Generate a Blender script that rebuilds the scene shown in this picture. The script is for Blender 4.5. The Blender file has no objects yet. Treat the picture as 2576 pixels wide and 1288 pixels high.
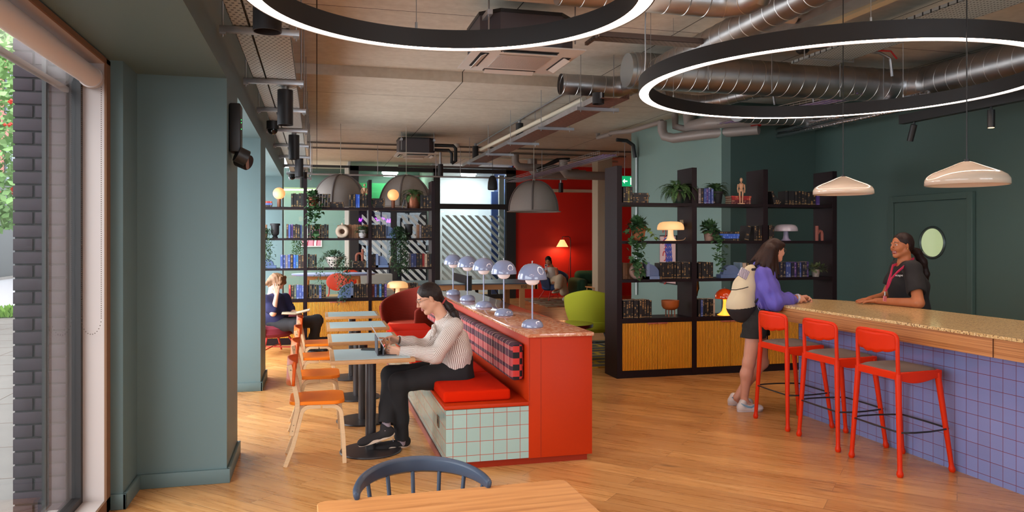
import bpy, bmesh, math, random
import numpy as np
from mathutils import Vector, Matrix, Euler
PI = math.pi
SC = bpy.context.scene
# ---------------------------------------------------------------- camera
YAW = math.atan(491 / 1900.0)
cam_d = bpy.data.cameras.new('camera')
cam = bpy.data.objects.new('camera', cam_d)
SC.collection.objects.link(cam)
cam.location = (0, 0, 1.65)
cam.rotation_euler = (PI / 2, 0, -YAW)
cam_d.sensor_width = 36.0
cam_d.lens = 36.0 * 1900 / 2576
cam_d.shift_y = -44 / 2576
cam_d.clip_start = 0.05
cam_d.clip_end = 200
cam_d.dof.use_dof = True
cam_d.dof.focus_distance = 6.2
cam_d.dof.aperture_fstop = 9.0
SC.camera = cam
# ---------------------------------------------------------------- view
SC.view_settings.view_transform = 'Standard'
SC.view_settings.look = 'None'
SC.view_settings.gamma = 1
SC.view_settings.use_curve_mapping = False
SC.view_settings.exposure = 0.25
SC.cycles.max_bounces = 8
SC.cycles.diffuse_bounces = 5
SC.cycles.glossy_bounces = 3
SC.cycles.transmission_bounces = 4
SC.cycles.transparent_max_bounces = 16
SC.cycles.sample_clamp_indirect = 4.0
SC.cycles.caustics_reflective = False
SC.cycles.caustics_refractive = False
SC.cycles.use_denoising = True
# ---------------------------------------------------------------- sky and daylight
W = bpy.data.worlds.new('overcast_sky')
SC.world = W
W.use_nodes = True
nt = W.node_tree
bg = nt.nodes['Background']
tc = nt.nodes.new('ShaderNodeTexCoord'); sx = nt.nodes.new('ShaderNodeSeparateXYZ')
rp = nt.nodes.new('ShaderNodeValToRGB')
nt.links.new(tc.outputs['Generated'], sx.inputs[0]); nt.links.new(sx.outputs[2], rp.inputs[0])
rp.color_ramp.elements[0].position = 0.0; rp.color_ramp.elements[0].color = (0.75, 0.80, 0.88, 1)
rp.color_ramp.elements[1].position = 0.6; rp.color_ramp.elements[1].color = (1.0, 1.0, 1.0, 1)
nt.links.new(rp.outputs[0], bg.inputs[0])
bg.inputs[1].default_value = 5.6
def area(name, loc, rot, sx_, sy_, power, col=(1, 1, 1), portal=False):
    l = bpy.data.lights.new(name, 'AREA'); l.shape = 'RECTANGLE'; l.size = sx_; l.size_y = sy_
    l.energy = power; l.color = col
    if portal: l.cycles.is_portal = True
    o = bpy.data.objects.new(name, l); SC.collection.objects.link(o)
    o.location = loc; o.rotation_euler = rot
    return o
# a portal marks the big street window; daylight of the two deeper windows and the window added behind the viewer
area('window_portal', (-1.45, 1.4, 1.4), (0, -PI / 2, 0), 2.6, 6.9, 1, portal=True)
area('daylight_window', (-1.34, 7.37, 1.45), (0, -PI / 2, 0), 2.3, 2.3, 42, (.93, .97, 1))
area('daylight_window', (-1.34, 11.65, 1.45), (0, -PI / 2, 0), 2.3, 4.2, 150, (.93, .97, 1))
area('window_portal', (4.5, -3.9, 1.8), (-PI / 2, 0, 0), 5.0, 3.2, 1, portal=True)
# ---------------------------------------------------------------- helpers
def lin(c):
    return tuple(((v / 255.0) / 12.92 if v / 255.0 <= 0.04045 else ((v / 255.0 + 0.055) / 1.055) ** 2.4) for v in c) + (1.0,)
MATS = {}
def N(nt, t, **kw):
    n = nt.nodes.new('ShaderNode' + t)
    for k, v in kw.items(): setattr(n, k, v)
    return n
def mat(name, col, rough=0.5, metal=0.0, spec=0.5, noise=0.0, nscale=20.0, bump=0.0, bscale=200.0, coat=0.0, emit=None, estr=0.0, trans=0.0, sheen=0.0, stretch=(1, 1, 1), coords='Object', sss=0.0):
    if name in MATS: return MATS[name]
    m = bpy.data.materials.new(name); m.use_nodes = True
    nt = m.node_tree; b = nt.nodes['Principled BSDF']
    b.inputs['Base Color'].default_value = lin(col); b.inputs['Roughness'].default_value = rough
    b.inputs['Metallic'].default_value = metal; b.inputs['Specular IOR Level'].default_value = spec
    b.inputs['Coat Weight'].default_value = coat; b.inputs['Transmission Weight'].default_value = trans
    b.inputs['Sheen Weight'].default_value = sheen; b.inputs['Coat Roughness'].default_value = 0.08
    if sss: b.inputs['Subsurface Weight'].default_value = sss; b.inputs['Subsurface Scale'].default_value = 0.01
    if emit: b.inputs['Emission Color'].default_value = lin(emit); b.inputs['Emission Strength'].default_value = estr
    tc = N(nt, 'TexCoord'); mp = N(nt, 'Mapping'); mp.inputs['Scale'].default_value = stretch
    nt.links.new(tc.outputs[coords], mp.inputs[0])
    if noise:
        nz = N(nt, 'TexNoise'); nz.inputs['Scale'].default_value = nscale; nz.inputs['Detail'].default_value = 5
        nt.links.new(mp.outputs[0], nz.inputs[0])
        r = N(nt, 'MapRange'); r.inputs['From Min'].default_value = .3; r.inputs['From Max'].default_value = .7
        r.inputs['To Min'].default_value = 1 - noise; r.inputs['To Max'].default_value = 1 + noise
        nt.links.new(nz.outputs[0], r.inputs[0])
        h = N(nt, 'HueSaturation'); h.inputs['Color'].default_value = lin(col)
        nt.links.new(r.outputs[0], h.inputs['Value']); nt.links.new(h.outputs[0], b.inputs['Base Color'])
    if bump:
        nz = N(nt, 'TexNoise'); nz.inputs['Scale'].default_value = bscale; nz.inputs['Detail'].default_value = 3
        nt.links.new(mp.outputs[0], nz.inputs[0])
        bp = N(nt, 'Bump'); bp.inputs['Strength'].default_value = bump; bp.inputs['Distance'].default_value = .01
        nt.links.new(nz.outputs[0], bp.inputs['Height']); nt.links.new(bp.outputs[0], b.inputs['Normal'])
    MATS[name] = m
    return m
def bsdf(m): return m.node_tree.nodes['Principled BSDF']
def link(o):
    SC.collection.objects.link(o); return o
def tag(o, label=None, cat=None, group=None, kind=None):
    if label: o['label'] = label
    if cat: o['category'] = cat
    if group: o['group'] = group
    if kind: o['kind'] = kind
    return o
def thing(name, label, cat, loc=(0, 0, 0), rz=0.0, group=None):
    o = bpy.data.objects.new(name, None); link(o)
    o.location = loc; o.rotation_euler = (0, 0, rz); o.empty_display_size = .1
    return tag(o, label, cat, group)
class MB:
    """collects shapes, then builds one mesh object"""
    def __init__(s): s.bm = bmesh.new(); s.mi = 0
    def _fin(s, vs, M=None, smooth=False):
        if M is not None: bmesh.ops.transform(s.bm, matrix=M, verts=vs)
        fs = set()
        for v in vs:
            for f in v.link_faces: fs.add(f)
        for f in fs: f.material_index = s.mi; f.smooth = smooth
        return s
    def box(s, c, d, rot=None, bev=0.0, seg=2, M=None):
        r = bmesh.ops.create_cube(s.bm, size=1.0); vs = r['verts']
        bmesh.ops.scale(s.bm, vec=d, verts=vs)
        if bev:
            es = list({e for v in vs for e in v.link_edges})
            q = bmesh.ops.bevel(s.bm, geom=es, offset=bev, segments=seg, affect='EDGES', profile=.5)
            vs = list({v for f in q['faces'] for v in f.verts} | {v for v in vs if v.is_valid})
        T = Matrix.Translation(c)
        if rot is not None: T = T @ Euler(rot).to_matrix().to_4x4()
        if M is not None: T = M @ T
        return s._fin(vs, T, bev > 0)
    def b2(s, x0, x1, y0, y1, z0, z1, bev=0.0):
        return s.box(((x0 + x1) / 2, (y0 + y1) / 2, (z0 + z1) / 2), (abs(x1 - x0), abs(y1 - y0), abs(z1 - z0)), bev=bev)
    def cyl(s, p0, p1, r0, r1=None, seg=20, caps=True):
        p0 = Vector(p0); p1 = Vector(p1); r1 = r0 if r1 is None else r1
        d = p1 - p0
        q = bmesh.ops.create_cone(s.bm, cap_ends=caps, segments=seg, radius1=r0, radius2=r1, depth=d.length)
        M = Matrix.Translation((p0 + p1) / 2) @ d.to_track_quat('Z', 'Y').to_matrix().to_4x4()
        s._fin(q['verts'], M, True)
        return s
    def sph(s, c, r, seg=24, rings=14, sc=(1, 1, 1), rot=None):
        q = bmesh.ops.create_uvsphere(s.bm, u_segments=seg, v_segments=rings, radius=r)
        M = Matrix.Translation(c)
        if rot is not None: M = M @ Euler(rot).to_matrix().to_4x4()
        M = M @ Matrix.Diagonal((sc[0], sc[1], sc[2], 1))
        return s._fin(q['verts'], M, True)
    def lathe(s, prof, c=(0, 0, 0), seg=32, sx=1.0, sy=1.0, M=None):
        rings = []
        for (r, z) in prof:
            rings.append([s.bm.verts.new((r * sx * math.cos(2 * PI * i / seg), r * sy * math.sin(2 * PI * i / seg), z)) for i in range(seg)] if r > 1e-6 else [s.bm.verts.new((0, 0, z))])
        vs = [v for r in rings for v in r]
        for a, b in zip(rings, rings[1:]):
            for i in range(seg):
                j = (i + 1) % seg
                try:
                    if len(a) == 1 and len(b) > 1: s.bm.faces.new((a[0], b[j], b[i]))
                    elif len(b) == 1 and len(a) > 1: s.bm.faces.new((a[i], a[j], b[0]))
                    elif len(a) > 1: s.bm.faces.new((a[i], a[j], b[j], b[i]))
                except ValueError: pass
        T = Matrix.Translation(c)
        if M is not None: T = T @ M
        s._fin(vs, T, True); s.fixn = True
        return s
    def tube(s, pts, r, seg=8, closed=False, flat=None, cap=True):
        pts = [Vector(p) for p in pts]; n = len(pts); rings = []
        up = Vector((0, 0, 1)); prevx = None
        for i, p in enumerate(pts):
            if closed: t = pts[(i + 1) % n] - pts[i - 1]
            else: t = pts[min(i + 1, n - 1)] - pts[max(i - 1, 0)]
            t.normalize()
            if prevx is None:
                a = up if abs(t.z) < .95 else Vector((0, 1, 0)); x = t.cross(a).normalized()
            else:
                x = (prevx - t * prevx.dot(t))
                x = x.normalized() if x.length > 1e-6 else t.cross(up).normalized()
            prevx = x; y = t.cross(x)
            rr = r[i] if isinstance(r, (list, tuple)) else r
            rx, ry = (rr, rr) if flat is None else (rr * flat[0], rr * flat[1])
            rings.append([s.bm.verts.new(p + x * rx * math.cos(2 * PI * k / seg) + y * ry * math.sin(2 * PI * k / seg)) for k in range(seg)])
        prs = list(zip(rings, rings[1:])) + ([(rings[-1], rings[0])] if closed else [])
        for a, b in prs:
            for k in range(seg):
                j = (k + 1) % seg; s.bm.faces.new((a[k], a[j], b[j], b[k]))
        if not closed and cap:
            s.bm.faces.new(rings[0][::-1]); s.bm.faces.new(rings[-1])
        return s._fin([v for q in rings for v in q], None, True)
    def prism(s, pts, h0, h1, axis='z', M=None, smooth=False):
        """polygon extruded along an axis"""
        def P(a, b, h): return {'z': (a, b, h), 'y': (a, h, b), 'x': (h, a, b)}[axis]
        A = [s.bm.verts.new(P(a, b, h0)) for a, b in pts]; B = [s.bm.verts.new(P(a, b, h1)) for a, b in pts]
        n = len(pts)
        s.bm.faces.new(A[::-1]); s.bm.faces.new(B)
        for i in range(n): s.bm.faces.new((A[i], A[(i + 1) % n], B[(i + 1) % n], B[i]))
        s.fixn = True
        return s._fin(A + B, M, smooth)
    def quad(s, a, b, c, d):
        vs = [s.bm.verts.new(p) for p in (a, b, c, d)]; s.bm.faces.new(vs); return s._fin(vs)
    def tri(s, *ps):
        vs = [s.bm.verts.new(p) for p in ps]; s.bm.faces.new(vs); return s._fin(vs)
    def grid(s, fn, nu, nv, smooth=True):
        g = [[s.bm.verts.new(fn(i / nu, j / nv)) for j in range(nv + 1)] for i in range(nu + 1)]
        for i in range(nu):
            for j in range(nv): s.bm.faces.new((g[i][j], g[i + 1][j], g[i + 1][j + 1], g[i][j + 1]))
        return s._fin([v for r in g for v in r], None, smooth)
    def build(s, name, mats, parent=None, auto=True, solid=0.0, subd=0, bev=0.0, weld=False):
        if weld: bmesh.ops.remove_doubles(s.bm, verts=s.bm.verts, dist=1e-5)
        bmesh.ops.recalc_face_normals(s.bm, faces=s.bm.faces)
        me = bpy.data.meshes.new(name); s.bm.to_mesh(me); s.bm.free()
        for m in (mats if isinstance(mats, (list, tuple)) else [mats]): me.materials.append(m)
        if auto: 
            try: me.set_sharp_from_angle(angle=math.radians(38))
            except Exception: pass
        o = bpy.data.objects.new(name, me); link(o)
        if solid:
            md = o.modifiers.new('solid', 'SOLIDIFY'); md.thickness = solid; md.offset = 0
        if bev:
            md = o.modifiers.new('bev', 'BEVEL'); md.width = bev; md.segments = 2; md.limit_method = 'ANGLE'
        if subd:
            md = o.modifiers.new('sub', 'SUBSURF'); md.levels = subd; md.render_levels = subd
        if parent is not None: o.parent = parent
        return o
class FM:
    """fast list mesh for leaves, beads and other very small faces"""
    def __init__(s): s.v = []; s.f = []; s.m = []; s.mi = 0
    def quad(s, *ps):
        n = len(s.v); s.v += [tuple(p) for p in ps]; s.f.append(tuple(range(n, n + len(ps)))); s.m.append(s.mi); return s
    def bead(s, c, r):
        n = len(s.v); x, y, z = c
        s.v += [(x + r, y, z), (x - r, y, z), (x, y + r, z), (x, y - r, z), (x, y, z + r), (x, y, z - r)]
        for a, b, d in ((0, 2, 4), (2, 1, 4), (1, 3, 4), (3, 0, 4), (2, 0, 5), (1, 2, 5), (3, 1, 5), (0, 3, 5)): s.f.append((n + a, n + b, n + d)); s.m.append(s.mi)
        return s
    def strip(s, pts, w, up=(0, 0, 1)):
        pts = [Vector(p) for p in pts]; n = len(s.v)
        for i, p in enumerate(pts):
            t = (pts[min(i + 1, len(pts) - 1)] - pts[max(i - 1, 0)]).normalized(); x = t.cross(Vector(up)); x = x.normalized() if x.length > 1e-5 else Vector((1, 0, 0))
            ww = w[i] if isinstance(w, (list, tuple)) else w
            s.v += [tuple(p - x * ww), tuple(p + x * ww)]
        for i in range(len(pts) - 1): s.f.append((n + 2 * i, n + 2 * i + 1, n + 2 * i + 3, n + 2 * i + 2)); s.m.append(s.mi)
        return s
    def stem(s, pts, r, seg=4):
        pts = [Vector(p) for p in pts]; n = len(s.v)
        for i, p in enumerate(pts):
            t = (pts[min(i + 1, len(pts) - 1)] - pts[max(i - 1, 0)]).normalized(); x = t.cross(Vector((.3, .2, 1))).normalized(); y = t.cross(x)
            for k in range(seg): s.v.append(tuple(p + (x * math.cos(2 * PI * k / seg) + y * math.sin(2 * PI * k / seg)) * r))
        for i in range(len(pts) - 1):
            for k in range(seg): a = n + i * seg + k; b = n + i * seg + (k + 1) % seg; s.f.append((a, b, b + seg, a + seg)); s.m.append(s.mi)
        return s
    def build(s, name, mats, parent=None, smooth=False):
        me = bpy.data.meshes.new(name); me.from_pydata(s.v, [], s.f)
        for m in (mats if isinstance(mats, (list, tuple)) else [mats]): me.materials.append(m)
        me.polygons.foreach_set('material_index', s.m)
        if smooth: me.polygons.foreach_set('use_smooth', [True] * len(s.f))
        o = bpy.data.objects.new(name, me); link(o)
        if parent is not None: o.parent = parent
        return o
def copy_tree(o, parent=None):
    c = o.copy(); link(c)
    if parent is not None: c.parent = parent
    for ch in list(o.children): copy_tree(ch, c)
    return c
def struct(name, mb, m, **k):
    o = mb.build(name, m, **k); o['kind'] = 'structure'; return o
def one(name, mb, m, label, cat, group=None, loc=None, rz=None, **k):
    o = mb.build(name, m, **k); tag(o, label, cat, group)
    if loc is not None: o.location = loc
    if rz is not None: o.rotation_euler = (0, 0, rz)
    return o
# a picture measurement turned into a real position at a known depth / height
cA, sA = math.cos(YAW), math.sin(YAW)
def atY(px, py, Y):
    r = (px - 1288) / 1900.0; Z = Y / (cA - r * sA)
    return Vector((r * Z * cA + Z * sA, Y, 1.65 - (py - 600) / 1900.0 * Z))
def atX(px, py, X):
    r = (px - 1288) / 1900.0; Z = X / (sA + r * cA)
    return Vector((X, -r * Z * sA + Z * cA, 1.65 - (py - 600) / 1900.0 * Z))
def atZ(px, py, z=0.0):
    Z = (1.65 - z) * 1900.0 / (py - 600); r = (px - 1288) / 1900.0
    return Vector((r * Z * cA + Z * sA, -r * Z * sA + Z * cA, z))
def bez(p0, p1, p2, p3, n=12):
    p0, p1, p2, p3 = map(Vector, (p0, p1, p2, p3)); out = []
    for i in range(n + 1):
        t = i / n; u = 1 - t
        out.append(p0 * u ** 3 + p1 * 3 * u * u * t + p2 * 3 * u * t * t + p3 * t ** 3)
    return out
def arc(c, r, a0, a1, n=12, plane='xz'):
    o = []
    for i in range(n + 1):
        a = a0 + (a1 - a0) * i / n; u, v = r * math.cos(a), r * math.sin(a)
        o.append({'xz': (c[0] + u, c[1], c[2] + v), 'xy': (c[0] + u, c[1] + v, c[2]), 'yz': (c[0], c[1] + u, c[2] + v)}[plane])
    return o
ORD = ['first', 'second', 'third', 'fourth', 'fifth', 'sixth', 'seventh', 'eighth', 'ninth', 'tenth', 'eleventh', 'twelfth', 'thirteenth', 'fourteenth', 'fifteenth', 'sixteenth', 'seventeenth']
def glass_mat(name, tint=(250, 252, 252), refl=0.04, rough=0.0):
    m = bpy.data.materials.new(name); m.use_nodes = True; nt = m.node_tree; nt.nodes.clear()
    out = N(nt, 'OutputMaterial'); mx = N(nt, 'MixShader'); t = N(nt, 'BsdfTransparent'); g = N(nt, 'BsdfGlossy'); lw = N(nt, 'LayerWeight')
    lw.inputs[0].default_value = .5; t.inputs[0].default_value = lin(tint); g.inputs['Roughness'].default_value = rough
    p = N(nt, 'Math', operation='POWER'); nt.links.new(lw.outputs['Facing'], p.inputs[0]); p.inputs[1].default_value = 5
    q = N(nt, 'Math', operation='MULTIPLY_ADD'); nt.links.new(p.outputs[0], q.inputs[0]); q.inputs[1].default_value = .95; q.inputs[2].default_value = refl
    nt.links.new(q.outputs[0], mx.inputs[0]); nt.links.new(t.outputs[0], mx.inputs[1]); nt.links.new(g.outputs[0], mx.inputs[2]); nt.links.new(mx.outputs[0], out.inputs[0])
    return m
def math_node(nt, op, a, b=None, c=None):
    n = N(nt, 'Math', operation=op)
    for i, v in enumerate((a, b, c)):
        if v is None: continue
        if isinstance(v, (int, float)): n.inputs[i].default_value = v
        else: nt.links.new(v, n.inputs[i])
    return n.outputs[0]
def mixcol(nt, f, a, b, mode='MIX'):
    n = N(nt, 'MixRGB', blend_type=mode)
    for i, v in ((0, f), (1, a), (2, b)):
        if isinstance(v, (int, float)): n.inputs[i].default_value = v
        elif isinstance(v, tuple): n.inputs[i].default_value = v
        else: nt.links.new(v, n.inputs[i])
    return n.outputs[0]
def tile_mat(name, col, grout, size, gap, rough=0.25, off=(0, 0), var=.05, coat=0.3):
    """square tiles on vertical faces: u along x+y, v along z (object space)"""
    m = mat(name, col, rough, coat=coat); nt = m.node_tree; b = bsdf(m)
    tc = N(nt, 'TexCoord'); s = N(nt, 'SeparateXYZ'); nt.links.new(tc.outputs['Object'], s.inputs[0])
    ge = N(nt, 'NewGeometry'); sn = N(nt, 'SeparateXYZ'); nt.links.new(ge.outputs['True Normal'], sn.inputs[0])
    ax = math_node(nt, 'GREATER_THAN', math_node(nt, 'ABSOLUTE', sn.outputs[0]), .5)
    u = math_node(nt, 'ADD', math_node(nt, 'MULTIPLY', s.outputs[1], ax), math_node(nt, 'MULTIPLY', s.outputs[0], math_node(nt, 'SUBTRACT', 1.0, ax)))
    def line(v, o):
        q = math_node(nt, 'DIVIDE', math_node(nt, 'ADD', v, o), size)
        f = math_node(nt, 'FRACT', q)
        return math_node(nt, 'LESS_THAN', math_node(nt, 'ABSOLUTE', math_node(nt, 'SUBTRACT', f, .5)), .5 - gap / size / 2), math_node(nt, 'FLOOR', q)
    lu, iu = line(u, off[0] + 10.0); lv, iv = line(s.outputs[2], off[1] + 10.0)
    tile = math_node(nt, 'MULTIPLY', lu, lv)
    cb = N(nt, 'CombineXYZ'); nt.links.new(iu, cb.inputs[0]); nt.links.new(iv, cb.inputs[1])
    wn = N(nt, 'TexWhiteNoise'); nt.links.new(cb.outputs[0], wn.inputs[0])
    h = N(nt, 'HueSaturation'); h.inputs['Color'].default_value = lin(col)
    nt.links.new(math_node(nt, 'ADD', 1 - var, math_node(nt, 'MULTIPLY', wn.outputs[0], 2 * var)), h.inputs['Value'])
    nt.links.new(mixcol(nt, tile, lin(grout), h.outputs[0]), b.inputs['Base Color'])
    nt.links.new(math_node(nt, 'SUBTRACT', .8, math_node(nt, 'MULTIPLY', tile, .8 - rough)), b.inputs['Roughness'])
    nt.links.new(math_node(nt, 'MULTIPLY', tile, coat), b.inputs['Coat Weight'])
    bp = N(nt, 'Bump'); bp.inputs['Strength'].default_value = .5; bp.inputs['Distance'].default_value = .003
    nz = N(nt, 'TexNoise'); nz.inputs['Scale'].default_value = 9; nt.links.new(tc.outputs['Object'], nz.inputs[0])
    nt.links.new(math_node(nt, 'ADD', tile, math_node(nt, 'MULTIPLY', nz.outputs[0], .5)), bp.inputs['Height']); nt.links.new(bp.outputs[0], b.inputs['Normal'])
    return m
# ---------------------------------------------------------------- materials of the room
def floor_mat():
    m = mat('oak_planks', (190, 145, 100), .42); nt = m.node_tree; b = bsdf(m)
    tc = N(nt, 'TexCoord'); mp = N(nt, 'Mapping'); mp.inputs['Rotation'].default_value = (0, 0, math.radians(45))
    nt.links.new(tc.outputs['Object'], mp.inputs[0])
    br = N(nt, 'TexBrick'); br.offset = .37; br.inputs['Scale'].default_value = 1.0
    br.inputs['Brick Width'].default_value = 1.9; br.inputs['Row Height'].default_value = .19; br.inputs['Mortar Size'].default_value = .0018
    br.inputs['Color1'].default_value = (0, 0, 0, 1); br.inputs['Color2'].default_value = (1, 1, 1, 1); br.inputs['Mortar'].default_value = (.5, .5, .5, 1)
    br.inputs['Bias'].default_value = 0.0; br.inputs['Mortar Smooth'].default_value = .2
    nt.links.new(mp.outputs[0], br.inputs[0])
    g = N(nt, 'Mapping'); g.inputs['Scale'].default_value = (1.2, 22, 1); nt.links.new(mp.outputs[0], g.inputs[0])
    vm = N(nt, 'VectorMath', operation='ADD'); nt.links.new(g.outputs[0], vm.inputs[0])
    sc = N(nt, 'VectorMath', operation='SCALE'); sc.inputs['Scale'].default_value = 40; nt.links.new(br.outputs['Color'], sc.inputs[0]); nt.links.new(sc.outputs[0], vm.inputs[1])
    nz = N(nt, 'TexNoise'); nz.inputs['Scale'].default_value = 1.6; nz.inputs['Detail'].default_value = 8; nz.inputs['Roughness'].default_value = .62; nz.inputs['Distortion'].default_value = .6
    nt.links.new(vm.outputs[0], nz.inputs[0])
    cr = N(nt, 'ValToRGB'); e = cr.color_ramp.elements
    e[0].position = .25; e[0].color = lin((176, 124, 72)); e[1].position = .75; e[1].color = lin((228, 184, 128))
    x = cr.color_ramp.elements.new(.5); x.color = lin((212, 158, 98)); nt.links.new(nz.outputs[0], cr.inputs[0])
    tone = N(nt, 'ValToRGB'); t = tone.color_ramp.elements; t[0].color = lin((222, 208, 194)); t[1].color = lin((255, 250, 240)); nt.links.new(br.outputs['Color'], tone.inputs[0])
    col = mixcol(nt, 1.0, cr.outputs[0], tone.outputs[0], 'MULTIPLY')
    k = N(nt, 'TexNoise'); k.inputs['Scale'].default_value = 1.1; k.inputs['Detail'].default_value = 2
    km = N(nt, 'Mapping'); km.inputs['Scale'].default_value = (2.2, 7, 1); nt.links.new(vm.outputs[0], km.inputs[0]); km.inputs['Scale'].default_value = (1.6, .35, 1)
    nt.links.new(km.outputs[0], k.inputs[0])
    knot = N(nt, 'MapRange'); knot.inputs['From Min'].default_value = .66; knot.inputs['From Max'].default_value = .76; nt.links.new(k.outputs[0], knot.inputs[0])
    col = mixcol(nt, math_node(nt, 'MULTIPLY', knot.outputs[0], .55), col, lin((88, 56, 36)))
    col = mixcol(nt, math_node(nt, 'MULTIPLY', br.outputs['Fac'], .6), col, lin((70, 45, 28)))
    nt.links.new(col, b.inputs['Base Color'])
    nt.links.new(math_node(nt, 'ADD', .20, math_node(nt, 'MULTIPLY', nz.outputs[0], .18)), b.inputs['Roughness'])
    bp = N(nt, 'Bump'); bp.inputs['Strength'].default_value = .25; bp.inputs['Distance'].default_value = .002
    nt.links.new(math_node(nt, 'SUBTRACT', nz.outputs[0], math_node(nt, 'MULTIPLY', br.outputs['Fac'], 2)), bp.inputs['Height']); nt.links.new(bp.outputs[0], b.inputs['Normal'])
    return m
def concrete_mat():
    m = mat('board_cast_concrete', (150, 135, 115), .85); nt = m.node_tree; b = bsdf(m)
    tc = N(nt, 'TexCoord')
    n1 = N(nt, 'TexNoise'); n1.inputs['Scale'].default_value = .9; n1.inputs['Detail'].default_value = 9; n1.inputs['Roughness'].default_value = .6
    nt.links.new(tc.outputs['Object'], n1.inputs[0])
    mp = N(nt, 'Mapping'); mp.inputs['Scale'].default_value = (1.6, 4.5, 1); nt.links.new(tc.outputs['Object'], mp.inputs[0])
    n2 = N(nt, 'TexNoise'); n2.inputs['Scale'].default_value = 1.5; n2.inputs['Detail'].default_value = 8; n2.inputs['Distortion'].default_value = .3; nt.links.new(mp.outputs[0], n2.inputs[0])
    cr = N(nt, 'ValToRGB'); e = cr.color_ramp.elements; e[0].position = .3; e[0].color = lin((196, 186, 170)); e[1].position = .7; e[1].color = lin((226, 219, 205))
    n4 = N(nt, 'TexNoise'); n4.inputs['Scale'].default_value = 14; n4.inputs['Detail'].default_value = 8; nt.links.new(tc.outputs['Object'], n4.inputs[0])
    nt.links.new(math_node(nt, 'ADD', math_node(nt, 'MULTIPLY', math_node(nt, 'ADD', math_node(nt, 'MULTIPLY', n1.outputs[0], .5), math_node(nt, 'MULTIPLY', n4.outputs[0], .5)), .72), math_node(nt, 'MULTIPLY', n2.outputs[0], .28)), cr.inputs[0])
    br = N(nt, 'TexBrick'); br.offset = 0; br.inputs['Scale'].default_value = 1; br.inputs['Brick Width'].default_value = 1.83; br.inputs['Row Height'].default_value = 3.6
    br.inputs['Mortar Size'].default_value = .006; br.inputs['Color1'].default_value = (1, 1, 1, 1); br.inputs['Color2'].default_value = (.93, .93, .93, 1)
    nt.links.new(tc.outputs['Object'], br.inputs[0])
    col = mixcol(nt, 1.0, cr.outputs[0], br.outputs['Color'], 'MULTIPLY')
    n3 = N(nt, 'TexNoise'); n3.inputs['Scale'].default_value = 3; n3.inputs['Detail'].default_value = 10; nt.links.new(mp.outputs[0], n3.inputs[0])
    wl = N(nt, 'MapRange'); wl.inputs['From Min'].default_value = .64; wl.inputs['From Max'].default_value = .70; nt.links.new(n3.outputs[0], wl.inputs[0])
    col = mixcol(nt, math_node(nt, 'MULTIPLY', wl.outputs[0], .35), col, lin((215, 205, 190)))
    col = mixcol(nt, math_node(nt, 'MULTIPLY', br.outputs['Fac'], .45), col, lin((80, 70, 58)))
    nt.links.new(col, b.inputs['Base Color'])
    bp = N(nt, 'Bump'); bp.inputs['Strength'].default_value = .3; bp.inputs['Distance'].default_value = .01
    nt.links.new(n2.outputs[0], bp.inputs['Height']); nt.links.new(bp.outputs[0], b.inputs['Normal'])
    return m
def brick_mat(name, c1, c2, mortar, w=.215, h=.0745, scale=1.0, vert='xz'):
    m = mat(name, c1, .8); nt = m.node_tree; b = bsdf(m); tc = N(nt, 'TexCoord')
    s = N(nt, 'SeparateXYZ'); nt.links.new(tc.outputs['Object'], s.inputs[0]); cb = N(nt, 'CombineXYZ')
    nt.links.new(math_node(nt, 'ADD', s.outputs[0], s.outputs[1]), cb.inputs[0]); nt.links.new(s.outputs[2], cb.inputs[1])
    br = N(nt, 'TexBrick'); br.inputs['Scale'].default_value = scale; br.inputs['Brick Width'].default_value = w; br.inputs['Row Height'].default_value = h; br.inputs['Mortar Size'].default_value = .006
    br.inputs['Color1'].default_value = lin(c1); br.inputs['Color2'].default_value = lin(c2); br.inputs['Mortar'].default_value = lin(mortar)
    nt.links.new(cb.outputs[0], br.inputs[0]); nt.links.new(br.outputs['Color'], b.inputs['Base Color'])
    bp = N(nt, 'Bump'); bp.invert = True; bp.inputs['Strength'].default_value = .8; bp.inputs['Distance'].default_value = .006; nt.links.new(br.outputs['Fac'], bp.inputs['Height']); nt.links.new(bp.outputs[0], b.inputs['Normal'])
    return m
M_floor = floor_mat(); M_conc = concrete_mat()
M_teal = mat('teal_wall_paint', (98, 120, 122), .55, bump=.03, bscale=300)
M_teal_d = mat('deep_green_wall_paint', (72, 94, 87), .6, bump=.03, bscale=300)
M_teal_l = mat('pale_teal_wall_paint', (126, 150, 142), .6, bump=.03, bscale=300)
M_red_w = mat('brick_red_wall_paint', (214, 34, 17), .6, bump=.03)
M_cream = mat('cream_paint', (205, 188, 160), .6)
M_pink = mat('pinkish_white_paint', (188, 176, 172), .45)
M_black = mat('black_metal', (30, 29, 30), .45)
M_blackf = mat('black_frame_paint', (34, 30, 30), .5)
M_galv = mat('galvanised_steel', (175, 175, 178), .38, metal=.9, noise=.12, nscale=8)
M_plastic = mat('white_plastic', (215, 208, 200), .4)
M_glass = glass_mat('window_glass')
M_raw = mat('raw_timber_edge', (120, 85, 60), .8)
CEIL = 3.68; CEILN = 3.81; YS = 9.65
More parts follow.
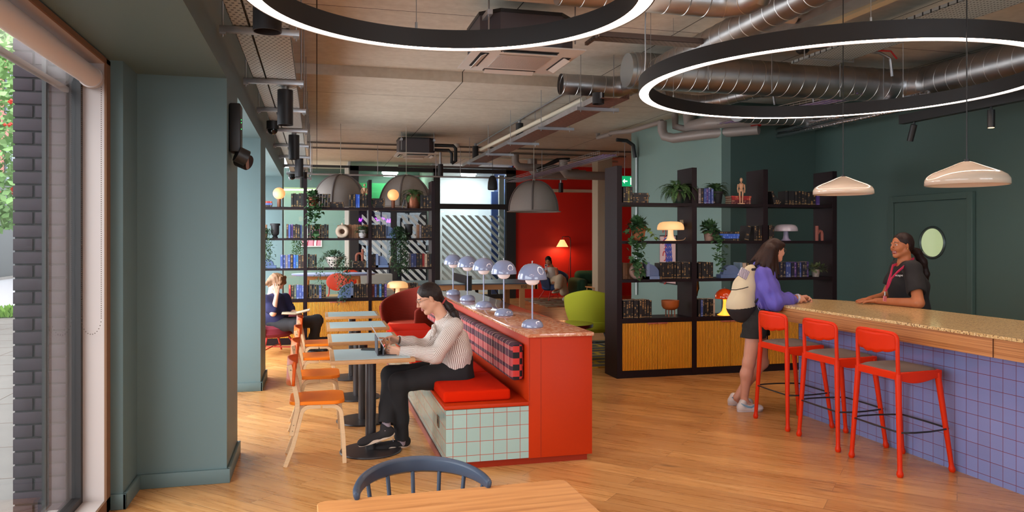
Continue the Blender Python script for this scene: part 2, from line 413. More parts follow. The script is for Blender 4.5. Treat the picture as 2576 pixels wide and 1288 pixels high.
# ---------------------------------------------------------------- shell
struct('floor', MB().b2(-1.5, 11, -4, 23.2, -.12, 0), M_floor)
struct('ceiling', MB().b2(-.6, 11, YS, 23.2, CEIL, 4.1), M_conc)
struct('ceiling', MB().b2(-.6, 11, -4, YS, CEILN, 4.1), M_conc)
WX = -1.37; WR = -.59; SOF = 2.735
struct('wall_left', MB().b2(-1.5, WR, -4, 14.6, SOF, 4.1), M_teal)                       # bulkhead over the recesses
def pier(y0, y1, nib=False):
    mb = MB(); mb.b2(-1.146, WR, y0, y1, 0, SOF); mb.b2(-1.5 if nib else -1.39, -1.146, y0 - (.375 if nib else 0), y1, 0, SOF)
    struct('wall_left', mb, M_teal)
pier(5.435, 6.14, True); pier(8.607, 9.41); pier(13.9, 14.6)
struct('wall_left', MB().b2(-1.5, -1.15, -4, -2.1, 0, SOF), M_teal)
for i, (y0, y1) in enumerate(((-2.1, 5.06), (6.14, 8.607), (9.41, 13.9))):
    struct('wall_left', MB().b2(-1.5, WX + .02, y0, y1, 2.70, SOF), M_pink)
    struct('wall_left', MB().b2(-1.5, WX + .02, y0, y1, -.1, .08), M_pink)
H = .095
def skirt(name, segs):
    mb = MB()
    for (x0, x1, y0, y1) in segs: mb.b2(x0, x1, y0, y1, 0, H, bev=.004)
    return struct(name, mb, M_teal)
skirt('baseboard_left', [(-1.146, WR + .02, 5.413, 5.433), (WR + .001, WR + .022, 5.413, 6.16), (-1.144, -1.124, 5.04, 5.42), (-1.215, -1.124, 5.04, 5.058)])
skirt('baseboard_left', [(-1.36, WR + .02, 8.585, 8.605), (WR + .001, WR + .022, 8.585, 9.43)])
skirt('baseboard_left', [(-1.36, WR + .02, 13.88, 13.898), (WR + .001, WR + .022, 13.88, 14.6), (-1.36, WR, 6.142, 6.16)])
# right side
struct('wall_right', MB().b2(7.4, 7.55, -4, 10.05, 0, 4.1), M_teal_d)
struct('wall_right', MB().b2(5.95, 7.55, 10.05, 10.2, 0, 4.1), M_teal_d)
struct('wall_right', MB().b2(5.8, 5.95, 10.05, 13.36, 0, 4.1), M_teal_l)
struct('wall_right', MB().b2(5.95, 11, 13.2, 13.36, 0, 4.1), M_teal_l)
struct('wall_right', MB().b2(10.9, 11, 13.36, 20.2, 0, 4.1), M_red_w)
XR = atY(1295, 600, 20.25).x
struct('wall_back', MB().b2(XR, 11, 20.25, 20.4, 0, 3.9), M_red_w)
struct('trim_1', MB().b2(XR + .3, 9.5, 20.1, 20.25, 2.95, 3.03), M_cream)
c0 = atY(1504, 600, 17.6).x
struct('wall_column', MB().b2(c0, c0 + .38, 17.6, 18.0, 0, 3.7), M_cream)
# rear wall with an added, unseen window opening that lets light in
mb = MB(); mb.b2(-1.5, 2.0, -4.15, -4, 0, 4.1); mb.b2(7.0, 7.6, -4.15, -4, 0, 4.1); mb.b2(2.0, 7.0, -4.15, -4, 3.4, 4.1); mb.b2(2.0, 7.0, -4.15, -4, 0, .15)
struct('wall_rear', mb, M_teal)
# ---------------------------------------------------------------- window 1 (large, left) and its blind
def window(i, y0, y1, lining=True):
    x0 = WX; root = MB()
    root.b2(x0 - .03, x0 + .03, y0, y0 + .05, .08, 2.70); root.b2(x0 - .03, x0 + .03, y1 - .05, y1, .08, 2.70)
    root.b2(x0 - .03, x0 + .03, y0 + .05, y1 - .05, .08, .13); root.b2(x0 - .03, x0 + .03, y0 + .05, y1 - .05, 2.65, 2.70)
    w = struct('window_%d' % i, root, M_blackf)
    MB().b2(x0 - .006, x0 + .006, y0 + .05, y1 - .05, .13, 2.65).build('pane', M_glass, w)
    if lining:
        l = MB(); l.b2(x0 + .03, -1.222, y1 - .012, y1 + .06, .08, 2.70); l.b2(x0 + .03, -1.222, y0, y1 + .06, 2.69, SOF - .003); l.b2(x0 + .03, -1.222, y0, y1 + .06, 0, .09)
        l.build('window_lining', M_pink, w)
        e = MB(); e.b2(-1.224, -1.211, y1 - .014, y1 + .07, .01, 2.72); e.b2(-1.224, -1.211, y0, y1 + .07, 2.692, 2.722); e.b2(-1.224, -1.211, y0, y1 + .07, .0, .09)
        e.build('raw_timber_edge', M_raw, w)
    return w
window(1, -2.1, 4.97); window(2, 6.14, 8.607, False); window(3, 9.41, 13.9, False)
mb = MB(); mb.b2(2.0, 7.0, -4.1, -4.05, .15, .22); mb.b2(2.0, 7.0, -4.1, -4.05, 3.33, 3.4)
for x in (2, 3.6, 5.2, 6.93): mb.b2(x, x + .07, -4.1, -4.05, .22, 3.33)
w = struct('window_4', mb, M_blackf); MB().b2(2.05, 6.95, -4.08, -4.07, .22, 3.33).build('pane', M_glass, w)  # unseen window, added to light the room from behind
bl = thing('roller_blind', 'pinkish white roller blind rolled up at the top of the big street window', 'blind', (-1.285, 1.5, 2.60))
MB().cyl((0, -3.4, 0), (0, 3.40, 0), .058, seg=28).build('fabric_roll', mat('blind_fabric', (216, 204, 198), .7), bl)
MB().cyl((0, 3.40, 0), (0, 3.44, 0), .066, seg=28).build('end_bracket', M_pink, bl)
MB().b2(-.145, -.115, -3.4, 3.42, -.10, -.065, bev=.008).build('bottom_bar', M_pink, bl)
M_chain = mat('bead_chain_steel', (120, 108, 100), .4, metal=.5)
def beads(y, x, ztop, zbot, w):
    mb = FM(); z = ztop
    pts = []
    while z > zbot: pts.append((x - w / 2, z)); z -= .0125
    k = int(PI * w / 2 / .0125)
    for i in range(k + 1):
        a = PI + PI * i / k; pts.append((x + w / 2 * math.cos(a), zbot + w * .9 * math.sin(a)))
    z = zbot
    while z < ztop: pts.append((x + w / 2, z)); z += .0125
    for (a, b) in pts: mb.bead((a, y, b), .0038)
    return mb
beads(3.425, -.0, -.05, -1.42, .105).build('bead_chain', M_chain, bl)
# ---------------------------------------------------------------- street outside
M_pave = mat('pale_paving', (110, 104, 101), .8, noise=.08, nscale=3)
M_road = mat('asphalt', (140, 140, 146), .9, noise=.1, nscale=30)
struct('ground_pavement', MB().b2(-7.0, -1.5, -8, 70, -.13, -.03), M_pave)
struct('ground_road', MB().b2(-13.0, -7.0, -8, 70, -.2, -.12), M_road)
struct('ground_far_pavement', MB().b2(-17, -13.0, -8, 70, -.13, -.02), M_pave)
mb = MB()
for k in range(42): 
    y = -3 + k * .9
    mb.b2(-7.0, -1.52, y, y + .008, -.03, -.027)
for x in (-3.2, -4.4, -5.6): mb.b2(x, x + .008, -8, 30, -.03, -.027)
struct('ground_paving_joints', mb, mat('paving_joint', (120, 105, 98), .9))
struct('ground_grate', MB().b2(-2.4, -1.52, 2.5, 4.8, -.03, -.02), mat('steel_grate', (120, 118, 116), .6, noise=.4, nscale=120))
M_dbrick = brick_mat('black_purple_brick', (66, 58, 66), (52, 47, 54), (46, 41, 45), h=.0765, w=.23)
mb = MB()
bx1 = -1.41; bx0 = atY(32, 600, 4.89).x; bxm = atY(82, 600, 4.89).x
z = -.03; k = 0
def obrick(mb, x0, x1, z): mb.b2(x0, x1, 4.89, 5.04, z + .005, z + .0715, bev=.003)
while z < 3.0:
    if k % 2: obrick(mb, bx0, bxm, z); obrick(mb, bxm + .012, bx1, z)
    else: obrick(mb, bx0, bx1, z)
    z += .0765; k += 1
o = one('brick_pier', mb, mat('dark_purple_glazed_brick', (50, 36, 44), .8, noise=.15, nscale=6), 'dark purple brick pier standing just outside the big street window', 'pier')
MB().b2(bx0 + .008, bx1, 4.9, 5.05, -.05, 3.0).build('mortar', mat('dark_mortar', (50, 44, 46), .9), o)
one('downpipe_box', MB().b2(atY(105, 600, 4.86).x, atY(116, 600, 4.86).x, 4.86, 4.888, -.03, 3.0), M_blackf, 'dark grey vertical metal post between brick pier and window', 'post')
# building, tree, gate across the street
bd = thing('brick_building', 'red brick building across the street behind the berry tree', 'building', (-19, 44, -.1))
MB().b2(-2, 2, -26, 26, 0, 20).build('facade', brick_mat('red_brick', (165, 88, 72), (150, 78, 62), (170, 150, 140)), bd)
for y in (-18, -14.6, -11.2, -7.8, -4.4, -1.0, 2.4, 5.0, 8.4, 11.8, 15.2):
    for z in (5.0, 8.8, 12.6):
        f = MB().b2(1.98, 2.06, y - .8, y + .8, z, z + 2.4).build('window_frame', mat('slate_blue_frame', (60, 66, 82), .5), bd)
        MB().b2(2.04, 2.08, y - .7, y - .04, z + .1, z + 2.3).b2(2.04, 2.08, y + .04, y + .7, z + .1, z + 2.3).build('pane', mat('dark_window_pane', (60, 72, 82), .1), f)
MB().b2(1.9, 2.15, -26, 26, 0, 3.9).build('ground_floor_front', mat('pale_render', (150, 146, 145), .8), bd)
random.seed(5)
tr = thing('berry_tree', 'leafy rowan tree with red berries seen through the big window', 'tree', (-6.3, 15.8, -.1))
MB().tube([(0, 0, 0), (.1, 0, 1.5), (-.1, .1, 3.2), (0, 0, 5)], [.13, .1, .08, .03], 10).build('trunk', mat('bark', (92, 78, 66), .9), tr)
fo = FM(); be = FM()
def leafq(mb, p, s, d=None, fold=0.0):
    a = random.uniform(0, 2 * PI); t = random.uniform(-.9, .9)
    u = Vector((math.cos(a) * math.cos(t), math.sin(a) * math.cos(t), math.sin(t))) if d is None else Vector(d).normalized()
    v = u.cross(Vector((random.uniform(-1, 1), random.uniform(-1, 1), random.uniform(-1, 1)))).normalized() * s * .32
    p = Vector(p); mb.quad(p, p + u * s * .45 + v, p + u * s, p + u * s * .45 - v)
for k in range(9000):
    a = random.uniform(0, 2 * PI); zz = random.uniform(1.95, 5.6); R = 2.1 * math.sqrt(max(0.05, 1 - ((zz - 3.7) / 2.2) ** 2)) * random.uniform(.55, 1)
    leafq(fo, (R * math.cos(a), R * math.sin(a), zz), random.uniform(.10, .2))
for k in range(230):
    a = random.uniform(0, 2 * PI); zz = random.uniform(2.4, 5.4); R = 2.15 * math.sqrt(max(0.05, 1 - ((zz - 3.7) / 2.2) ** 2)) * random.uniform(.85, 1)
    for q in range(3): be.bead((R * math.cos(a) + random.uniform(-.04, .04), R * math.sin(a) + random.uniform(-.04, .04), zz + random.uniform(-.03, .03)), .035)
fo.build('foliage', mat('rowan_leaf', (132, 168, 104), .6, noise=.2, nscale=3), tr); be.build('berries', mat('red_berry', (200, 50, 36), .4), tr)
one('entrance_gate', MB().b2(-13.4, -13.2, 33, 41, -.1, 4.2), M_blackf, 'black gate across the street behind the leaves', 'gate')
random.seed(8)
g = FM()
for k in range(160): leafq(g, (random.uniform(-.3, .3), random.uniform(-.15, .15), 0), random.uniform(.1, .3), (random.uniform(-.5, .5), random.uniform(-.4, .4), 1))
one('weed_tuft', g, mat('weed_green', (130, 170, 70), .7), 'small green weed growing at the kerb outside', 'weed', loc=atZ(18, 798, -.03))
# ---------------------------------------------------------------- ceiling services
def emis(name, col, s, base=None):
    return mat(name, base or col, .5, emit=col, estr=s)
M_led = emis('warm_led_diffuser', (255, 224, 204), 27.0)
def ring_lamp(cx, cy, z, R, label, wires):
    t = thing('ring_pendant', label, 'ceiling light', (cx, cy, z), 0, 'large black ring pendants')
    Ri = R - (.092 if R > 1 else .07); h = .118 if R > 1 else .09
    MB().lathe([(Ri, 0), (Ri + .006, 0), (Ri + .006, .012), (R - .006, .012), (R - .006, 0), (R, 0), (R, h), (Ri, h), (Ri, 0)], seg=128).build('housing', mat('black_ring_housing', (38, 35, 34), .55, bump=.05, bscale=400), t)
    MB().lathe([(Ri + .0065, .010), (Ri + .0065, .004), (R - .0065, .004), (R - .0065, .010), (Ri + .0065, .010)], seg=128).build('diffuser', M_led, t)
    MB().lathe([(Ri + .01, h + .001), (R - .01, h + .001)], seg=128).build('added_uplight', emis('added_uplight_glow', (255, 236, 215), 2.4), t)  # upward glowing band added to brighten the ceiling
    for a in wires:
        p = ((R - .046) * math.cos(a), (R - .046) * math.sin(a))
        MB().cyl((p[0], p[1], h), (p[0], p[1], CEILN - z), .0022, seg=6).cyl((p[0], p[1], h), (p[0], p[1], h + .035), .007, seg=8).build('suspension_wire', M_galv, t)
    return t
ring_lamp(.518, 2.988, 2.6, .816, 'large black ring pendant hanging over the tiled bench tables, cut off by the picture top', (PI / 2 + .05, 3.6, 5.6))
r2 = ring_lamp(4.166, 5.425, 2.9, 1.600, 'larger black ring pendant hanging over the bar counter and stools', (PI * .95, 2.1, .5, 4.2, 5.3))
MB().tube(bez((-1.5, .2, .9), (-1.65, .25, .6), (-1.52, .3, .35), (-1.5, .45, .118), 14), .006, 6).build('power_cord', M_galv, r2)
# spiral ducts
M_duct = mat('spiral_duct_steel', (172, 170, 170), .38, metal=1.0, noise=.14, nscale=4, bump=.06, bscale=3)
M_seam = mat('duct_seam_steel', (200, 196, 192), .3, metal=1.0)
def duct(name, label, pts, r, seam=.17, cap0=False, group='spiral ventilation ducts', capm=True):
    t = thing(name, label, 'duct', tuple(pts[0]), 0, group); P0 = Vector(pts[0])
    P = [Vector(p) - P0 for p in pts]
    MB().tube(P, r, 36, cap=not cap0).build('duct_wall', M_duct, t)
    mb = MB(); L = 0; nxt = .03
    for a, b in zip(P, P[1:]):
        d = (b - a); l = d.length
        if l < 1e-6: continue
        while nxt < L + l:
            p = a + d * ((nxt - L) / l); q = Matrix.Translation(p) @ d.to_track_quat('Z', 'Y').to_matrix().to_4x4()
            tl = q @ Matrix.Rotation(.12, 4, 'X')
            mb.tube([tl @ Vector(((r + .0012) * math.cos(2 * PI * k / 36), (r + .0012) * math.sin(2 * PI * k / 36), 0)) for k in range(36)], .0038, 5, closed=True)
            nxt += seam
        L += l
    mb.build('seams', M_seam, t)
    return t
YA = 7.8; ZA = 3.52
A = [(3.39, YA, ZA), (6.75, YA, ZA)] + [tuple(p) for p in arc((6.75, YA - .38, ZA), .38, PI / 2, 0, 8, 'xy')][1:] + [(7.13, 1.0, ZA)]
da = duct('main_duct', 'widest silver spiral duct running crosswise above the bar then bending towards the viewer', A, .20)
MB().cyl((-.012, 0, 0), (.0, 0, 0), .205, seg=40).cyl((-.06, 0, 0), (.03, 0, 0), .186, seg=40).build('end_cap', mat('pale_duct_cap', (176, 182, 184), .35, metal=.8), da)
duct('branch_duct', 'silver spiral duct rising from the wide duct towards the viewer over the ring pendant', [(3.62, 7.62, 3.50), (3.60, 6.8, 3.50), (3.56, 0.5, 3.50)], .125)
C = [(2.84, 8.66, 3.51), (3.45, 8.66, 3.51)] + [tuple(p) for p in arc((3.45, 8.41, 3.51), .25, PI / 2, .5, 6, 'xy')][1:] + [(3.8, 7.95, 3.51)]
duct('open_duct', 'short silver spiral duct with an open dark end beneath the concrete ceiling', C, .125, cap0=True)
duct('upper_duct', 'silver spiral duct at the very top between the two ring pendants', [(1.75, 5.4, 3.53), (3.02, 5.4, 3.53)] + [tuple(p) for p in arc((3.02, 5.15, 3.53), .25, PI / 2, 0, 6, 'xy')][1:] + [(3.28, 5.1, 3.6)], .125)
duct('elbow_duct', 'narrow silver duct bending behind the ring pendant rim', [(4.3, 8.9, 3.45), (4.75, 8.9, 3.42)] + [tuple(p) for p in bez((4.75, 8.9, 3.42), (4.95, 8.9, 3.42), (5.1, 8.8, 3.45), (5.3, 8.45, 3.5), 6)][1:] + [(5.6, 8.0, 3.5)], .09, seam=.11)
duct('low_duct', 'silver duct with rounded bend just behind the ring above the black pendant', [(5.55, 9.2, 3.35)] + [tuple(p) for p in bez((5.55, 9.2, 3.35), (5.6, 9.25, 3.35), (5.7, 9.3, 3.35), (5.9, 9.3, 3.35), 6)][1:] + [(7.2, 9.3, 3.35)], .105, seam=.13)
# grey pipework where ceiling meets the pale wall
M_gpipe = mat('grey_pipe', (150, 138, 132), .5, metal=.2)
pp = thing('drain_pipes', 'bundle of fat grey insulated pipes at the top of the pale teal wall', 'pipe', (5.7, 10.2, 3.4))
mb = MB(); mb.tube([(-.35, .9, .12), (-.35, .9, -.02), (-.33, .85, -.12), (-.25, .7, -.17), (.0, .1, -.17), (.5, -.5, -.17)], .075, 18)
mb.tube([(-.1, .95, .25), (-.12, .9, .05), (-.02, .7, -.02), (.0, -.05, -.02)], .055, 16); mb.tube([(-.04, .6, .25), (-.04, .55, .0), (-.03, -.05, -.02), (.3, -.40, -.02), (1.2, -.9, -.02)], .10, 20)
mb.tube([(-.55, 2.6, .16), (-.52, 1.7, .08), (-.35, .9, .12)], .04, 12); mb.tube([(-.6, 3.1, .22), (-.6, 3.1, .14), (-.55, 2.6, .14)], .04, 12)
mb.build('pipe_run', M_gpipe, pp)
one('red_valve', MB().cyl((0, 0, 0), (.12, -.08, 0), .06, seg=16).cyl((.03, -.02, -.07), (.03, -.02, .1), .02), mat('red_valve_paint', (150, 30, 24), .4), 'small red valve among the pipes over the dark corner', 'valve', loc=(6.1, 9.75, 3.33))
# foil wrapped pipes near the dark wall
M_foil = mat('crinkled_foil', (205, 205, 208), .22, metal=1.0, bump=.9, bscale=28)
for (q0, q1, r, lb) in (((1862, 352), (2250, 258), .045, 'upper crinkled silver foil lagged pipe hanging in front of the dark green wall'), ((1905, 352), (2330, 262), .035, 'lower thinner foil lagged pipe running beside the upper foil pipe')):
    a = atX(*q0, 6.75); b = atX(*q1, 6.75); b = a + (b - a) * 1.15
    n = 26; pts = [(b - a) * (i / n) + Vector((0, random.uniform(-1, 1) * .004, random.uniform(-1, 1) * .006)) for i in range(n + 1)]
    one('foil_pipe', MB().tube(pts, [r * random.uniform(.93, 1.08) for _ in pts], 14), M_foil, lb, 'pipe', loc=tuple(a))
# wire cable baskets
M_wire = mat('zinc_wire', (170, 160, 155), .4, metal=.7)
def basket(p0, p1, w, h, label):
    p0 = Vector(p0); p1 = Vector(p1); d = p1 - p0; L = d.length; n = int(L / .1); d.normalize(); s = d.cross(Vector((0, 0, 1))).normalized()
    t = thing('cable_basket', label, 'cable tray', tuple(p0), 0, 'wire cable baskets')
    mb = FM()
    for k in range(n + 1):
        q = d * (k * L / n); mb.stem([q + Vector((0, 0, h)), q, q + s * w, q + s * w + Vector((0, 0, h))], .0025)
    for (a, b) in ((0, h), (0, h / 2), (0, 0), (w / 3, 0), (2 * w / 3, 0), (w, 0), (w, h / 2), (w, h)): mb.stem([s * a + Vector((0, 0, b)), s * a + Vector((0, 0, b)) + d * L], .0028)
    mb.build('wire_mesh', M_wire, t)
    cb = MB()
    for k in range(5): cb.tube([s * (w * (k + .7) / 6) + Vector((0, 0, .015)) + d * (L * i / 12) + s * random.uniform(-.012, .012) for i in range(13)], .009, 6)
    cb.build('cables', mat('lilac_cables', (122, 96, 150), .5), t)
    return t
basket((5.95, 10.0, 3.32), (6.45, 7.7, 3.36), .3, .06, 'wire cable basket with lilac cables between ring pendant and foil pipes')
basket((5.0, 18.6, 3.08), (5.06, 12.2, 3.08), .35, .08, 'long wire cable basket climbing past the grey dome pendant in front of red wall')
# perforated cable trays
def perf_mat(name, col, sx_, sy_):
    m = mat(name, col, .45, metal=.55); nt = m.node_tree; b = bsdf(m)
    tc = N(nt, 'TexCoord'); s = N(nt, 'SeparateXYZ'); nt.links.new(tc.outputs['Object'], s.inputs[0])
    ro = math_node(nt, 'FLOOR', math_node(nt, 'DIVIDE', s.outputs[1], sy_))
    u = math_node(nt, 'FRACT', math_node(nt, 'ADD', math_node(nt, 'DIVIDE', math_node(nt, 'ADD', s.outputs[0], 5.0), sx_), math_node(nt, 'MULTIPLY', ro, .5)))
    v = math_node(nt, 'FRACT', math_node(nt, 'DIVIDE', s.outputs[1], sy_))
    hu = math_node(nt, 'LESS_THAN', math_node(nt, 'ABSOLUTE', math_node(nt, 'SUBTRACT', u, .5)), .22)
    hv = math_node(nt, 'LESS_THAN', math_node(nt, 'ABSOLUTE', math_node(nt, 'SUBTRACT', v, .5)), .18)
    f = math_node(nt, 'MULTIPLY', hu, hv)
    nt.links.new(mixcol(nt, f, lin(col), lin((28, 26, 26))), b.inputs['Base Color']); nt.links.new(math_node(nt, 'SUBTRACT', .55, math_node(nt, 'MULTIPLY', f, .55)), b.inputs['Metallic'])
    return m
M_perf = perf_mat('perforated_tray_steel', (176, 180, 178), .034, .045)
def tray(x0, x1, y0, y1, z, label, name='cable_tray', rim=.03, m=None):
    t = thing(name, label, 'cable tray', (x0, y0, z), 0, 'perforated cable trays')
    mb = MB(); mb.b2(0, x1 - x0, 0, y1 - y0, 0, .003); mb.b2(0, .003, 0, y1 - y0, 0, rim); mb.b2(x1 - x0 - .003, x1 - x0, 0, y1 - y0, 0, rim)
    mb.build('perforated_sheet', m or M_perf, t); return t
tray(-.498, -.402, 2.6, 17, 2.95, 'narrow perforated grey cable tray hugging the bulkhead above the piers')
tray(-.395, -.163, 2.6, 17, 2.95, 'wide perforated grey cable tray beside the narrow one above the black cylinder lamps')
random.seed(2)
for k, y in enumerate((3.4, 4.9, 6.45, 7.85, 9.3, 10.8, 12.3, 13.8, 15.3, 16.6)):
    t = thing('tray_hanger', 'grey channel bar on threaded rods carrying the cable trays, %s from the street window' % ORD[k], 'bracket', (-.34, y, 2.925), 0, 'channel hangers under the trays')
    MB().b2(-.235, .235, -.02, .02, -.018, .022, bev=.003).build('channel', M_galv, t)
    for x in (-.215, .215):
        MB().cyl((x, 0, -.045), (x, 0, CEILN - 2.925 if y < YS else CEIL - 2.925), .005, seg=8).b2(x - .018, x + .018, -.018, .018, -.03, -.018).build('threaded_rod', M_galv, t)
t = tray(3.0, 3.32, 7.7, 15.8, 3.18, 'long cable tray with reflection-coloured brown underside running away above the grey dome pendant', m=mat('red_brown_reflection_steel', (120, 84, 72), .6, metal=.3, noise=.35, nscale=25), rim=.06)  # red-brown reflection is put into the steel colour of this tray
MB().b2(-.006, 0, 0, 8.1, 0, .062).build('outer_rim', M_galv, t)
for k, y in enumerate((8.3, 9.9, 11.6, 13.2, 14.9)):
    t = thing('tray_hanger', 'grey bar on rods under the long brown tray, %s from the open duct' % ORD[k], 'bracket', (3.18, y, 3.16), 0, 'bars under the long brown tray')
    MB().b2(-.26, .26, -.02, .02, -.02, .018).build('channel', M_galv, t)
    for x in (-.21, .2): MB().cyl((x, 0, -.04), (x, 0, (CEILN if y < YS else CEIL) - 3.16), .005, seg=6).build('threaded_rod', M_galv, t)
# crosswise tray between the rings, and the broad one at the top right
tx = thing('cable_tray', 'brown perforated cable tray running crosswise between the two ring pendants', 'cable tray', (2.45, 6.35, 3.46), 0, 'perforated cable trays')
MB().b2(0, 1.1, 0, .16, 0, .003).b2(0, 1.1, 0, .003, 0, .05).b2(-.06, -.03, -.05, .22, -.03, 0).build('perforated_sheet', perf_mat('brown_perforated_steel', (120, 106, 100), .05, .03), tx)
tray(5.0, 5.5, 4.3, 7.2, 3.55, 'broad perforated grey tray above the bar behind the larger ring', m=M_perf)
bt = thing('boxed_channel', 'long cream and steel channel slanting across the top over the larger ring', 'channel', (4.55, .8, 3.62))
MB().b2(0, .10, 0, 6.0, 0, .10).build('cream_pipe', mat('cream_channel', (196, 184, 150), .5), bt)
MB().b2(-.28, -.02, 0, 6.0, .02, .09).build('steel_box', M_galv, bt)
MB().b2(-.33, -.30, 0, 5.6, -.03, .02).build('unistrut', M_galv, bt)
one('ceiling_downstand', MB().b2(5.5, 6.85, 1, 5.0, 3.62, 3.8), M_conc, 'raw concrete downstand above the bar at the upper right corner', 'soffit')
# pipes and conduits
def pipe(name, label, pts, r, m, cat='pipe', group=None, seg=12):
    P0 = Vector(pts[0]); return one(name, MB().tube([Vector(p) - P0 for p in pts], r, seg), m, label, cat, group, loc=tuple(P0))
for y in (4.6, 6.9): pipe('tray_hanger', 'grey hanger bar on rods holding the broad tray, %s' % ('nearer the window wall end' if y > 5 else 'nearer the viewer end'), [(4.95, y, CEILN), (4.95, y, 3.535), (5.55, y, 3.535), (5.55, y, CEILN)], .008, M_galv, 'bracket', None, 6)
M_wpipe = mat('white_plastic_pipe', (206, 196, 176), .45)
pipe('white_pipe', 'white plastic pipe slanting away under the ceiling beside the long brown tray', [(2.95, 13.7, 3.30), (3.12, 8.6, 3.33)], .032, M_wpipe)
pipe('cream_pipe', 'fat cream pipe running crosswise above the cassette air conditioner', [(1.0, 6.0, 3.66), (4.2, 6.0, 3.66)], .06, mat('cream_pipe', (186, 168, 150), .5))
pipe('conduit', 'thin steel conduit on the ceiling leading to two black cylinder lamps', [(3.305, 15.9, 3.65), (3.305, 9.7, 3.65)], .014, M_galv, 'conduit')
M_dcon = mat('dull_conduit', (108, 98, 90), .55, metal=.3)
for y, lb in ((16.2, 'nearer dull conduit running crosswise along the ceiling behind the second air conditioner'), (17.15, 'second dull conduit running crosswise along the ceiling nearer the glazed wall')):
    pipe('conduit', lb, [(-.2, y, 3.645), (7.3, y, 3.645)], .02, M_dcon, 'conduit', 'crosswise conduits')
pipe('conduit', 'pale yellowish pipe running crosswise above the red wall', [(1.8, 17.9, 3.60), (7.4, 17.9, 3.60)], .03, M_wpipe, 'conduit')
pipe('steel_rail', 'thin grey rail crossing in front of the glazed back wall', [(-.5, 16.6, 3.02), (5.6, 16.6, 3.02)], .018, M_galv, 'rail')
for k, x in enumerate((-.1, 1.28, 2.55, 3.1, 5.0)): pipe('hanger_rod', 'thin threaded rod holding the grey rail, %s from the piers' % ORD[k], [(x, 16.6, 3.02), (x, 16.6, 3.68)], .006, M_galv, 'rod', 'rods holding the grey rail', seg=6)
tb = thing('cable_tray', 'dark slotted cable tray running crosswise behind the dome pendants', 'cable tray', (1.9, 18.3, 3.38), 0, 'perforated cable trays')
MB().b2(0, 4.6, 0, .2, 0, .01).b2(0, 4.6, 0, .01, 0, .05).build('perforated_sheet', perf_mat('dark_slotted_steel', (104, 90, 84), .12, .3), tb)
for k, (x, y, r) in enumerate(((4.55, 17.3, .09), (5.1, 17.75, .12), (5.6, 16.85, .1))):
    a = MB().tube([(0, 0, .35), (0, 0, .12), (.08, 0, .02), (.3, 0, 0), (1.4, .1, 0)], r, 16)
    one('grey_pipe', a, M_gpipe, 'fat grey bent pipe before the red wall, %s from the glazed side' % ORD[k], 'pipe', 'fat grey bent pipes', loc=(x, y, 3.34 - .1 * k))
pipe('black_hose', 'short black lagged pipe leaning under the ceiling above the basket', [(5.0, 17.0, 3.25), (5.5, 17.0, 3.50), (5.8, 17.0, 3.52)], .05, M_black)
pipe('vertical_conduit', 'white and black conduit running down the edge of the pale teal wall', [(5.5, 13.05, 3.45), (5.66, 13.05, 3.44), (5.74, 13.05, 3.36), (5.77, 13.05, 3.2), (5.77, 13.05, .6)], .022, mat('pale_conduit', (190, 196, 196), .4, metal=.4), 'conduit')
pipe('black_bend', 'black hose bend on top of the pale conduit', [(5.35, 13.0, 3.47), (5.55, 13.0, 3.46), (5.68, 13.0, 3.38), (5.72, 13.0, 3.15)], .035, M_black)
pipe('red_conduit', 'red alarm cable curving under the ceiling behind the larger ring', [(4.6, 7.1, 3.75), (5.9, 7.15, 3.75), (6.2, 7.1, 3.74), (6.28, 7.1, 3.66)], .010, mat('red_cable', (170, 30, 25), .4))
for k, (y, x1, lb) in enumerate(((7.25, 6.32, 'steel conduit beside the red cable'), (8.9, 6.5, 'lower steel conduit above the main duct'), (9.2, 6.1, 'rear steel conduit above the main duct'))):
    pipe('conduit', lb, [(4.2, y, 3.76), (x1 - .15, y, 3.76), (x1, y, 3.70), (x1 + .03, y, 3.5)], .018, M_galv, 'conduit')
one('smoke_detector', MB().lathe([(0, .0), (.05, .0), (.07, .02), (.075, .05), (.06, .09), (0, .09)]), M_black, 'small black round detector on the ceiling above the main duct', 'detector', loc=(5.25, 7.35, 3.72))
one('smoke_detector', MB().lathe([(0, .0), (.05, .0), (.07, .02), (.075, .05), (.06, .09), (0, .09)]), M_plastic, 'small white detector on the ceiling beside the second air conditioner', 'detector', loc=(2.9, 16.0, 3.59))
# rod hangers for the main duct
for k, x in enumerate((4.2, 5.0, 5.9, 6.5)):
    pipe('duct_hanger', 'thin vertical rod hanging beside the main duct, %s from its capped end' % ORD[k], [(x, 7.56, 3.30), (x, 7.56, 3.81)], .006, M_galv, 'rod', 'rods beside the main duct', 6)
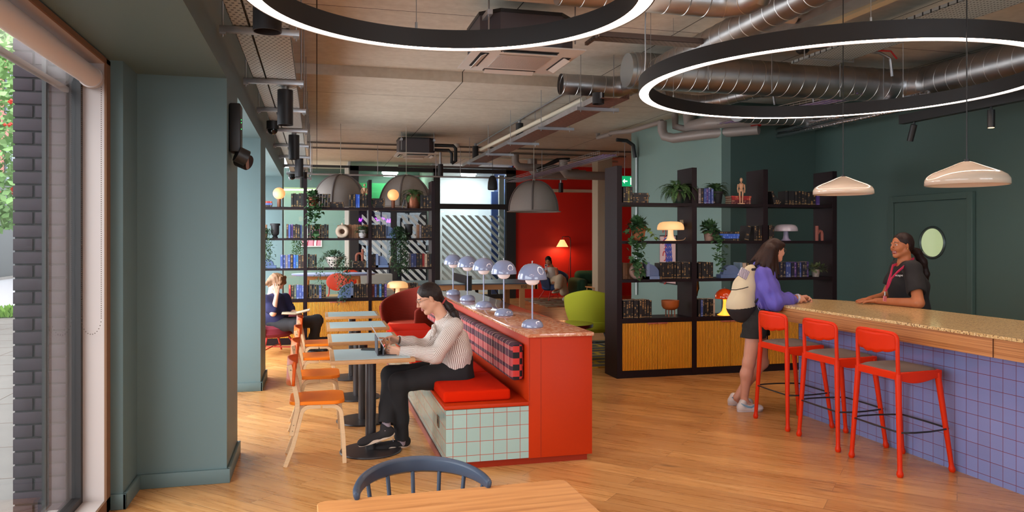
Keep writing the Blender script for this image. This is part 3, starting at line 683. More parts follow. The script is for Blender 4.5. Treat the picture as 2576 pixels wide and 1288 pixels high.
# cylinder lamps
def can(x, y, zb, h, label, group, r=.065, rod=0.0, grp=True):
    t = thing('cylinder_lamp', label, 'ceiling light', (x, y, zb), 0, group)
    MB().lathe([(r - .004, .05), (r - .004, 0), (r, 0), (r, h), (0, h)], seg=32).build('lamp_body', mat('black_lamp_shell', (36, 34, 37), .45), t)
    MB().lathe([(0, .06), (r - .004, .05), (r - .004, .001)], seg=32).build('inner_baffle', mat('inner_baffle', (70, 58, 54), .35), t)
    if rod: MB().cyl((0, 0, h), (0, 0, h + rod), .03, seg=16).build('mount', M_galv, t)
    return t
for k, (y, x) in enumerate(((3.72, -.225), (6.75, -.262), (9.65, -.272), (12.35, -.270), (15.0, -.245))):
    can(x, y, 2.62, .30, 'black cylinder downlight under the cable tray, %s from the street window' % ORD[k], 'black cylinder downlights under the tray', rod=.03)
for (q, z, h, lb, rod) in (((1307, 355), 3.30, .30, 'black cylinder lamp hanging from the conduit beside the white pipe', .06), ((1196, 405), 3.28, .31, 'black cylinder lamp at the far end of the conduit', .06), ((1505, 262), 3.13, .12, 'stubby black cylinder lamp below the open spiral duct', .0), ((1108, 443), 3.12, .28, 'small black cylinder lamp before the glazed back wall', .28), ((1411, 484), 2.92, .26, 'small black cylinder lamp in front of the red wall', .5)):
    p = atZ(*q, z); can(p.x, p.y, z, h, lb, 'black cylinder lamps over the lounge', rod=rod)
# bar track lamp
tk = thing('track_light', 'long black track beam with two small spots high on the bar side', 'ceiling light', (6.3, 6.35, 2.92))
d = Vector((.0, -1, 0))
MB().b2(-.04, .04, -5.0, .7, .0, .10).build('track', M_black, tk)
def spot(y, tilt):
    p = MB().cyl((0, y, 0), (0, y, -.04), .012, seg=10).cyl((0, y, -.03), (-.0, y + tilt, -.2), .033, seg=20)
    return p.build('spot', M_black, tk)
spot(.52, .06); spot(-.45, 0)
mb = MB(); mb.cyl((0, -.45, -.203), (0, -.45, -.2), .027, seg=18); mb.build('lit_lens', emis('warm_lens', (255, 200, 140), 3), tk)
# loudspeaker, camera domes, emergency light
sp = thing('hanging_speaker', 'black bullet shaped speaker hanging before the right glazed bay', 'speaker', (3.47, 15.5, 0))
p = atY(1239, 478, 13.5); sp.location = (p.x, 13.5, p.z)
MB().lathe([(0, 0), (.075, 0), (.088, .01), (.092, .04), (.085, .14), (.065, .22), (.035, .26), (0, .265)]).build('speaker_shell', M_black, sp)
MB().cyl((0, 0, .26), (0, 0, .62), .004, seg=6).build('cable', M_black, sp)
for (q, lb, r) in (((686, 305), 'black dome camera hanging beside the narrow cable tray', .066), ((735, 433), 'small black dome camera at the far end of the cable tray', .07)):
    p = atZ(*q, 2.95); t = thing('dome_camera', lb, 'camera', (p.x, p.y, 2.95), 0)
    MB().cyl((0, 0, -.09), (0, 0, 0), r, seg=28).build('housing', M_black, t); MB().sph((0, 0, -.09), r * .85, sc=(1, 1, 1.05)).build('dome', mat('smoked_dome', (12, 12, 14), .06), t)
el = thing('emergency_light', 'black twin head emergency light fixed high on the first pier', 'emergency light', (WR + .0, 5.62, 2.36))
MB().box((.04, .0, .06), (.075, .16, .34), bev=.012).build('housing', M_black, el)
for (y, z, tl) in ((-.06, -.12, .2), (.10, -.14, -.35)):
    h = MB().cyl((.05, y, z), (.115, y + tl * .12, z - .03), .056, seg=24).build('lamp_head', M_black, el)
    MB().cyl((.1155, y + tl * .12, z - .03), (.119, y + tl * .122, z - .0305), .048, seg=24).build('lens', mat('frosted_lens', (150, 122, 112), .4), h)
mb = MB()
for z in (.12, .10, .055): mb.sph((.078, -.03, z), .004, 6, 4)
mb.build('status_leds', emis('green_led', (60, 230, 110), 2), el)
# cassette air conditioners
def cassette(x, y, z, w, hb, label, rz=0.0, led=False):
    t = thing('air_conditioner', label, 'air conditioner', (x, y, z), rz, 'ceiling cassette air conditioners')
    a = w / 2
    panel = MB(); panel.lathe([(0, .028), (a * 1.30, .030), (a * 1.414, .045), (a * 1.414, .055), (0, .055)], seg=4, M=Matrix.Rotation(PI / 4, 4, 'Z')); panel.build('panel', M_plastic, t, auto=True)
    g = MB().b2(-a * .5, a * .5, -a * .5, a * .5, .018, .03, bev=.004).build('intake_grille', mat('intake_grille', (178, 166, 158), .6, bump=.4, bscale=60), t)
    for (cx, cy, sx_, sy_, ang) in ((0, -a * .78, a * 1.05, a * .16, 0), (0, a * .78, a * 1.05, a * .16, 0), (-a * .78, 0, a * .16, a * 1.05, 0), (a * .78, 0, a * .16, a * 1.05, 0)):
        s = MB().b2(cx - sx_ / 2, cx + sx_ / 2, cy - sy_ / 2, cy + sy_ / 2, .024, .034).build('air_slot', mat('slot_dark', (42, 36, 36), .7), t)
        rx = .45 if sx_ > sy_ else 0; ry = 0 if sx_ > sy_ else .45
        MB().box((cx, cy, .016), (sx_ * .96, sy_ * .9, .006) if sx_ > sy_ else (sx_ * .9, sy_ * .96, .006), rot=(rx if cy < 0 else -rx, -ry if cx < 0 else ry, 0)).build('flap', M_plastic, s)
    b = a * .88; c = b * .35
    MB().prism([(-b, -b + c), (-b + c, -b), (b - c, -b), (b, -b + c), (b, b - c), (b - c, b), (-b + c, b), (-b, b - c)], .056, .055 + hb).build('casing', mat('dark_ac_casing', (72, 64, 68), .5), t)
    MB().prism([(-b * 1.02, -b + c), (-b + c, -b * 1.02), (b - c, -b * 1.02), (b * 1.02, -b + c), (b * 1.02, b - c), (b - c, b * 1.02), (-b + c, b * 1.02), (-b * 1.02, b - c)], .04 + hb, .07 + hb).build('top_rim', M_black, t)
    for sx_ in (-1, 1):
        MB().cyl((sx_ * a * .8, -a * .95, .1), (sx_ * a * .8, -a * .95, CEIL + .1 - z), .007, seg=8).box((sx_ * a * .8, -a * .6, .1 + hb * .7), (.045, a * .9, .04)).build('hanger', M_galv, t)
    return t
cassette(1.77, 6.6, 3.22, .95, .30, 'large cassette air conditioner with pinkish white panel partly hidden by the ring pendant')
p = atZ(1045, 396, 3.24)
a2 = cassette(p.x, p.y, 3.24, .78, .28, 'second cassette air conditioner far off with dark casing near the ceiling')
MB().tube([(.36, 0, .25), (.75, 0, .25), (.8, 0, .2), (.8, 0, -.05), (.72, 0, -.1)], .035, 10).tube([(.36, 0, .16), (.66, 0, .16), (.72, 0, .1), (.72, 0, -.1)], .03, 10).build('lagged_pipes', M_black, a2)
# ---------------------------------------------------------------- glazed back wall and the rooms behind it
YB = 20.25
def bx(px, py=600, Y=YB): return atY(px, py, Y)
xs = [bx(p).x for p in (880, 902, 1089, 1106, 1272, 1296)]
fr = MB()
fr.b2(xs[0], xs[1], YB - .08, YB + .08, 0, 3.55); fr.b2(xs[2], xs[3], YB - .08, YB + .08, 0, 3.55); fr.b2(xs[4], xs[5], YB - .08, YB + .08, 0, 3.55)
fr.b2(xs[0], xs[5], YB - .08, YB + .08, 3.43, 3.56); fr.b2(xs[3], xs[4], YB - .08, YB + .08, 2.45, 2.59)
fr.b2(xs[0], xs[5], YB - .06, YB + .06, 0, .12); fr.b2(-.9, xs[0], YB - .04, YB + .04, 3.50, 3.56)
xm = (bx(983).x, bx(998).x); fr.b2(xm[0], xm[1], YB - .06, YB + .06, 0, 2.46); fr.b2(xs[1], xs[2], YB - .06, YB + .06, 2.42, 2.5)
wf = struct('window_5', fr, M_blackf)
M_gl2 = glass_mat('back_glass', (238, 245, 245))
MB().b2(xs[1], xs[2], YB - .005, YB + .005, .12, 3.43).build('pane', M_gl2, wf)
MB().b2(xs[3], xs[4], YB - .005, YB + .005, .12, 2.45).build('pane', M_gl2, wf)
MB().b2(xs[3], xs[4], YB - .005, YB + .005, 2.59, 3.43).build('pane', M_gl2, wf)
MB().b2(-.8, bx(868).x, YB - .005, YB + .005, 0, 3.5).build('pane', M_gl2, wf)
MB().b2(bx(867).x, bx(877).x, YB - .04, YB + .04, 0, 3.5).build('white_post', mat('white_post', (214, 214, 206), .5), wf)
struct('trim_2', MB().b2(xs[4] - .16, xs[4] - .02, YB + .1, YB + .2, 0, 3.4), M_plastic)
# diagonal vinyl stripes on the glass
def stripes(x0, x1, z0, z1, y, per, wid, m):
    mb = MB(); h = z1 - z0; k = x0 - h - per
    while k < x1 + per:
        # a band going down to the right, clipped to the pane
        def clip(off):
            a = (k + off, z1); b = (k + off + h, z0); return a, b
        poly = [(k, z1), (k + wid, z1), (k + wid + h, z0), (k + h, z0)]
        def cut(P, f):
            out = []
            for i in range(len(P)):
                A, B = P[i], P[(i + 1) % len(P)]; fa, fb = f(A), f(B)
                if fa >= 0: out.append(A)
                if (fa >= 0) != (fb >= 0): t = fa / (fa - fb); out.append((A[0] + (B[0] - A[0]) * t, A[1] + (B[1] - A[1]) * t))
            return out
        poly = cut(poly, lambda p: p[0] - x0) if poly else poly
        poly = cut(poly, lambda p: x1 - p[0]) if poly else poly
        if len(poly) >= 3: mb.prism([(a, b) for a, b in poly], y, y + .002, axis='y')
        k += per
    return mb
M_vin = mat('white_vinyl', (196, 204, 204), .7); M_vin2 = mat('pale_grey_vinyl', (176, 192, 190), .7)
stripes(bx(910).x, bx(973).x, .35, 2.28, YB - .012, .205, .105, M_vin).build('vinyl_stripes', M_vin, wf)
stripes(bx(1010).x, bx(1071).x, .35, 2.28, YB - .012, .205, .105, M_vin).build('vinyl_stripes', M_vin, wf)
stripes(bx(1112).x, bx(1268).x, .3, 2.28, YB - .012, .205, .10, M_vin2).build('vinyl_stripes', M_vin2, wf)
# rooms behind
struct('wall_behind', MB().b2(-1.5, 3.1, 23.0, 23.15, 0, 3.68), M_teal_l)
M_wd = brick_mat('grey_violet_brick', (104, 96, 110), (90, 82, 96), (70, 64, 76))
struct('wall_behind', MB().b2(xs[0], xs[3], 21.4, 21.5, 0, 2.45), M_wd)
struct('wall_behind', MB().b2(.8, .86, YB + .1, 23.0, 0, 3.68), mat('white_partition', (200, 200, 195), .6))
struct('wall_behind', MB().b2(xs[3] - .05, xs[5], 22.6, 22.7, 0, 3.68), mat('bright_white_wall', (232, 235, 235), .6))
struct('wall_behind', MB().b2(xs[2], xs[2] + .1, 20.4, 23, 0, 3.68), mat('white_partition', (200, 200, 195), .6))
struct('wall_behind', MB().b2(xs[5] - .05, xs[5] + .05, 20.4, 23.2, 0, 3.68), mat('blue_wall', (58, 78, 128), .6))
struct('wall_behind', MB().b2(xs[5] - .45, xs[5] - .1, 21.2, 21.3, 0, 3.0), mat('blue_wall', (58, 78, 128), .6))
area('daylit_back_room', (4.3, 21.4, 3.55), (0, 0, 0), 1.4, 1.4, 75, (.95, 1, 1))
area('daylit_back_room', (2.2, 22.2, 3.55), (0, 0, 0), 1.2, .8, 16, (.6, 1, .72))
area('daylit_back_room', (-.3, 21.6, 3.5), (0, 0, 0), 1.4, 1.4, 26, (.95, 1, .95))
one('cove_light', MB().b2(-1.2, .75, 22.8, 22.95, 3.05, 3.09), emis('yellowish_led_strip', (255, 250, 190), 6), 'thin yellowish light strip along the bulkhead of the back room', 'light strip')
struct('wall_bulkhead', MB().b2(-1.5, .8, 22.6, 23.0, 3.12, 3.68), M_teal_d)
def roundlight(px, py, Y, lb):
    p = bx(px, py, Y); t = thing('round_ceiling_light', lb, 'ceiling light', tuple(p), 0, 'round ceiling lights behind the glass')
    MB().lathe([(0, -.03), (.2, -.03), (.21, 0), (.2, .02), (0, .02)], seg=40).build('lower_disc', emis('cool_white_panel', (255, 255, 255), 6), t)
    MB().lathe([(.16, .05), (.23, .05), (.24, .07), (.23, .10), (.16, .10)], seg=40).build('upper_ring', emis('cool_white_panel', (255, 255, 255), 6), t)
roundlight(981, 441, 22.2, 'round white ceiling light behind the glass above the striped panels')
roundlight(1178, 444, 21.8, 'round white ceiling light behind the bay with the bullet speaker')
struct('wall_behind', MB().b2(xs[1] + .1, xs[2], 22.8, 22.9, 2.45, 3.3), mat('mint_green_wall', (90, 200, 130), .6))
# purple neon scribbles
nn = emis('purple_neon', (190, 60, 255), 5)
random.seed(3)
for (px, py, w, lb) in ((903, 553, 14, 'small purple neon scribble at the edge of the striped glass'), (955, 553, 24, 'long pinkish neon lettering scribble behind the striped panel'), (978, 556, 12, 'purple neon squiggle beside the dark upright')):
    p = bx(px, py, 21.36); pts = [(random.uniform(-1, 1) * .01 + (i / 14 - .5) * w / 90, 0, random.uniform(-.05, .06)) for i in range(15)]
    one('neon_sign', MB().tube(pts, .008, 6), nn, lb, 'neon sign', loc=tuple(p))
# poster on the teal back-room wall
def frame_pic(name, label, x0, x1, z0, z1, y, paint, fm, axis='y', d=.03):
    t = thing(name, label, 'picture', ((x0 + x1) / 2, y, (z0 + z1) / 2)); w, h = (x1 - x0) / 2, (z1 - z0) / 2
    MB().b2(-w, w, 0, d, -h, h).build('frame', fm, t); MB().b2(-w + .03, w - .03, -.004, 0, -h + .03, h - .03).build('print', paint, t)
    return t
def art_mat(name, a, b, c, scale=3, dist=6, d=None):
    m = mat(name, a, .6); nt = m.node_tree; bs = bsdf(m); tc = N(nt, 'TexCoord'); w = N(nt, 'TexWave'); w.inputs['Scale'].default_value = scale; w.inputs['Distortion'].default_value = dist; w.inputs['Detail'].default_value = 1
    nt.links.new(tc.outputs['Object'], w.inputs[0]); r = N(nt, 'ValToRGB'); r.color_ramp.interpolation = 'CONSTANT'
    e = r.color_ramp.elements; e[0].color = lin(a); e[1].position = .55; e[1].color = lin(b); x = e.new(.85); x.color = lin(c); nt.links.new(w.outputs[0], r.inputs[0]); nt.links.new(r.outputs[0], bs.inputs['Base Color']); return m
a, b = atY(757, 575, 22.9), atY(810, 621, 22.9)
frame_pic('framed_print', 'white framed pink and red print on the teal wall of the room behind', a.x, b.x, b.z, a.z, 22.95, art_mat('pink_art', (226, 150, 170), (180, 40, 70), (240, 225, 230), 1.3, 3), mat('white_frame', (225, 222, 222), .5))
# exit sign seen over the bookcase
ex = thing('exit_sign', 'green and white running man exit sign glowing above the dark bookcase corner', 'sign', (0, 0, 0))
p = atY(1583, 456, 15.0); ex.location = tuple(p)
MB().b2(-.16, .16, 0, .03, -.11, .11).build('sign_box', emis('exit_green', (20, 160, 100), .9, (20, 160, 100)), ex)
mb = MB(); mb.box((-.09, -.004, 0), (.09, .004, .025)); mb.prism([(-.155, 0), (-.105, .05), (-.105, -.05)], -.006, -.002, axis='y')
mb.box((.06, -.004, .0), (.07, .004, .15)); mb.build('arrow_and_door', emis('exit_white', (240, 255, 245), 1.2), ex)
MB().cyl((-.1, .015, .11), (-.1, .015, CEIL - p.z), .006, seg=6).cyl((.1, .015, .11), (.1, .015, CEIL - p.z), .006, seg=6).build('hanger', M_galv, ex)
# ---------------------------------------------------------------- tiled bench with its low wall
M_red = mat('rust_red_lacquer', (182, 48, 8), .48, spec=.22, noise=.03, nscale=3)
M_redd = mat('rust_red_plinth', (150, 40, 12), .5, spec=.2)
M_tile = tile_mat('pale_green_tile', (150, 178, 170), (165, 84, 62), .0985, .004, rough=.14, off=(-.885 % .0985 * -1, -.055), coat=.25)
BY0, BY1 = 5.29, 9.85
bn = thing('banquette', 'rust red banquette with pale green tiled seat base and low back wall', 'bench', (0, BY0, 0))
L = BY1 - BY0
MB().b2(1.492, 1.983, 0, L, .05, .928, bev=.002).build('back_wall', M_red, bn)
MB().b2(1.584, 1.5855, -.0012, 0, .05, .925).b2(1.497, 1.4985, -.0012, 0, .47, .925).build('panel_joint', mat('joint_shadow_gap', (96, 32, 22), .7), bn)
MB().b2(.885, 1.492, 0, L, .055, .432).build('tiled_base', M_tile, bn)
MB().b2(.930, 1.955, .035, L - .03, 0, .056).build('plinth', M_redd, bn)
MB().b2(.872, .8835, .0, L, .0, .05).build('skirting', mat('pinkish_skirting', (150, 84, 72), .5), bn)
MB().b2(.872, 1.492, -.008, L, .436, .463, bev=.003).build('seat_board', M_red, bn)
so = MB().b2(.879, .886, .30, .385, .235, .32, bev=.003).build('socket_plate', mat('brown_socket_plate', (104, 84, 66), .4, metal=.4), bn)
MB().cyl((.8775, .3425, .278), (.8795, .3425, .278), .018, seg=16).build('socket_hole', M_black, so)
def terrazzo(name, base, c1, c2, c3, scale, rough=.1):
    m = mat(name, base, rough, coat=.5); nt = m.node_tree; b = bsdf(m); tc = N(nt, 'TexCoord')
    nz = N(nt, 'TexNoise'); nz.inputs['Scale'].default_value = 6; nt.links.new(tc.outputs['Object'], nz.inputs[0])
    mv = N(nt, 'VectorMath', operation='MULTIPLY_ADD'); mv.inputs[1].default_value = (.03, .03, .03); nt.links.new(nz.outputs['Color'], mv.inputs[0]); nt.links.new(tc.outputs['Object'], mv.inputs[2])
    v = N(nt, 'TexVoronoi'); v.inputs['Scale'].default_value = scale; nt.links.new(mv.outputs[0], v.inputs[0])
    s = N(nt, 'SeparateColor'); nt.links.new(v.outputs['Color'], s.inputs[0])
    r = N(nt, 'ValToRGB'); r.color_ramp.interpolation = 'CONSTANT'; e = r.color_ramp.elements
    e[0].color = lin(base); e[1].position = .35; e[1].color = lin(c1); x = e.new(.6); x.color = lin(c2); x = e.new(.82); x.color = lin(c3); nt.links.new(s.outputs[0], r.inputs[0])
    v2 = N(nt, 'TexVoronoi', feature='DISTANCE_TO_EDGE'); v2.inputs['Scale'].default_value = scale; nt.links.new(mv.outputs[0], v2.inputs[0])
    nt.links.new(mixcol(nt, math_node(nt, 'LESS_THAN', v2.outputs['Distance'], .05), r.outputs[0], lin(base)), b.inputs['Base Color'])
    return m
M_marble = terrazzo('pink_marble_aggregate', (200, 128, 92), (214, 156, 124), (192, 116, 82), (220, 176, 148), 48, .07)
one('marble_ledge', MB().b2(1.482, 1.993, -.012, L + .01, .929, .955, bev=.003), M_marble, 'pinkish mottled marble ledge on top of the rust red low wall', 'counter top', loc=(0, BY0, 0))
M_seat = mat('scarlet_wool', (206, 34, 3), 1.0, spec=.1, sheen=.0, bump=.25, bscale=900)
M_bseam = mat('scarlet_seam', (140, 26, 12), .9)
ys = [5.37, 6.12, 6.87, 7.62, 8.37, 9.12, 9.84]
for k in range(6):
    a, b = ys[k] + .004, ys[k + 1] - .004
    mb = MB().box((1.13, (a + b) / 2 - BY0, .506), (.50, b - a, .082), bev=.02, seg=3)
    one('seat_cushion', mb, M_seat, 'scarlet bench seat cushion, %s from the tiled end of the bench' % ORD[k], 'cushion', 'scarlet seat cushions on the bench', loc=(0, BY0, 0))
def plaid():
    m = mat('plaid_upholstery', (190, 100, 100), .85, bump=.1, bscale=700); nt = m.node_tree; b = bsdf(m); tc = N(nt, 'TexCoord')
    s = N(nt, 'SeparateXYZ'); nt.links.new(tc.outputs['Object'], s.inputs[0])
    ge = N(nt, 'NewGeometry'); sn = N(nt, 'SeparateXYZ'); nt.links.new(ge.outputs['Normal'], sn.inputs[0])
    end = math_node(nt, 'GREATER_THAN', math_node(nt, 'ABSOLUTE', sn.outputs[1]), .8)
    u = math_node(nt, 'DIVIDE', s.outputs[1], .094)
    u = math_node(nt, 'ADD', math_node(nt, 'MULTIPLY', math_node(nt, 'DIVIDE', s.outputs[0], .05), end), math_node(nt, 'MULTIPLY', u, math_node(nt, 'SUBTRACT', 1.0, end)))
    w = math_node(nt, 'DIVIDE', math_node(nt, 'SUBTRACT', s.outputs[2], math_node(nt, 'MULTIPLY', s.outputs[0], .8)), .062)
    rw = N(nt, 'ValToRGB'); rw.color_ramp.interpolation = 'CONSTANT'; e = rw.color_ramp.elements; e[0].color = (1, 1, 1, 1); e[1].position = .10; e[1].color = (0, 0, 0, 1)
    for ps, v_ in ((.27, 1), (.38, 0), (.60, 1), (.80, 0), (.90, 1)): x = e.new(ps); x.color = (v_, v_, v_, 1)
    nt.links.new(math_node(nt, 'DIVIDE', math_node(nt, 'SUBTRACT', s.outputs[2], .598), .28), rw.inputs[0]); dark = rw.outputs[0]
    u2 = math_node(nt, 'FRACT', math_node(nt, 'MULTIPLY', u, .5))
    alt = math_node(nt, 'LESS_THAN', u2, .5)
    dk = mixcol(nt, alt, lin((66, 34, 48)), lin((92, 50, 66)))
    pk = mixcol(nt, alt, lin((176, 70, 72)), lin((196, 104, 100)))
    thin = math_node(nt, 'LESS_THAN', math_node(nt, 'FRACT', math_node(nt, 'MULTIPLY', u, 2.0)), .14)
    pk = mixcol(nt, thin, pk, lin((60, 30, 40)))
    col = mixcol(nt, dark, pk, dk)
    cream = math_node(nt, 'LESS_THAN', math_node(nt, 'FRACT', u), .07)
    col = mixcol(nt, cream, col, lin((206, 178, 160)))
    blk = math_node(nt, 'MODULO', math_node(nt, 'ABSOLUTE', math_node(nt, 'ADD', math_node(nt, 'FLOOR', u), math_node(nt, 'FLOOR', math_node(nt, 'DIVIDE', s.outputs[2], .045)))), 2.0)
    ecol = mixcol(nt, blk, lin((190, 50, 44)), lin((22, 16, 20)))
    nt.links.new(mixcol(nt, end, col, ecol), b.inputs['Base Color']); return m
M_plaid = plaid()
ys = [5.385, 6.02, 6.80, 7.58, 8.36, 9.14, 9.80]
for k in range(6):
    a, b = ys[k] + .003, ys[k + 1] - .003
    one('back_cushion', MB().box((1.437, (a + b) / 2 - BY0, .738), (.096, b - a, .278), bev=.028, seg=3), M_plaid, 'plum, pink and cream plaid back cushion, %s from the tiled end of the bench' % ORD[k], 'cushion', 'plaid back cushions along the bench', loc=(0, BY0, 0))
# ---------------------------------------------------------------- mushroom table lamps on the ledge
M_lil = mat('lilac_blue_enamel', (142, 152, 184), .10, coat=.8)
M_lilm = mat('lilac_blue_stem', (150, 158, 188), .18, coat=.4)
M_opal = mat('opal_white', (222, 214, 220), .2, emit=(255, 225, 205), estr=.25)
def flower_lamp(x, y, z, label):
    t = thing('table_lamp', label, 'lamp', (x, y, z), 0, 'lilac blue domed table lamps')
    MB().lathe([(0, .0), (.082, .0), (.087, .006), (.086, .018), (.078, .038), (.062, .053), (.040, .062), (.0, .066)], seg=40).build('base', M_lil, t)
    MB().cyl((0, 0, .06), (0, 0, .37), .0065, seg=16).build('stem', M_lilm, t)
    MB().lathe([(0, .33), (.022, .331), (.042, .340), (.054, .356), (.058, .376), (.056, .384)], seg=40).build('lower_bowl', M_opal, t)
    sh = MB().lathe([(.115, .374), (.116, .378), (.114, .400), (.106, .430), (.090, .460), (.066, .484), (.036, .497), (0, .502)], seg=56).build('lamp_shade', M_lil, t)
    md = sh.modifiers.new('s', 'SOLIDIFY'); md.thickness = .002; md.offset = -1
    MB().cyl((0, 0, .50), (0, 0, .512), .0035, seg=10).sph((0, 0, .515), .006, 12, 8).build('finial', M_galv, t)
    return t
for k, y in enumerate((5.69, 6.62, 7.47, 8.32, 9.24)):
    flower_lamp(1.635, y, .955, 'lilac blue domed table lamp, %s from the near end of the marble ledge' % ORD[k])
# ---------------------------------------------------------------- square tables
M_birch = mat('pale_birch', (212, 178, 138), .45, noise=.08, nscale=5, stretch=(2, 2, 18), bump=.05, bscale=60)
M_ply = mat('ply_edge', (190, 140, 92), .5, noise=.1, nscale=10, stretch=(3, 3, 60))
M_lam = mat('pale_blue_laminate', (186, 208, 214), .35, noise=.03, nscale=200)
M_pole = mat('black_powder_coat', (44, 40, 42), .38)
def square_table(x, y, label):
    t = thing('cafe_table', label, 'table', (x, y, 0), 0, 'square blue topped tables along the bench')
    MB().b2(-.308, .308, -.308, .308, .727, .756, bev=.002).build('table_edge', M_ply, t)
    MB().b2(-.276, .276, -.276, .276, .7560, .7575).build('table_inlay', M_lam, t)
    MB().cyl((0, 0, .02), (0, 0, .727), .041, seg=28).b2(-.12, .12, -.12, .12, .718, .727).build('column', M_pole, t)
    MB().lathe([(0, 0), (.235, 0), (.238, .006), (.232, .014), (.06, .022), (0, .022)], seg=56).build('base_disc', M_pole, t)
    return t
for k, y in enumerate((5.95, 6.97, 8.0, 9.15)):
    square_table(.405, y, 'square table with pale blue top and ply edge, %s from the near end' % ORD[k])
# ---------------------------------------------------------------- orange bentwood chairs
M_or = mat('orange_lacquer', (240, 124, 14), .5, spec=.35, noise=.03, nscale=3)
M_ord = mat('dark_orange_lacquer', (218, 88, 14), .45, spec=.35)
def birch_chair(x, y, label, rz=0.0):
    t = thing('birch_chair', label, 'chair', (x, y, 0), rz, 'orange and birch chairs along the tables')
    # seat: rounded trapezoid
    pts = []
    def corner(cx, cy, r, a0, a1):
        for i in range(7): a = a0 + (a1 - a0) * i / 6; pts.append((cx + r * math.cos(a), cy + r * math.sin(a)))
    corner(.115, .125, .085, 0, PI / 2); corner(-.12, .115, .075, PI / 2, PI); corner(-.12, -.115, .075, PI, 1.5 * PI); corner(.115, -.125, .085, 1.5 * PI, 2 * PI)
    MB().prism(pts, .440, .466, smooth=False).build('seat', M_or, t, bev=.004)
    # backrest: curved band
    mb = MB()
    def bk(u, v):
        y_ = (u - .5) * .415; c = -.215 - .0 + .055 * (2 * (u - .5)) ** 2; return Vector((c + .01 * v, y_, .585 + .172 * v + .012 * math.cos(PI * (u - .5)) * (v - .5) * 2))
    mb.grid(bk, 16, 4); o = mb.build('backrest', M_ord, t, solid=.014)
    for s in (-1, 1):
        yy = s * .180
        def leg(pts, w0, w1):
            return MB().tube(pts, [w0 + (w1 - w0) * i / (len(pts) - 1) for i in range(len(pts))], 4, flat=None)
        # front leg with its bend under the seat
        P = [(.04, yy * .97, .425), (.10, yy * .97, .425)] + [tuple(p) for p in arc((.105, yy * .97, .355), .07, PI / 2, .08, 7, 'xz')] + [(.19, yy, .18), (.198, yy, 0)]
        def strap(P, w, th, name, m=M_birch):
            mb = MB(); P = [Vector(p) for p in P]; n = len(P); rings = []
            for i, p in enumerate(P):
                tt = (P[min(i + 1, n - 1)] - P[max(i - 1, 0)]).normalized(); nrm = tt.cross(Vector((0, 1, 0))).normalized()
                rings.append([mb.bm.verts.new(p + Vector((0, a * w / 2, 0)) + nrm * b * th / 2) for a, b in ((-1, -1), (1, -1), (1, 1), (-1, 1))])
            for a, b in zip(rings, rings[1:]):
                for k in range(4): mb.bm.faces.new((a[k], a[(k + 1) % 4], b[(k + 1) % 4], b[k]))
            mb.bm.faces.new(rings[0]); mb.bm.faces.new(rings[-1])
            return mb.build(name, m, t, bev=.002)
        strap(P, .030, .030, 'front_leg')
        P = [(.03, yy * .97, .425), (-.04, yy * .97, .425)] + [tuple(p) for p in arc((-.05, yy * .97, .365), .06, PI / 2, PI * .93, 6, 'xz')] + [(-.165, yy, .15), (-.222, yy, 0)]
        strap(P, .030, .030, 'rear_leg')
        up = strap([(-.178, yy * 1.02, .225), (-.138, yy * 1.02, .40), (-.135, yy * 1.02, .46), (-.150, yy * 1.0, .55), (-.192, yy * .98, .735)], .026, .034, 'upright')
        mb = MB()
        for z_, x_ in ((.26, -.17), (.30, -.162), (.70, -.183)): mb.cyl((x_, yy * 1.02 - s * .0, z_), (x_, yy * 1.02 + s * .0145, z_), .003, seg=8)
        mb.build('screws', M_black, up)
    return t
for k, (y, x) in enumerate(((5.87, 0.0), (6.90, -.005), (7.95, -.01), (8.95, -.01))):
    birch_chair(x, y, 'orange seated birch chair, %s from the near end of the table row' % ORD[k])
# ---------------------------------------------------------------- bar counter
M_bartop = terrazzo('sand_terrazzo', (214, 182, 124), (196, 158, 98), (228, 204, 152), (120, 84, 46), 110, .32)
def woodgrain(name, a, b, c, stretch):
    m = mat(name, a, .5); nt = m.node_tree; bs = bsdf(m); tc = N(nt, 'TexCoord'); mp = N(nt, 'Mapping'); mp.inputs['Scale'].default_value = stretch; nt.links.new(tc.outputs['Object'], mp.inputs[0])
    nz = N(nt, 'TexNoise'); nz.inputs['Scale'].default_value = 2; nz.inputs['Detail'].default_value = 6; nz.inputs['Distortion'].default_value = .4; nt.links.new(mp.outputs[0], nz.inputs[0])
    r = N(nt, 'ValToRGB'); e = r.color_ramp.elements; e[0].position = .3; e[0].color = lin(c); e[1].position = .7; e[1].color = lin(a); x = e.new(.5); x.color = lin(b); nt.links.new(nz.outputs[0], r.inputs[0]); nt.links.new(r.outputs[0], bs.inputs['Base Color']); return m
M_apron = woodgrain('bar_oak', (204, 148, 92), (188, 126, 72), (132, 78, 40), (.5, .5, 120))
M_bluet = tile_mat('lilac_blue_tile', (128, 140, 192), (112, 44, 46), .0975, .0035, rough=.16, coat=.5)
out = [(4.2, .6), (4.2, 6.1), (4.22, 6.42), (4.38, 6.64), (4.58, 6.76), (4.82, 6.79), (5.0, 6.68), (5.12, 6.48), (5.17, 6.2), (5.17, .6)]
def smooth_poly(P, it=2):
    for _ in range(it):
        Q = []
        for i in range(len(P)):
            A, B = P[i], P[(i + 1) % len(P)]
            if i in (0,) and _ == 0 or (i == len(P) - 1): Q += [A, B] if i == len(P) - 1 else [A]
            Q += [(A[0] * .75 + B[0] * .25, A[1] * .75 + B[1] * .25), (A[0] * .25 + B[0] * .75, A[1] * .25 + B[1] * .75)]
        P = Q
    return P
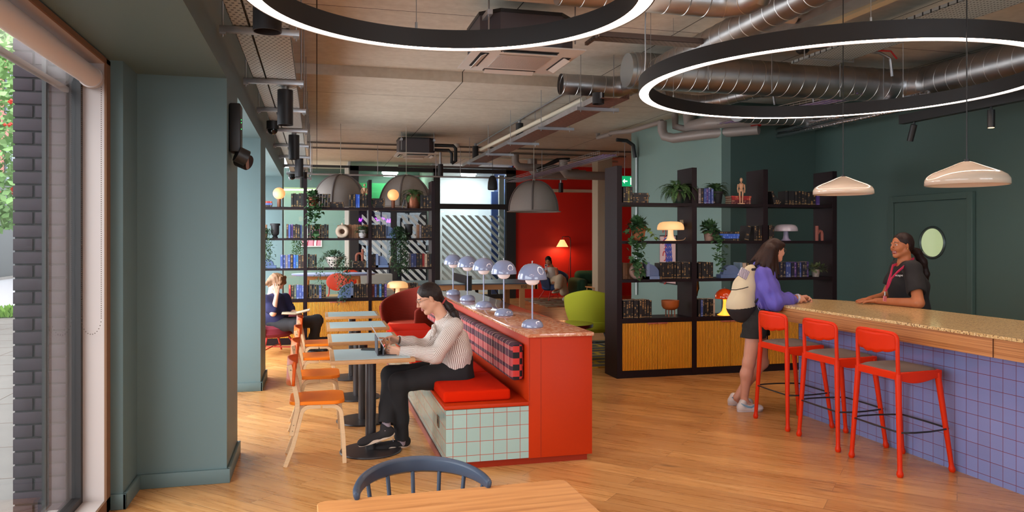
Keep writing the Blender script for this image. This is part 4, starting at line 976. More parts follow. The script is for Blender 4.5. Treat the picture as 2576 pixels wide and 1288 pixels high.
def rr(P, n=3):
    """keep first and last two corners sharp, round the rest"""
    core = P[1:-1]
    for _ in range(n):
        Q = [core[0]]
        for A, B in zip(core, core[1:]): Q += [(A[0] * .75 + B[0] * .25, A[1] * .75 + B[1] * .25), (A[0] * .25 + B[0] * .75, A[1] * .25 + B[1] * .75)]
        core = Q + [core[-1]]
    return [P[0]] + core + [P[-1]]
O1 = rr(out); bar = thing('bar_counter', 'long bar counter with speckled top, oak apron and lilac blue tiled front', 'bar', (4.7, 3.5, 0))
def sh(P, d=0.0): return [(x - 4.7 + (d if x < 4.65 else -d), y - 3.5 - (d if y > 6.3 else 0)) for x, y in P]
MB().prism(sh(O1), 1.008, 1.030).build('counter_top', M_bartop, bar, bev=.002)
MB().prism(sh(O1, .006), .885, 1.0078).build('apron', M_apron, bar)
MB().b2(-.501, -.4935, 3.92 - 3.5, 3.922 - 3.5, .886, 1.007).build('apron_joint', mat('apron_joint', (90, 52, 28), .7), bar)
MB().b2(4.40 - 4.7, 5.08 - 4.7, .6 - 3.5, 6.22 - 3.5, 0, .885).build('tiled_front', M_bluet, bar)
# ---------------------------------------------------------------- bar stools
M_st = mat('vermilion_lacquer', (216, 46, 4), .45, spec=.22)
M_sp = mat('grey_brown_seat_fabric', (112, 98, 90), .9, bump=.2, bscale=800)
def bar_stool(x, y, label, group='vermilion bar stools at the counter'):
    t = thing('bar_stool', label, 'bar stool', (x, y, 0), 0, group)
    hw, zt = .20, .715
    # seat frame with a dipping side rail
    mb = MB(); P = []
    for i in range(17): u = i / 16; P.append((-.19 + .37 * u, .665 - .035 * math.sin(PI * min(1, u * 1.15)) ** 1 * (1 - u * .3)))
    rail = P + [(.18, .72), (-.19, .712)]
    for s in (-1, 1): mb.prism([(a, b) for a, b in rail], s * hw - .012, s * hw + .012, axis='y')
    mb.b2(.155, .18, -hw, hw, .655, .72); mb.b2(-.19, -.165, -hw, hw, .66, .712); mb.b2(-.185, .175, -hw, hw, .70, .714)
    mb.build('seat_frame', M_st, t, bev=.004)
    cu = MB(); cu.grid(lambda u, v: Vector((-.178 + .356 * u, (v - .5) * 2 * (hw - .012), .716 + .030 * (max(0, 1 - abs(2 * u - 1) ** 4) * max(0, 1 - abs(2 * v - 1) ** 4)) ** .5 - .006 * math.sin(PI * v))), 18, 18)
    cu.b2(-.176, .176, -hw + .014, hw - .014, .712, .717); cu.build('seat_pad', M_sp, t)
    # legs
    for s in (-1, 1):
        R = [.022, .0215, .021, .0195, .018, .017, .0165, .017, .0225, .023, .016]
        T = [0, .1, .2, .4, .6, .8, .9, .935, .96, .98, 1.0]
        a, b = Vector((.155, s * (hw - .005), .70)), Vector((.245, s * .235, .0))
        MB().tube([a + (b - a) * t_ for t_ in T], R, 14).build('front_leg', M_st, t)
        a, b = Vector((-.180, s * (hw), .70)), Vector((-.205, s * .245, 0))
        MB().tube([a + (b - a) * t_ for t_ in T], R, 14).build('rear_leg', M_st, t)
    # back: bent hoop with scalloped panel
    def bx_(yy): return -.232 + .045 * (abs(yy) / hw) ** 2
    hoop = [(-.180, -hw, .68), (-.183, -hw, .76), (-.187, -hw, .88), (bx_(-hw), -hw, .945), (bx_(-hw * .95), -hw * .95, .972), (bx_(-hw * .84), -hw * .84, .984), (bx_(-.07), -.07, .990), (bx_(0), 0, .991)]
    hoop = hoop + [(a, -b, c) for a, b, c in hoop[-2::-1]]
    sm = [Vector(p) for p in hoop]
    for _ in range(2):
        q = [sm[0]]
        for A, B in zip(sm, sm[1:]): q += [A * .75 + B * .25, A * .25 + B * .75]
        sm = q + [sm[-1]]
    MB().tube(sm, .0145, 12, flat=(1.0, 1.0)).build('back_hoop', M_st, t)
    def bp(u, v):
        yy = (u - .5) * 2 * (hw - .012); top = .988 - .03 * max(0, (abs(yy) / hw) - .80) ** 2 / .04
        low = .872 - .011 * abs(math.sin(PI * 4 * u)) ** .8 - .026 * math.sin(PI * u)
        return Vector((bx_(yy) + .008 * (1 - v), yy, low + (top - low) * v))
    MB().grid(bp, 48, 6).build('back_panel', M_st, t, solid=.022)
    # footrest
    z = .305; f = lambda x_, y_: (x_, y_, z)
    P = [f(-.20, -.228), f(-.19, -.24), f(-.10, -.262), f(.03, -.262), f(.15, -.242), f(.225, -.219), f(.228, -.19), f(.235, 0), f(.228, .19), f(.225, .219), f(.15, .242), f(.03, .262), f(-.10, .262), f(-.19, .24), f(-.20, .228), f(-.205, 0)]
    MB().tube(P, .0065, 8, closed=True).build('footrest', M_black, t)
    return t
for k, (y, lb) in enumerate(((4.625, 'vermilion bar stool whose back shows largest, at the near side of the counter'), (5.265, 'vermilion bar stool in the middle of the three at the counter'), (5.91, 'vermilion bar stool closest to the person with the backpack'))):
    bar_stool(4.105, y, lb)
# ---------------------------------------------------------------- pendants over the bar
M_cer = mat('glossy_cream_ceramic', (226, 208, 188), .08, coat=.6)
def pendant(q, Zc, label):
    X = (q[0] - 1288) / 1900 * Zc; x, y, z = X * cA + Zc * sA, -X * sA + Zc * cA, 1.65 - (q[1] - 600) / 1900 * Zc
    t = thing('pendant_lamp', label, 'pendant lamp', (x, y, z), 0, 'glossy cream pendants over the bar')
    o = MB().lathe([(0, .142), (.018, .142), (.04, .135), (.11, .105), (.185, .074), (.212, .055), (.224, .032), (.225, .0)], seg=64).build('lamp_shade', M_cer, t)
    md = o.modifiers.new('s', 'SOLIDIFY'); md.thickness = .004; md.offset = -1
    MB().cyl((0, 0, .14), (0, 0, 3.75 - z), .0035, seg=8).cyl((0, 0, .135), (0, 0, .155), .014, seg=12).build('cord', M_black, t)
    MB().sph((0, 0, .06), .03).build('bulb', mat('dim_bulb', (200, 190, 170), .3), t)
pendant((2432, 466), 4.5, 'larger looking glossy cream pendant over the bar beside the track spot')
pendant((2121, 489), 5.98, 'glossy cream pendant before the dark bookcase edge')
# ---------------------------------------------------------------- door with porthole in the green wall
DX = 7.395; sc = 7.395 / 6.45
def dY(y): return y * sc
y0, y1, zt = dY(6.30), dY(7.30), 1.65 + (2.06 - 1.65) * sc
dr = MB(); dr.b2(DX - .012, DX, y0, y1, 0, zt)
door = struct('door_1', MB().b2(DX - .03, DX + .0, y0, y1, 0, zt - .01), M_teal_d)
fr = MB()
fr.b2(DX - .05, DX, y0 - .09, y0 - .01, 0, zt + .08); fr.b2(DX - .05, DX, y1 + .01, y1 + .09, 0, zt + .08); fr.b2(DX - .05, DX, y0 - .01, y1 + .01, zt, zt + .08)
fr.build('door_frame', M_teal_d, door, bev=.004)
pz = 1.65 + (1.606 - 1.65) * sc; py = dY(6.745)
MB().cyl((DX - .036, py, pz), (DX - .031, py, pz), .178, seg=48).build('porthole_glass', mat('lit_porthole_glass', (150, 165, 130), .1, emit=(205, 222, 165), estr=.42), door)
q = MB(); q.tube([(DX - .036, py + .19 * math.cos(2 * PI * k / 48), pz + .19 * math.sin(2 * PI * k / 48)) for k in range(48)], .016, 8, closed=True)
q.build('porthole_rim', mat('porthole_rim', (66, 78, 76), .35, metal=.3), door)
q = MB(); q.tube([(DX - .05, py + .178 * math.cos(-PI * .5 + .9 * k / 12), pz + .178 * math.sin(-PI * .5 + .9 * k / 12)) for k in range(13)], .007, 6); q.build('porthole_inner_rim', M_galv, door)
# ---------------------------------------------------------------- wooden table and blue chair right in front
M_oak = woodgrain('honey_oak', (208, 150, 92), (200, 140, 82), (176, 116, 62), (1.2, 20, 1.2))
tz = .74
A, B_, Cc = atZ(797, 1262, tz), atZ(1420, 1205, tz), atZ(1520, 1300, tz)
u = (B_ - A); wd = u.length; ang = math.atan2(u.y, u.x)
ft = thing('oak_table', 'honey coloured oak table top at the bottom edge of the picture', 'table', ((A.x + B_.x) / 2, (A.y + B_.y) / 2, 0), ang)
P = [(-wd / 2, -1.0), (wd / 2, -1.0), (wd / 2, -.03)] + [(wd / 2 - .03 + .03 * math.cos(a), -.03 + .03 * math.sin(a)) for a in (0.4, .8, 1.2)] + [(wd / 2 - .03, 0), (-wd / 2 + .03, 0)] + [(-wd / 2 + .03 + .03 * math.cos(a), -.03 + .03 * math.sin(a)) for a in (PI - 1.2, PI - .8, PI - .4)] + [(-wd / 2, -.03)]
MB().prism(P, tz - .028, tz).build('table_top', M_oak, ft, bev=.003)
for x in (-1, 1):
    for y in (-.92, -.08): MB().cyl((x * (wd / 2 - .08), y, 0), (x * (wd / 2 - .1), y, tz - .028), .018, .025, seg=14).build('leg', M_oak, ft)
M_navy = mat('slate_blue_paint', (52, 66, 86), .42)
p = atZ(1073, 1243, .755)
bc = thing('spindle_chair', 'slate blue spindle back chair tucked behind the oak table', 'chair', (p.x, p.y + .02, 0), ang)
R = .30; hoop = []
for k in range(25):
    a = PI * k / 24; hoop.append((.237 * math.cos(a), .02 + .30 * math.sin(a), .750 + .012 * math.sin(a)))
mb = MB(); rings = []
for i, pz_ in enumerate(hoop):
    pv = Vector(pz_); c = Vector((0, .02, pv.z)); n = (pv - c).normalized(); k = abs(i - 12) / 12; hh = .034 - .014 * k ** 2
    rings.append([mb.bm.verts.new(pv + n * a + Vector((0, 0, b))) for a, b in ((-.012, -hh), (.010, -hh), (.018, hh * .8), (.004, hh), (-.014, hh * .8))])
for a, b in zip(rings, rings[1:]):
    for k in range(5): mb.bm.faces.new((a[k], a[(k + 1) % 5], b[(k + 1) % 5], b[k]))
mb.bm.faces.new(rings[0]); mb.bm.faces.new(rings[-1]); mb._fin(list(mb.bm.verts), None, True)
mb.build('back_hoop', M_navy, bc, subd=1)
for k in range(7):
    a = PI * (.08 + .84 * k / 6); x_, y_ = .237 * math.cos(a), .02 + .30 * math.sin(a)
    MB().cyl((x_ * .8, .02 + (y_ - .02) * .80, .44), (x_, y_, .735), .008, seg=12).build('spindle', M_navy, bc)
MB().prism([(.23 * math.cos(a) , .09 + .19 * math.sin(a)) for a in [2 * PI * k / 32 for k in range(32)]], .42, .455).build('seat', M_navy, bc, bev=.01)
for sx_, sy_ in ((1, 1), (-1, 1), (1, -1), (-1, -1)): MB().cyl((sx_ * .2, .09 + sy_ * .19, 0), (sx_ * .15, .09 + sy_ * .13, .43), .012, .017, seg=12).build('leg', M_navy, bc)
# ---------------------------------------------------------------- bookcases
M_dkw = mat('dark_aubergine_wood', (28, 14, 19), .5, spec=.25, noise=.08, nscale=6, stretch=(1, 1, 10))
def flute_mat():
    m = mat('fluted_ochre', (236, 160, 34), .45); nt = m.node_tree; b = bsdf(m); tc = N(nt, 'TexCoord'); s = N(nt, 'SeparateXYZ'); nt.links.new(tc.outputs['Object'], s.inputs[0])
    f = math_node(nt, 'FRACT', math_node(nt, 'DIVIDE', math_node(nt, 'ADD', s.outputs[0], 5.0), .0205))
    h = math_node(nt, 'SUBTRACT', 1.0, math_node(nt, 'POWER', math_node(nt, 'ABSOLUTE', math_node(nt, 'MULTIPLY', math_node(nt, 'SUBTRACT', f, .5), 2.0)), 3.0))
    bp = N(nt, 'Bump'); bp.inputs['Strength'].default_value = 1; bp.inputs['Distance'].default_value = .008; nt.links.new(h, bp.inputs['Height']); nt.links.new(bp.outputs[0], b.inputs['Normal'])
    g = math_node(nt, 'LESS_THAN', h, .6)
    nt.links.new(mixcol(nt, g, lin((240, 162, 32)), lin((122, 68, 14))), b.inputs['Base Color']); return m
M_flute = flute_mat(); M_pull = mat('terracotta_pull', (170, 92, 76), .45)
def bookcase(name, label, X, w, yf, depth, zs, ztop, zb, doors, th=.034):
    """X: panel front-left x positions, w: panel thickness, zs: shelf top heights (top to bottom), doors: per-bay door split"""
    t = thing(name, label, 'bookcase', (0, yf, 0))
    for x in X: MB().b2(x, x + w, 0, depth, 0, ztop).build('upright_panel', M_dkw, t, bev=.001)
    for (a, b) in zip(X, X[1:]):
        for z in zs[:-1]: MB().b2(a + w, b, .004, depth - .004, z - th, z).build('shelf', M_dkw, t)
        MB().b2(a + w, b, .002, depth - .002, zs[-1] - .05, zs[-1]).build('shelf', M_dkw, t)
        c = MB().b2(a + w, b, .02, depth - .01, zb, zs[-1] - .05).build('cabinet_body', M_dkw, t)
        MB().b2(a + w, b, .006, depth - .02, 0, zb).build('plinth', M_dkw, t)
        n = doors; wd = (b - a - w) / n
        for k in range(n):
            x0 = a + w + k * wd
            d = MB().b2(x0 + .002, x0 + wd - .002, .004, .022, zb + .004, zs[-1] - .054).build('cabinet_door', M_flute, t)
            hx = x0 + wd - .13 if k % 2 == 0 else x0 + .003
            MB().b2(hx, hx + .127, -.006, .006, zs[-1] - .068, zs[-1] - .052, bev=.001).build('door_pull', M_pull, d)
    return t
RY = 8.29; RX = [3.417, 4.388, 5.362, 6.358]; RZ = [2.075, 1.621, 1.163, .700]
bookcase('bookcase', 'open aubergine bookcase with ochre fluted doors beside the bar', RX, .065, RY, .385, RZ, 2.508, .085, 2)
LY = 12.2; LXs = [-1.19, -.201, .795, 1.806]; LZ = [2.139, 1.656, 1.187, .710]
bookcase('bookcase', 'long open aubergine bookcase with ochre fluted doors in the far lounge', LXs, .052, LY, .37, LZ, 2.585, .105, 2)
# ---------------------------------------------------------------- books
def book_mat(name, col, ink, dens=.5):
    key = 'book_' + name
    if key in MATS: return MATS[key]
    m = mat(key, col, .5); nt = m.node_tree; b = bsdf(m)
    tc = N(nt, 'TexCoord'); s = N(nt, 'SeparateXYZ'); nt.links.new(tc.outputs['Generated'], s.inputs[0])
    oi = N(nt, 'ObjectInfo'); cb = N(nt, 'CombineXYZ')
    nt.links.new(math_node(nt, 'MULTIPLY', s.outputs[0], .7), cb.inputs[0]); nt.links.new(math_node(nt, 'MULTIPLY', s.outputs[2], 24.0), cb.inputs[1]); nt.links.new(math_node(nt, 'MULTIPLY', oi.outputs['Random'], 90.0), cb.inputs[2])
    nz = N(nt, 'TexNoise'); nz.inputs['Scale'].default_value = 1.0; nz.inputs['Detail'].default_value = 1; nt.links.new(cb.outputs[0], nz.inputs[0])
    cc = N(nt, 'CombineXYZ'); nt.links.new(math_node(nt, 'MULTIPLY', s.outputs[2], 3.2), cc.inputs[0]); nt.links.new(math_node(nt, 'MULTIPLY', oi.outputs['Random'], 50.0), cc.inputs[1])
    n2 = N(nt, 'TexNoise'); n2.inputs['Scale'].default_value = 1.0; n2.inputs['Detail'].default_value = 0; nt.links.new(cc.outputs[0], n2.inputs[0])
    f = math_node(nt, 'GREATER_THAN', nz.outputs[0], 1 - dens)
    f = math_node(nt, 'MULTIPLY', f, math_node(nt, 'GREATER_THAN', n2.outputs[0], .52))
    f = math_node(nt, 'MULTIPLY', f, math_node(nt, 'LESS_THAN', math_node(nt, 'ABSOLUTE', math_node(nt, 'SUBTRACT', s.outputs[0], .5)), .27))
    band = math_node(nt, 'LESS_THAN', math_node(nt, 'ABSOLUTE', math_node(nt, 'SUBTRACT', s.outputs[2], .07)), .018)
    f = math_node(nt, 'MAXIMUM', f, band)
    f = math_node(nt, 'MULTIPLY', f, math_node(nt, 'LESS_THAN', s.outputs[1], .02))
    nt.links.new(mixcol(nt, math_node(nt, 'MULTIPLY', f, .6), lin(col), lin(ink)), b.inputs['Base Color']); return m
GOLD = (196, 158, 104)
BK = {'k': ('black', (30, 26, 29), GOLD), 'K': ('black', (24, 20, 22), (200, 150, 90)), 'n': ('dark navy', (34, 34, 52), (186, 166, 130)), 'b': ('blue', (66, 84, 150), (180, 190, 215)), 'B': ('bright blue', (52, 96, 200), (150, 180, 235)),
      'c': ('cyan blue', (60, 120, 176), (200, 190, 150)), 'p': ('purple', (72, 52, 120), (190, 160, 200)), 'g': ('grey green', (84, 100, 88), (190, 180, 140)), 'r': ('red', (158, 34, 36), (220, 170, 120)), 't': ('tan brown', (142, 98, 66), (90, 60, 40)),
      'w': ('cream', (196, 172, 150), (120, 90, 70)), 'y': ('grey', (118, 110, 116), (190, 180, 170)), 'o': ('olive', (92, 84, 40), (210, 190, 90)), 'm': ('dark brown', (58, 40, 36), GOLD), 'l': ('light grey blue', (112, 136, 156), (200, 200, 200)), 'R': ('dark red', (96, 30, 38), (200, 150, 120))}
M_page = mat('book_pages', (196, 176, 150), .9, noise=.1, nscale=90, stretch=(30, 1, 1))
PROTO = {}
def book_proto(c):
    if c in PROTO: return PROTO[c]
    nm, col, ink = BK[c]; m = book_mat(nm.replace(' ', '_') + c, col, ink)
    mb = MB(); mb.b2(-.5, .5, 0, 1, 0, 1); o = mb.build('book', m); me = o.data; bpy.data.objects.remove(o)
    # unit book: cover + inset page block on top and back
    bm = bmesh.new(); bm.from_mesh(me)
    q = bmesh.ops.create_cube(bm, size=1.0); bmesh.ops.scale(bm, vec=(.74, .9, 1.004), verts=q['verts']); bmesh.ops.translate(bm, vec=(0, .54, .5), verts=q['verts'])
    for f in {f for v in q['verts'] for f in v.link_faces}: f.material_index = 1
    bm.to_mesh(me); bm.free(); me.materials.append(M_page)
    PROTO[c] = me; return me
def put_book(c, x, y, z, w, h, d, lean=0.0, flat=False, label='', group='', rz=0.0):
    me = book_proto(c); o = bpy.data.objects.new('book', me); link(o)
    if flat:
        o.scale = (w, d, h); o.rotation_euler = (0, -PI / 2, rz); o.location = (x + h / 2, y, z + w / 2)
    else:
        o.scale = (w, d, h); o.rotation_euler = (0, lean, rz)
        o.location = (x, y, z + (abs(math.sin(lean)) * w / 2)) 
    tag(o, label, 'book', group); return o
random.seed(11)
def row(Y, z, px0, px1, cols, where, frm='window', h=.215, lean=0.0, back=.03):
    a = atY(px0, 600, Y + back).x; b = atY(px1, 600, Y + back).x; n = len(cols)
    ws = [random.uniform(.85, 1.15) for _ in cols]; S = sum(ws); x = a
    for i, c in enumerate(cols):
        w = ws[i] / S * (b - a); hh = h * random.uniform(.95, 1.03)
        ln = lean * (i + 1) / n
        put_book(c, x + w / 2, Y + back + random.uniform(-.012, .012), z, w * .90, hh, .15, lean=ln, label='%s book, %s from the %s side, %s' % (BK[c][0], ORD[i], frm, where), group='books %s' % where); x += w
def stack(Y, z, px0, px1, cols, where, th=.028, back=.04):
    a = atY(px0, 600, Y + back).x; b = atY(px1, 600, Y + back).x
    for i, c in enumerate(cols):
        put_book(c, (a + b) / 2 + random.uniform(-.006, .006), Y + back, z + i * th, th * .96, (b - a) * random.uniform(.94, 1), .15, flat=True, label='flat lying %s book, %s from the bottom, %s' % (BK[c][0], ORD[i], where), group='stacked books %s' % where)
L1, L2, L3, L4 = LZ; R1, R2, R3, R4 = RZ
# far bookcase
stack(LY, L1, 650, 684, 'kbr', 'beside the globe lamp near the piers', .03)
row(LY, L1, 732, 764, 'kkkkk', 'top shelf before the first upright')
row(LY, L1, 797, 830, 'kkkkk', 'top shelf beside the copper ivy pot', lean=.06)
stack(LY, L1, 829, 865, 'kKm', 'below the first dome pendant', .03); 
row(LY, L1, 878, 927, 'kKkBBkKkk', 'top shelf under the sitting wooden figure')
stack(LY, L1, 936, 969, 'kKKKK', 'beside the second globe lamp', .031)
row(LY, L1, 1013, 1018, 'k', 'leaning alone against the copper fern pot', lean=.18)
row(LY, L1, 1057, 1086, 'kKkk', 'top shelf beyond the copper fern pot')
row(LY, L2, 658, 671, 'mt', 'second shelf behind the trailing plant')
row(LY, L2, 720, 764, 'mbpkKkbg', 'second shelf near the black vase')
row(LY, L2, 774, 827, 'kkKKkkmnK', 'second shelf beyond the trailing ivy')
row(LY, L2, 849, 926, 'ttttttttttttt', 'tan row behind the ring vase', back=.12)
row(LY, L2, 936, 971, 'kKkKKkk', 'second shelf before the grey blue arch')
row(LY, L2, 1049, 1087, 'tykKkKk', 'second shelf beyond the second black vase')
row(LY, L3, 705, 765, 'bbybkBcmm', 'third shelf above the reading person')
row(LY, L3, 774, 797, 'Kkkk', 'third shelf beside the spotted bowl')
stack(LY, L3, 887, 921, 'kKkK', 'under the terracotta arch vase', .026)
row(LY, L3, 922, 926, 'l', 'standing slim beside the second upright', h=.34)
row(LY, L3, 935, 945, 'kK', 'third shelf before the square bookend')
row(LY, L3, 1028, 1087, 'ybbkkrwmk', 'third shelf beyond the trailing green plant')
row(LY, L4, 726, 765, 'rkgbbb', 'lowest shelf behind the reader')
row(LY, L4, 773, 820, 'kknKkbkK', 'lowest shelf below the spotted bowl')
row(LY, L4, 885, 926, 'kKkKKkm', 'lowest shelf beyond the blue bookend')
row(LY, L4, 935, 973, 'Rbkckp', 'lowest shelf before the glowing mushroom lamp')
row(LY, L4, 1026, 1052, 'tkkKk', 'lowest shelf behind the glowing mushroom lamp', back=.15)
# near bookcase by the bar
row(RY, R1, 1567, 1592, 'kkok', 'top shelf at the corner by the exit sign', h=.19)
stack(RY, R1, 1592, 1633, 'KkKKk', 'beside the potted fern', .024)
row(RY, R1, 1757, 1794, 'ykbpbb', 'top shelf under the smaller fern', h=.19)
row(RY, R1, 1795, 1800, 'n', 'leaning at the end of the blue row', h=.19, lean=-.28)
stack(RY, R1, 1840, 1890, 'RRrr', 'red stack behind the wooden figure', .026, .06)
row(RY, R1, 1946, 1968, 'kKk', 'slumped beyond the third upright', h=.17, lean=-.75)
row(RY, R1, 1975, 2062, 'kKkkKkkkKkp', 'dark row by the top of the bar bookcase', h=.17)
stack(RY, R2, 1808, 1860, 'kBBk', 'cream edged stack beyond the ivy', .029)
row(RY, R2, 1872, 1884, 'k', 'large dark volume leaning beside the blue stack', h=.19, lean=.22)
row(RY, R2, 1896, 1923, 'kkKKK', 'gold row beside the third upright', h=.19)
row(RY, R2, 1933, 1947, 'kkk', 'dark trio before the white unlit lamp', h=.19)
row(RY, R3, 1567, 1622, 'ttttttttt', 'tan row behind the speckled ring vase', back=.14, h=.195)
row(RY, R3, 1660, 1748, 'kkKKkKKkkKkkKkk', 'long black row beside the framed swirl print', h=.2)
row(RY, R3, 1757, 1795, 'KKkkKk', 'black row below the ivy', h=.2)
row(RY, R3, 1862, 1885, 'lwwk', 'behind the backpack', h=.19)
row(RY, R3, 1962, 2036, 'nnbbnpnbnnp', 'dark blue row behind the bar visitor', h=.19)
row(RY, R4, 1567, 1640, 'KkKkkkkKkkk', 'lowest shelf beside the terracotta bowl', h=.22)
row(RY, R4, 1757, 1800, 'kbkKkKkw', 'lowest shelf beside the orange lamp', h=.21)
# ---------------------------------------------------------------- vases, bookends, figures
def at_(px, Y): return atY(px, 600, Y).x
M_bv = mat('matt_black_ceramic', (32, 30, 34), .6); M_terr = mat('terracotta', (140, 78, 58), .7, bump=.1, bscale=120); M_crm = mat('speckled_cream_ceramic', (200, 180, 160), .7, noise=.06, nscale=120)
M_bbl = mat('dusty_blue_stone', (96, 116, 156), .7, noise=.07, nscale=14)
def black_vase(px, lb):
    one('vase', MB().lathe([(0, 0), (.042, 0), (.042, .02), (.032, .03), (.032, .035), (.055, .055), (.062, .08), (.062, .195), (.076, .195), (.076, .225), (.062, .228), (.058, .20), (.058, .06), (0, .05)], seg=36), M_bv, lb, 'vase', 'ribbed black vases', loc=(at_(px, LY + .1), LY + .1, L2))
black_vase(692, 'matt black goblet vase on the second shelf near the piers'); black_vase(1028, 'matt black goblet vase beside the trailing green plant')
def ring_vase(px, Y, z, s, lb, m=M_crm):
    t = one('ring_vase', MB().tube([(.072 * s * math.cos(2 * PI * k / 40), 0, .105 * s + .072 * s * math.sin(2 * PI * k / 40)) for k in range(40)], .034 * s, 16, closed=True).lathe([(.013 * s, .20 * s), (.014 * s, .235 * s), (.018 * s, .24 * s), (.012 * s, .24 * s), (.010 * s, .2 * s)], seg=20), m, lb, 'vase', loc=(at_(px, Y), Y, z)); return t
ring_vase(861, LY + .07, L2 - .0, 1.0, 'smooth cream ring vase before the row of tan books')
ring_vase(1602, RY + .07, R3, .92, 'speckled pinkish ring vase under the trailing ivy', mat('pinkish_ceramic', (202, 166, 150), .7, noise=.08, nscale=120))
def bookend(px, Y, z, R, lb, kind='quarter', flip=1):
    t = thing('bookend', lb, 'bookend', (at_(px, Y + .1), Y + .1, z), 0, 'dusty blue bookends')
    if kind == 'arch':
        P = [(R * math.cos(a), .045 + R * math.sin(a)) for a in [PI * k / 20 for k in range(21)]]
        MB().prism(P, -.04, .04, axis='y').build('arch_block', M_bbl, t, bev=.003); MB().b2(-R * 1.35, R * 1.35, -.06, .06, 0, .045).build('base', M_bbl, t)
    else:
        P = [(0, .035)] + [(flip * R * math.cos(a), .035 + R * math.sin(a)) for a in [PI / 2 * k / 14 for k in range(15)]]
        MB().prism(P, -.04, .04, axis='y').build('quarter_block', M_bbl, t, bev=.003)
        MB().b2(min(0, -flip * .04), max(0, -flip * .04), -.06, .06, 0, R + .06).b2(min(-flip * .04, flip * R * 1.05), max(-flip * .04, flip * R * 1.05), -.06, .06, 0, .035).build('corner_plate', mat('pale_blue_plate', (120, 140, 180), .6), t)
bookend(672, LY, L3, .10, 'dusty blue arch bookend near the piers above the reader', 'arch')
bookend(971, LY, L2, .16, 'dusty blue quarter round bookend on the second shelf by the dark uprights')
bookend(951, LY, L3, .155, 'dusty blue quarter round bookend in its pale corner plate on third shelf')
bookend(882, LY, L4, .19, 'pale blue bookend on the lowest shelf beside the hanging ivy', flip=-1)
bookend(1629, RY, R3, .145, 'dusty blue quarter round bookend beside the speckled ring vase')
bookend(1836, RY, R3, .115, 'blue and pink mottled arch bookend behind the backpack', 'arch')
def tube_vase(px, Y, z, P, r, lb, m=M_terr):
    one('tube_vase', MB().tube(P, r, 16), m, lb, 'vase', loc=(at_(px, Y + .08), Y + .08, z))
tube_vase(904, LY, L3 + .104, [(-.048, 0, 0), (-.048, 0, .07)] + [tuple(p) for p in arc((0, 0, .075), .048, PI, 0, 10, 'xz')] + [(.048, 0, .0)], .019, 'terracotta arch shaped vase standing on the black books')
one('vase_neck', MB().cyl((.0, 0, 0), (.0, 0, .19), .019, seg=16), M_terr, 'straight upright tube of the terracotta arch vase', 'vase', loc=(at_(904, LY + .08) + .05, LY + .08, L3 + .104))
tube_vase(2060, RY, R2, [(-.03, 0, 0), (-.03, 0, .19)], .022, 'straight terracotta tube of the h shaped vase at the dark end of bookcase', mat('rosy_terracotta', (150, 84, 72), .6))
tube_vase(2062, RY, R2, [(-.03, 0, .09), (-.02, 0, .115), (.0, 0, .125), (.025, 0, .115), (.035, 0, .09), (.037, 0, 0)], .02, 'curved terracotta arm of the h shaped vase at the dark end of bookcase', mat('rosy_terracotta', (150, 84, 72), .6))
one('cream_vase', MB().tube([(0, 0, 0), (0, 0, .12), (.02, 0, .17), (.05, 0, .18)], .016, 12), M_crm, 'thin cream curved vase beside the trailing green plant', 'vase', loc=(at_(981, LY + .1), LY + .1, L3))
# glowing lamps on the shelves
M_globe = emis('warm_globe', (255, 164, 96), .85, (230, 180, 130)); M_lwood = mat('walnut_stem', (128, 72, 42), .5)
def globe_lamp(px, lb):
    t = thing('globe_lamp', lb, 'lamp', (at_(px, LY + .12), LY + .12, L1), 0, 'glowing globe lamps on wooden stems')
    MB().cyl((0, 0, 0), (0, 0, .14), .029, seg=24).build('stem', M_lwood, t); MB().sph((0, 0, .215), .092, 36, 24).build('globe', M_globe, t); MB().tube([(.03, .0, .005), (.08, -.02, .004), (.14, .02, .004)], .003, 6).build('cord', M_black, t)
globe_lamp(702, 'glowing globe lamp on the top shelf near the piers'); globe_lamp(989, 'glowing globe lamp before the second dome pendant')
def mushroom(px, Y, z, s, lb, mshade, mbase, grp='mushroom lamps'):
    t = thing('mushroom_lamp', lb, 'lamp', (at_(px, Y + .15), Y + .15, z), 0, grp)
    MB().lathe([(0, 0), (.062 * s, 0), (.066 * s, .006 * s), (.058 * s, .012 * s), (.040 * s, .03 * s), (.032 * s, .07 * s), (.029 * s, .12 * s), (.028 * s, .15 * s), (0, .15 * s)], seg=36).build('base', mbase, t)
    MB().lathe([(.148 * s, .124 * s), (.150 * s, .13 * s), (.150 * s, .15 * s), (.142 * s, .18 * s), (.12 * s, .205 * s), (.085 * s, .216 * s), (0, .22 * s)], seg=48).build('lamp_shade', mshade, t).modifiers.new('s', 'SOLIDIFY').thickness = .004
    return t
M_ml = emis('glowing_mushroom_shade', (255, 190, 120), .6, (236, 196, 150)); M_mb = mat('glowing_white_base', (240, 222, 196), .3, emit=(255, 206, 150), estr=.4)
m1 = mushroom(1000, LY, L4, 1.13, 'glowing mushroom lamp on the lowest shelf behind the woman with tablet', M_ml, M_mb)
m2 = mushroom(1687, RY, R2, 1.08, 'brightly glowing white mushroom lamp beside the terracotta ivy pot', M_ml, M_mb)
MB().tube(bez((.05, .03, .005), (.12, -.1, .005), (.2, 0, -.0), (.24, .06, .08), 14) + bez((.24, .06, .08), (.25, .08, .12), (.25, .1, .15), (.25, .1, .16), 4)[1:], .0035, 6).build('cord', mat('lit_cord', (230, 190, 150), .5), m2)
mushroom(1977, RY, R2, .97, 'unlit white mushroom lamp in the dark bay of the bookcase', mat('unlit_white_shade', (196, 186, 196), .15, coat=.5), mat('unlit_white_base', (170, 162, 190), .25, coat=.4))
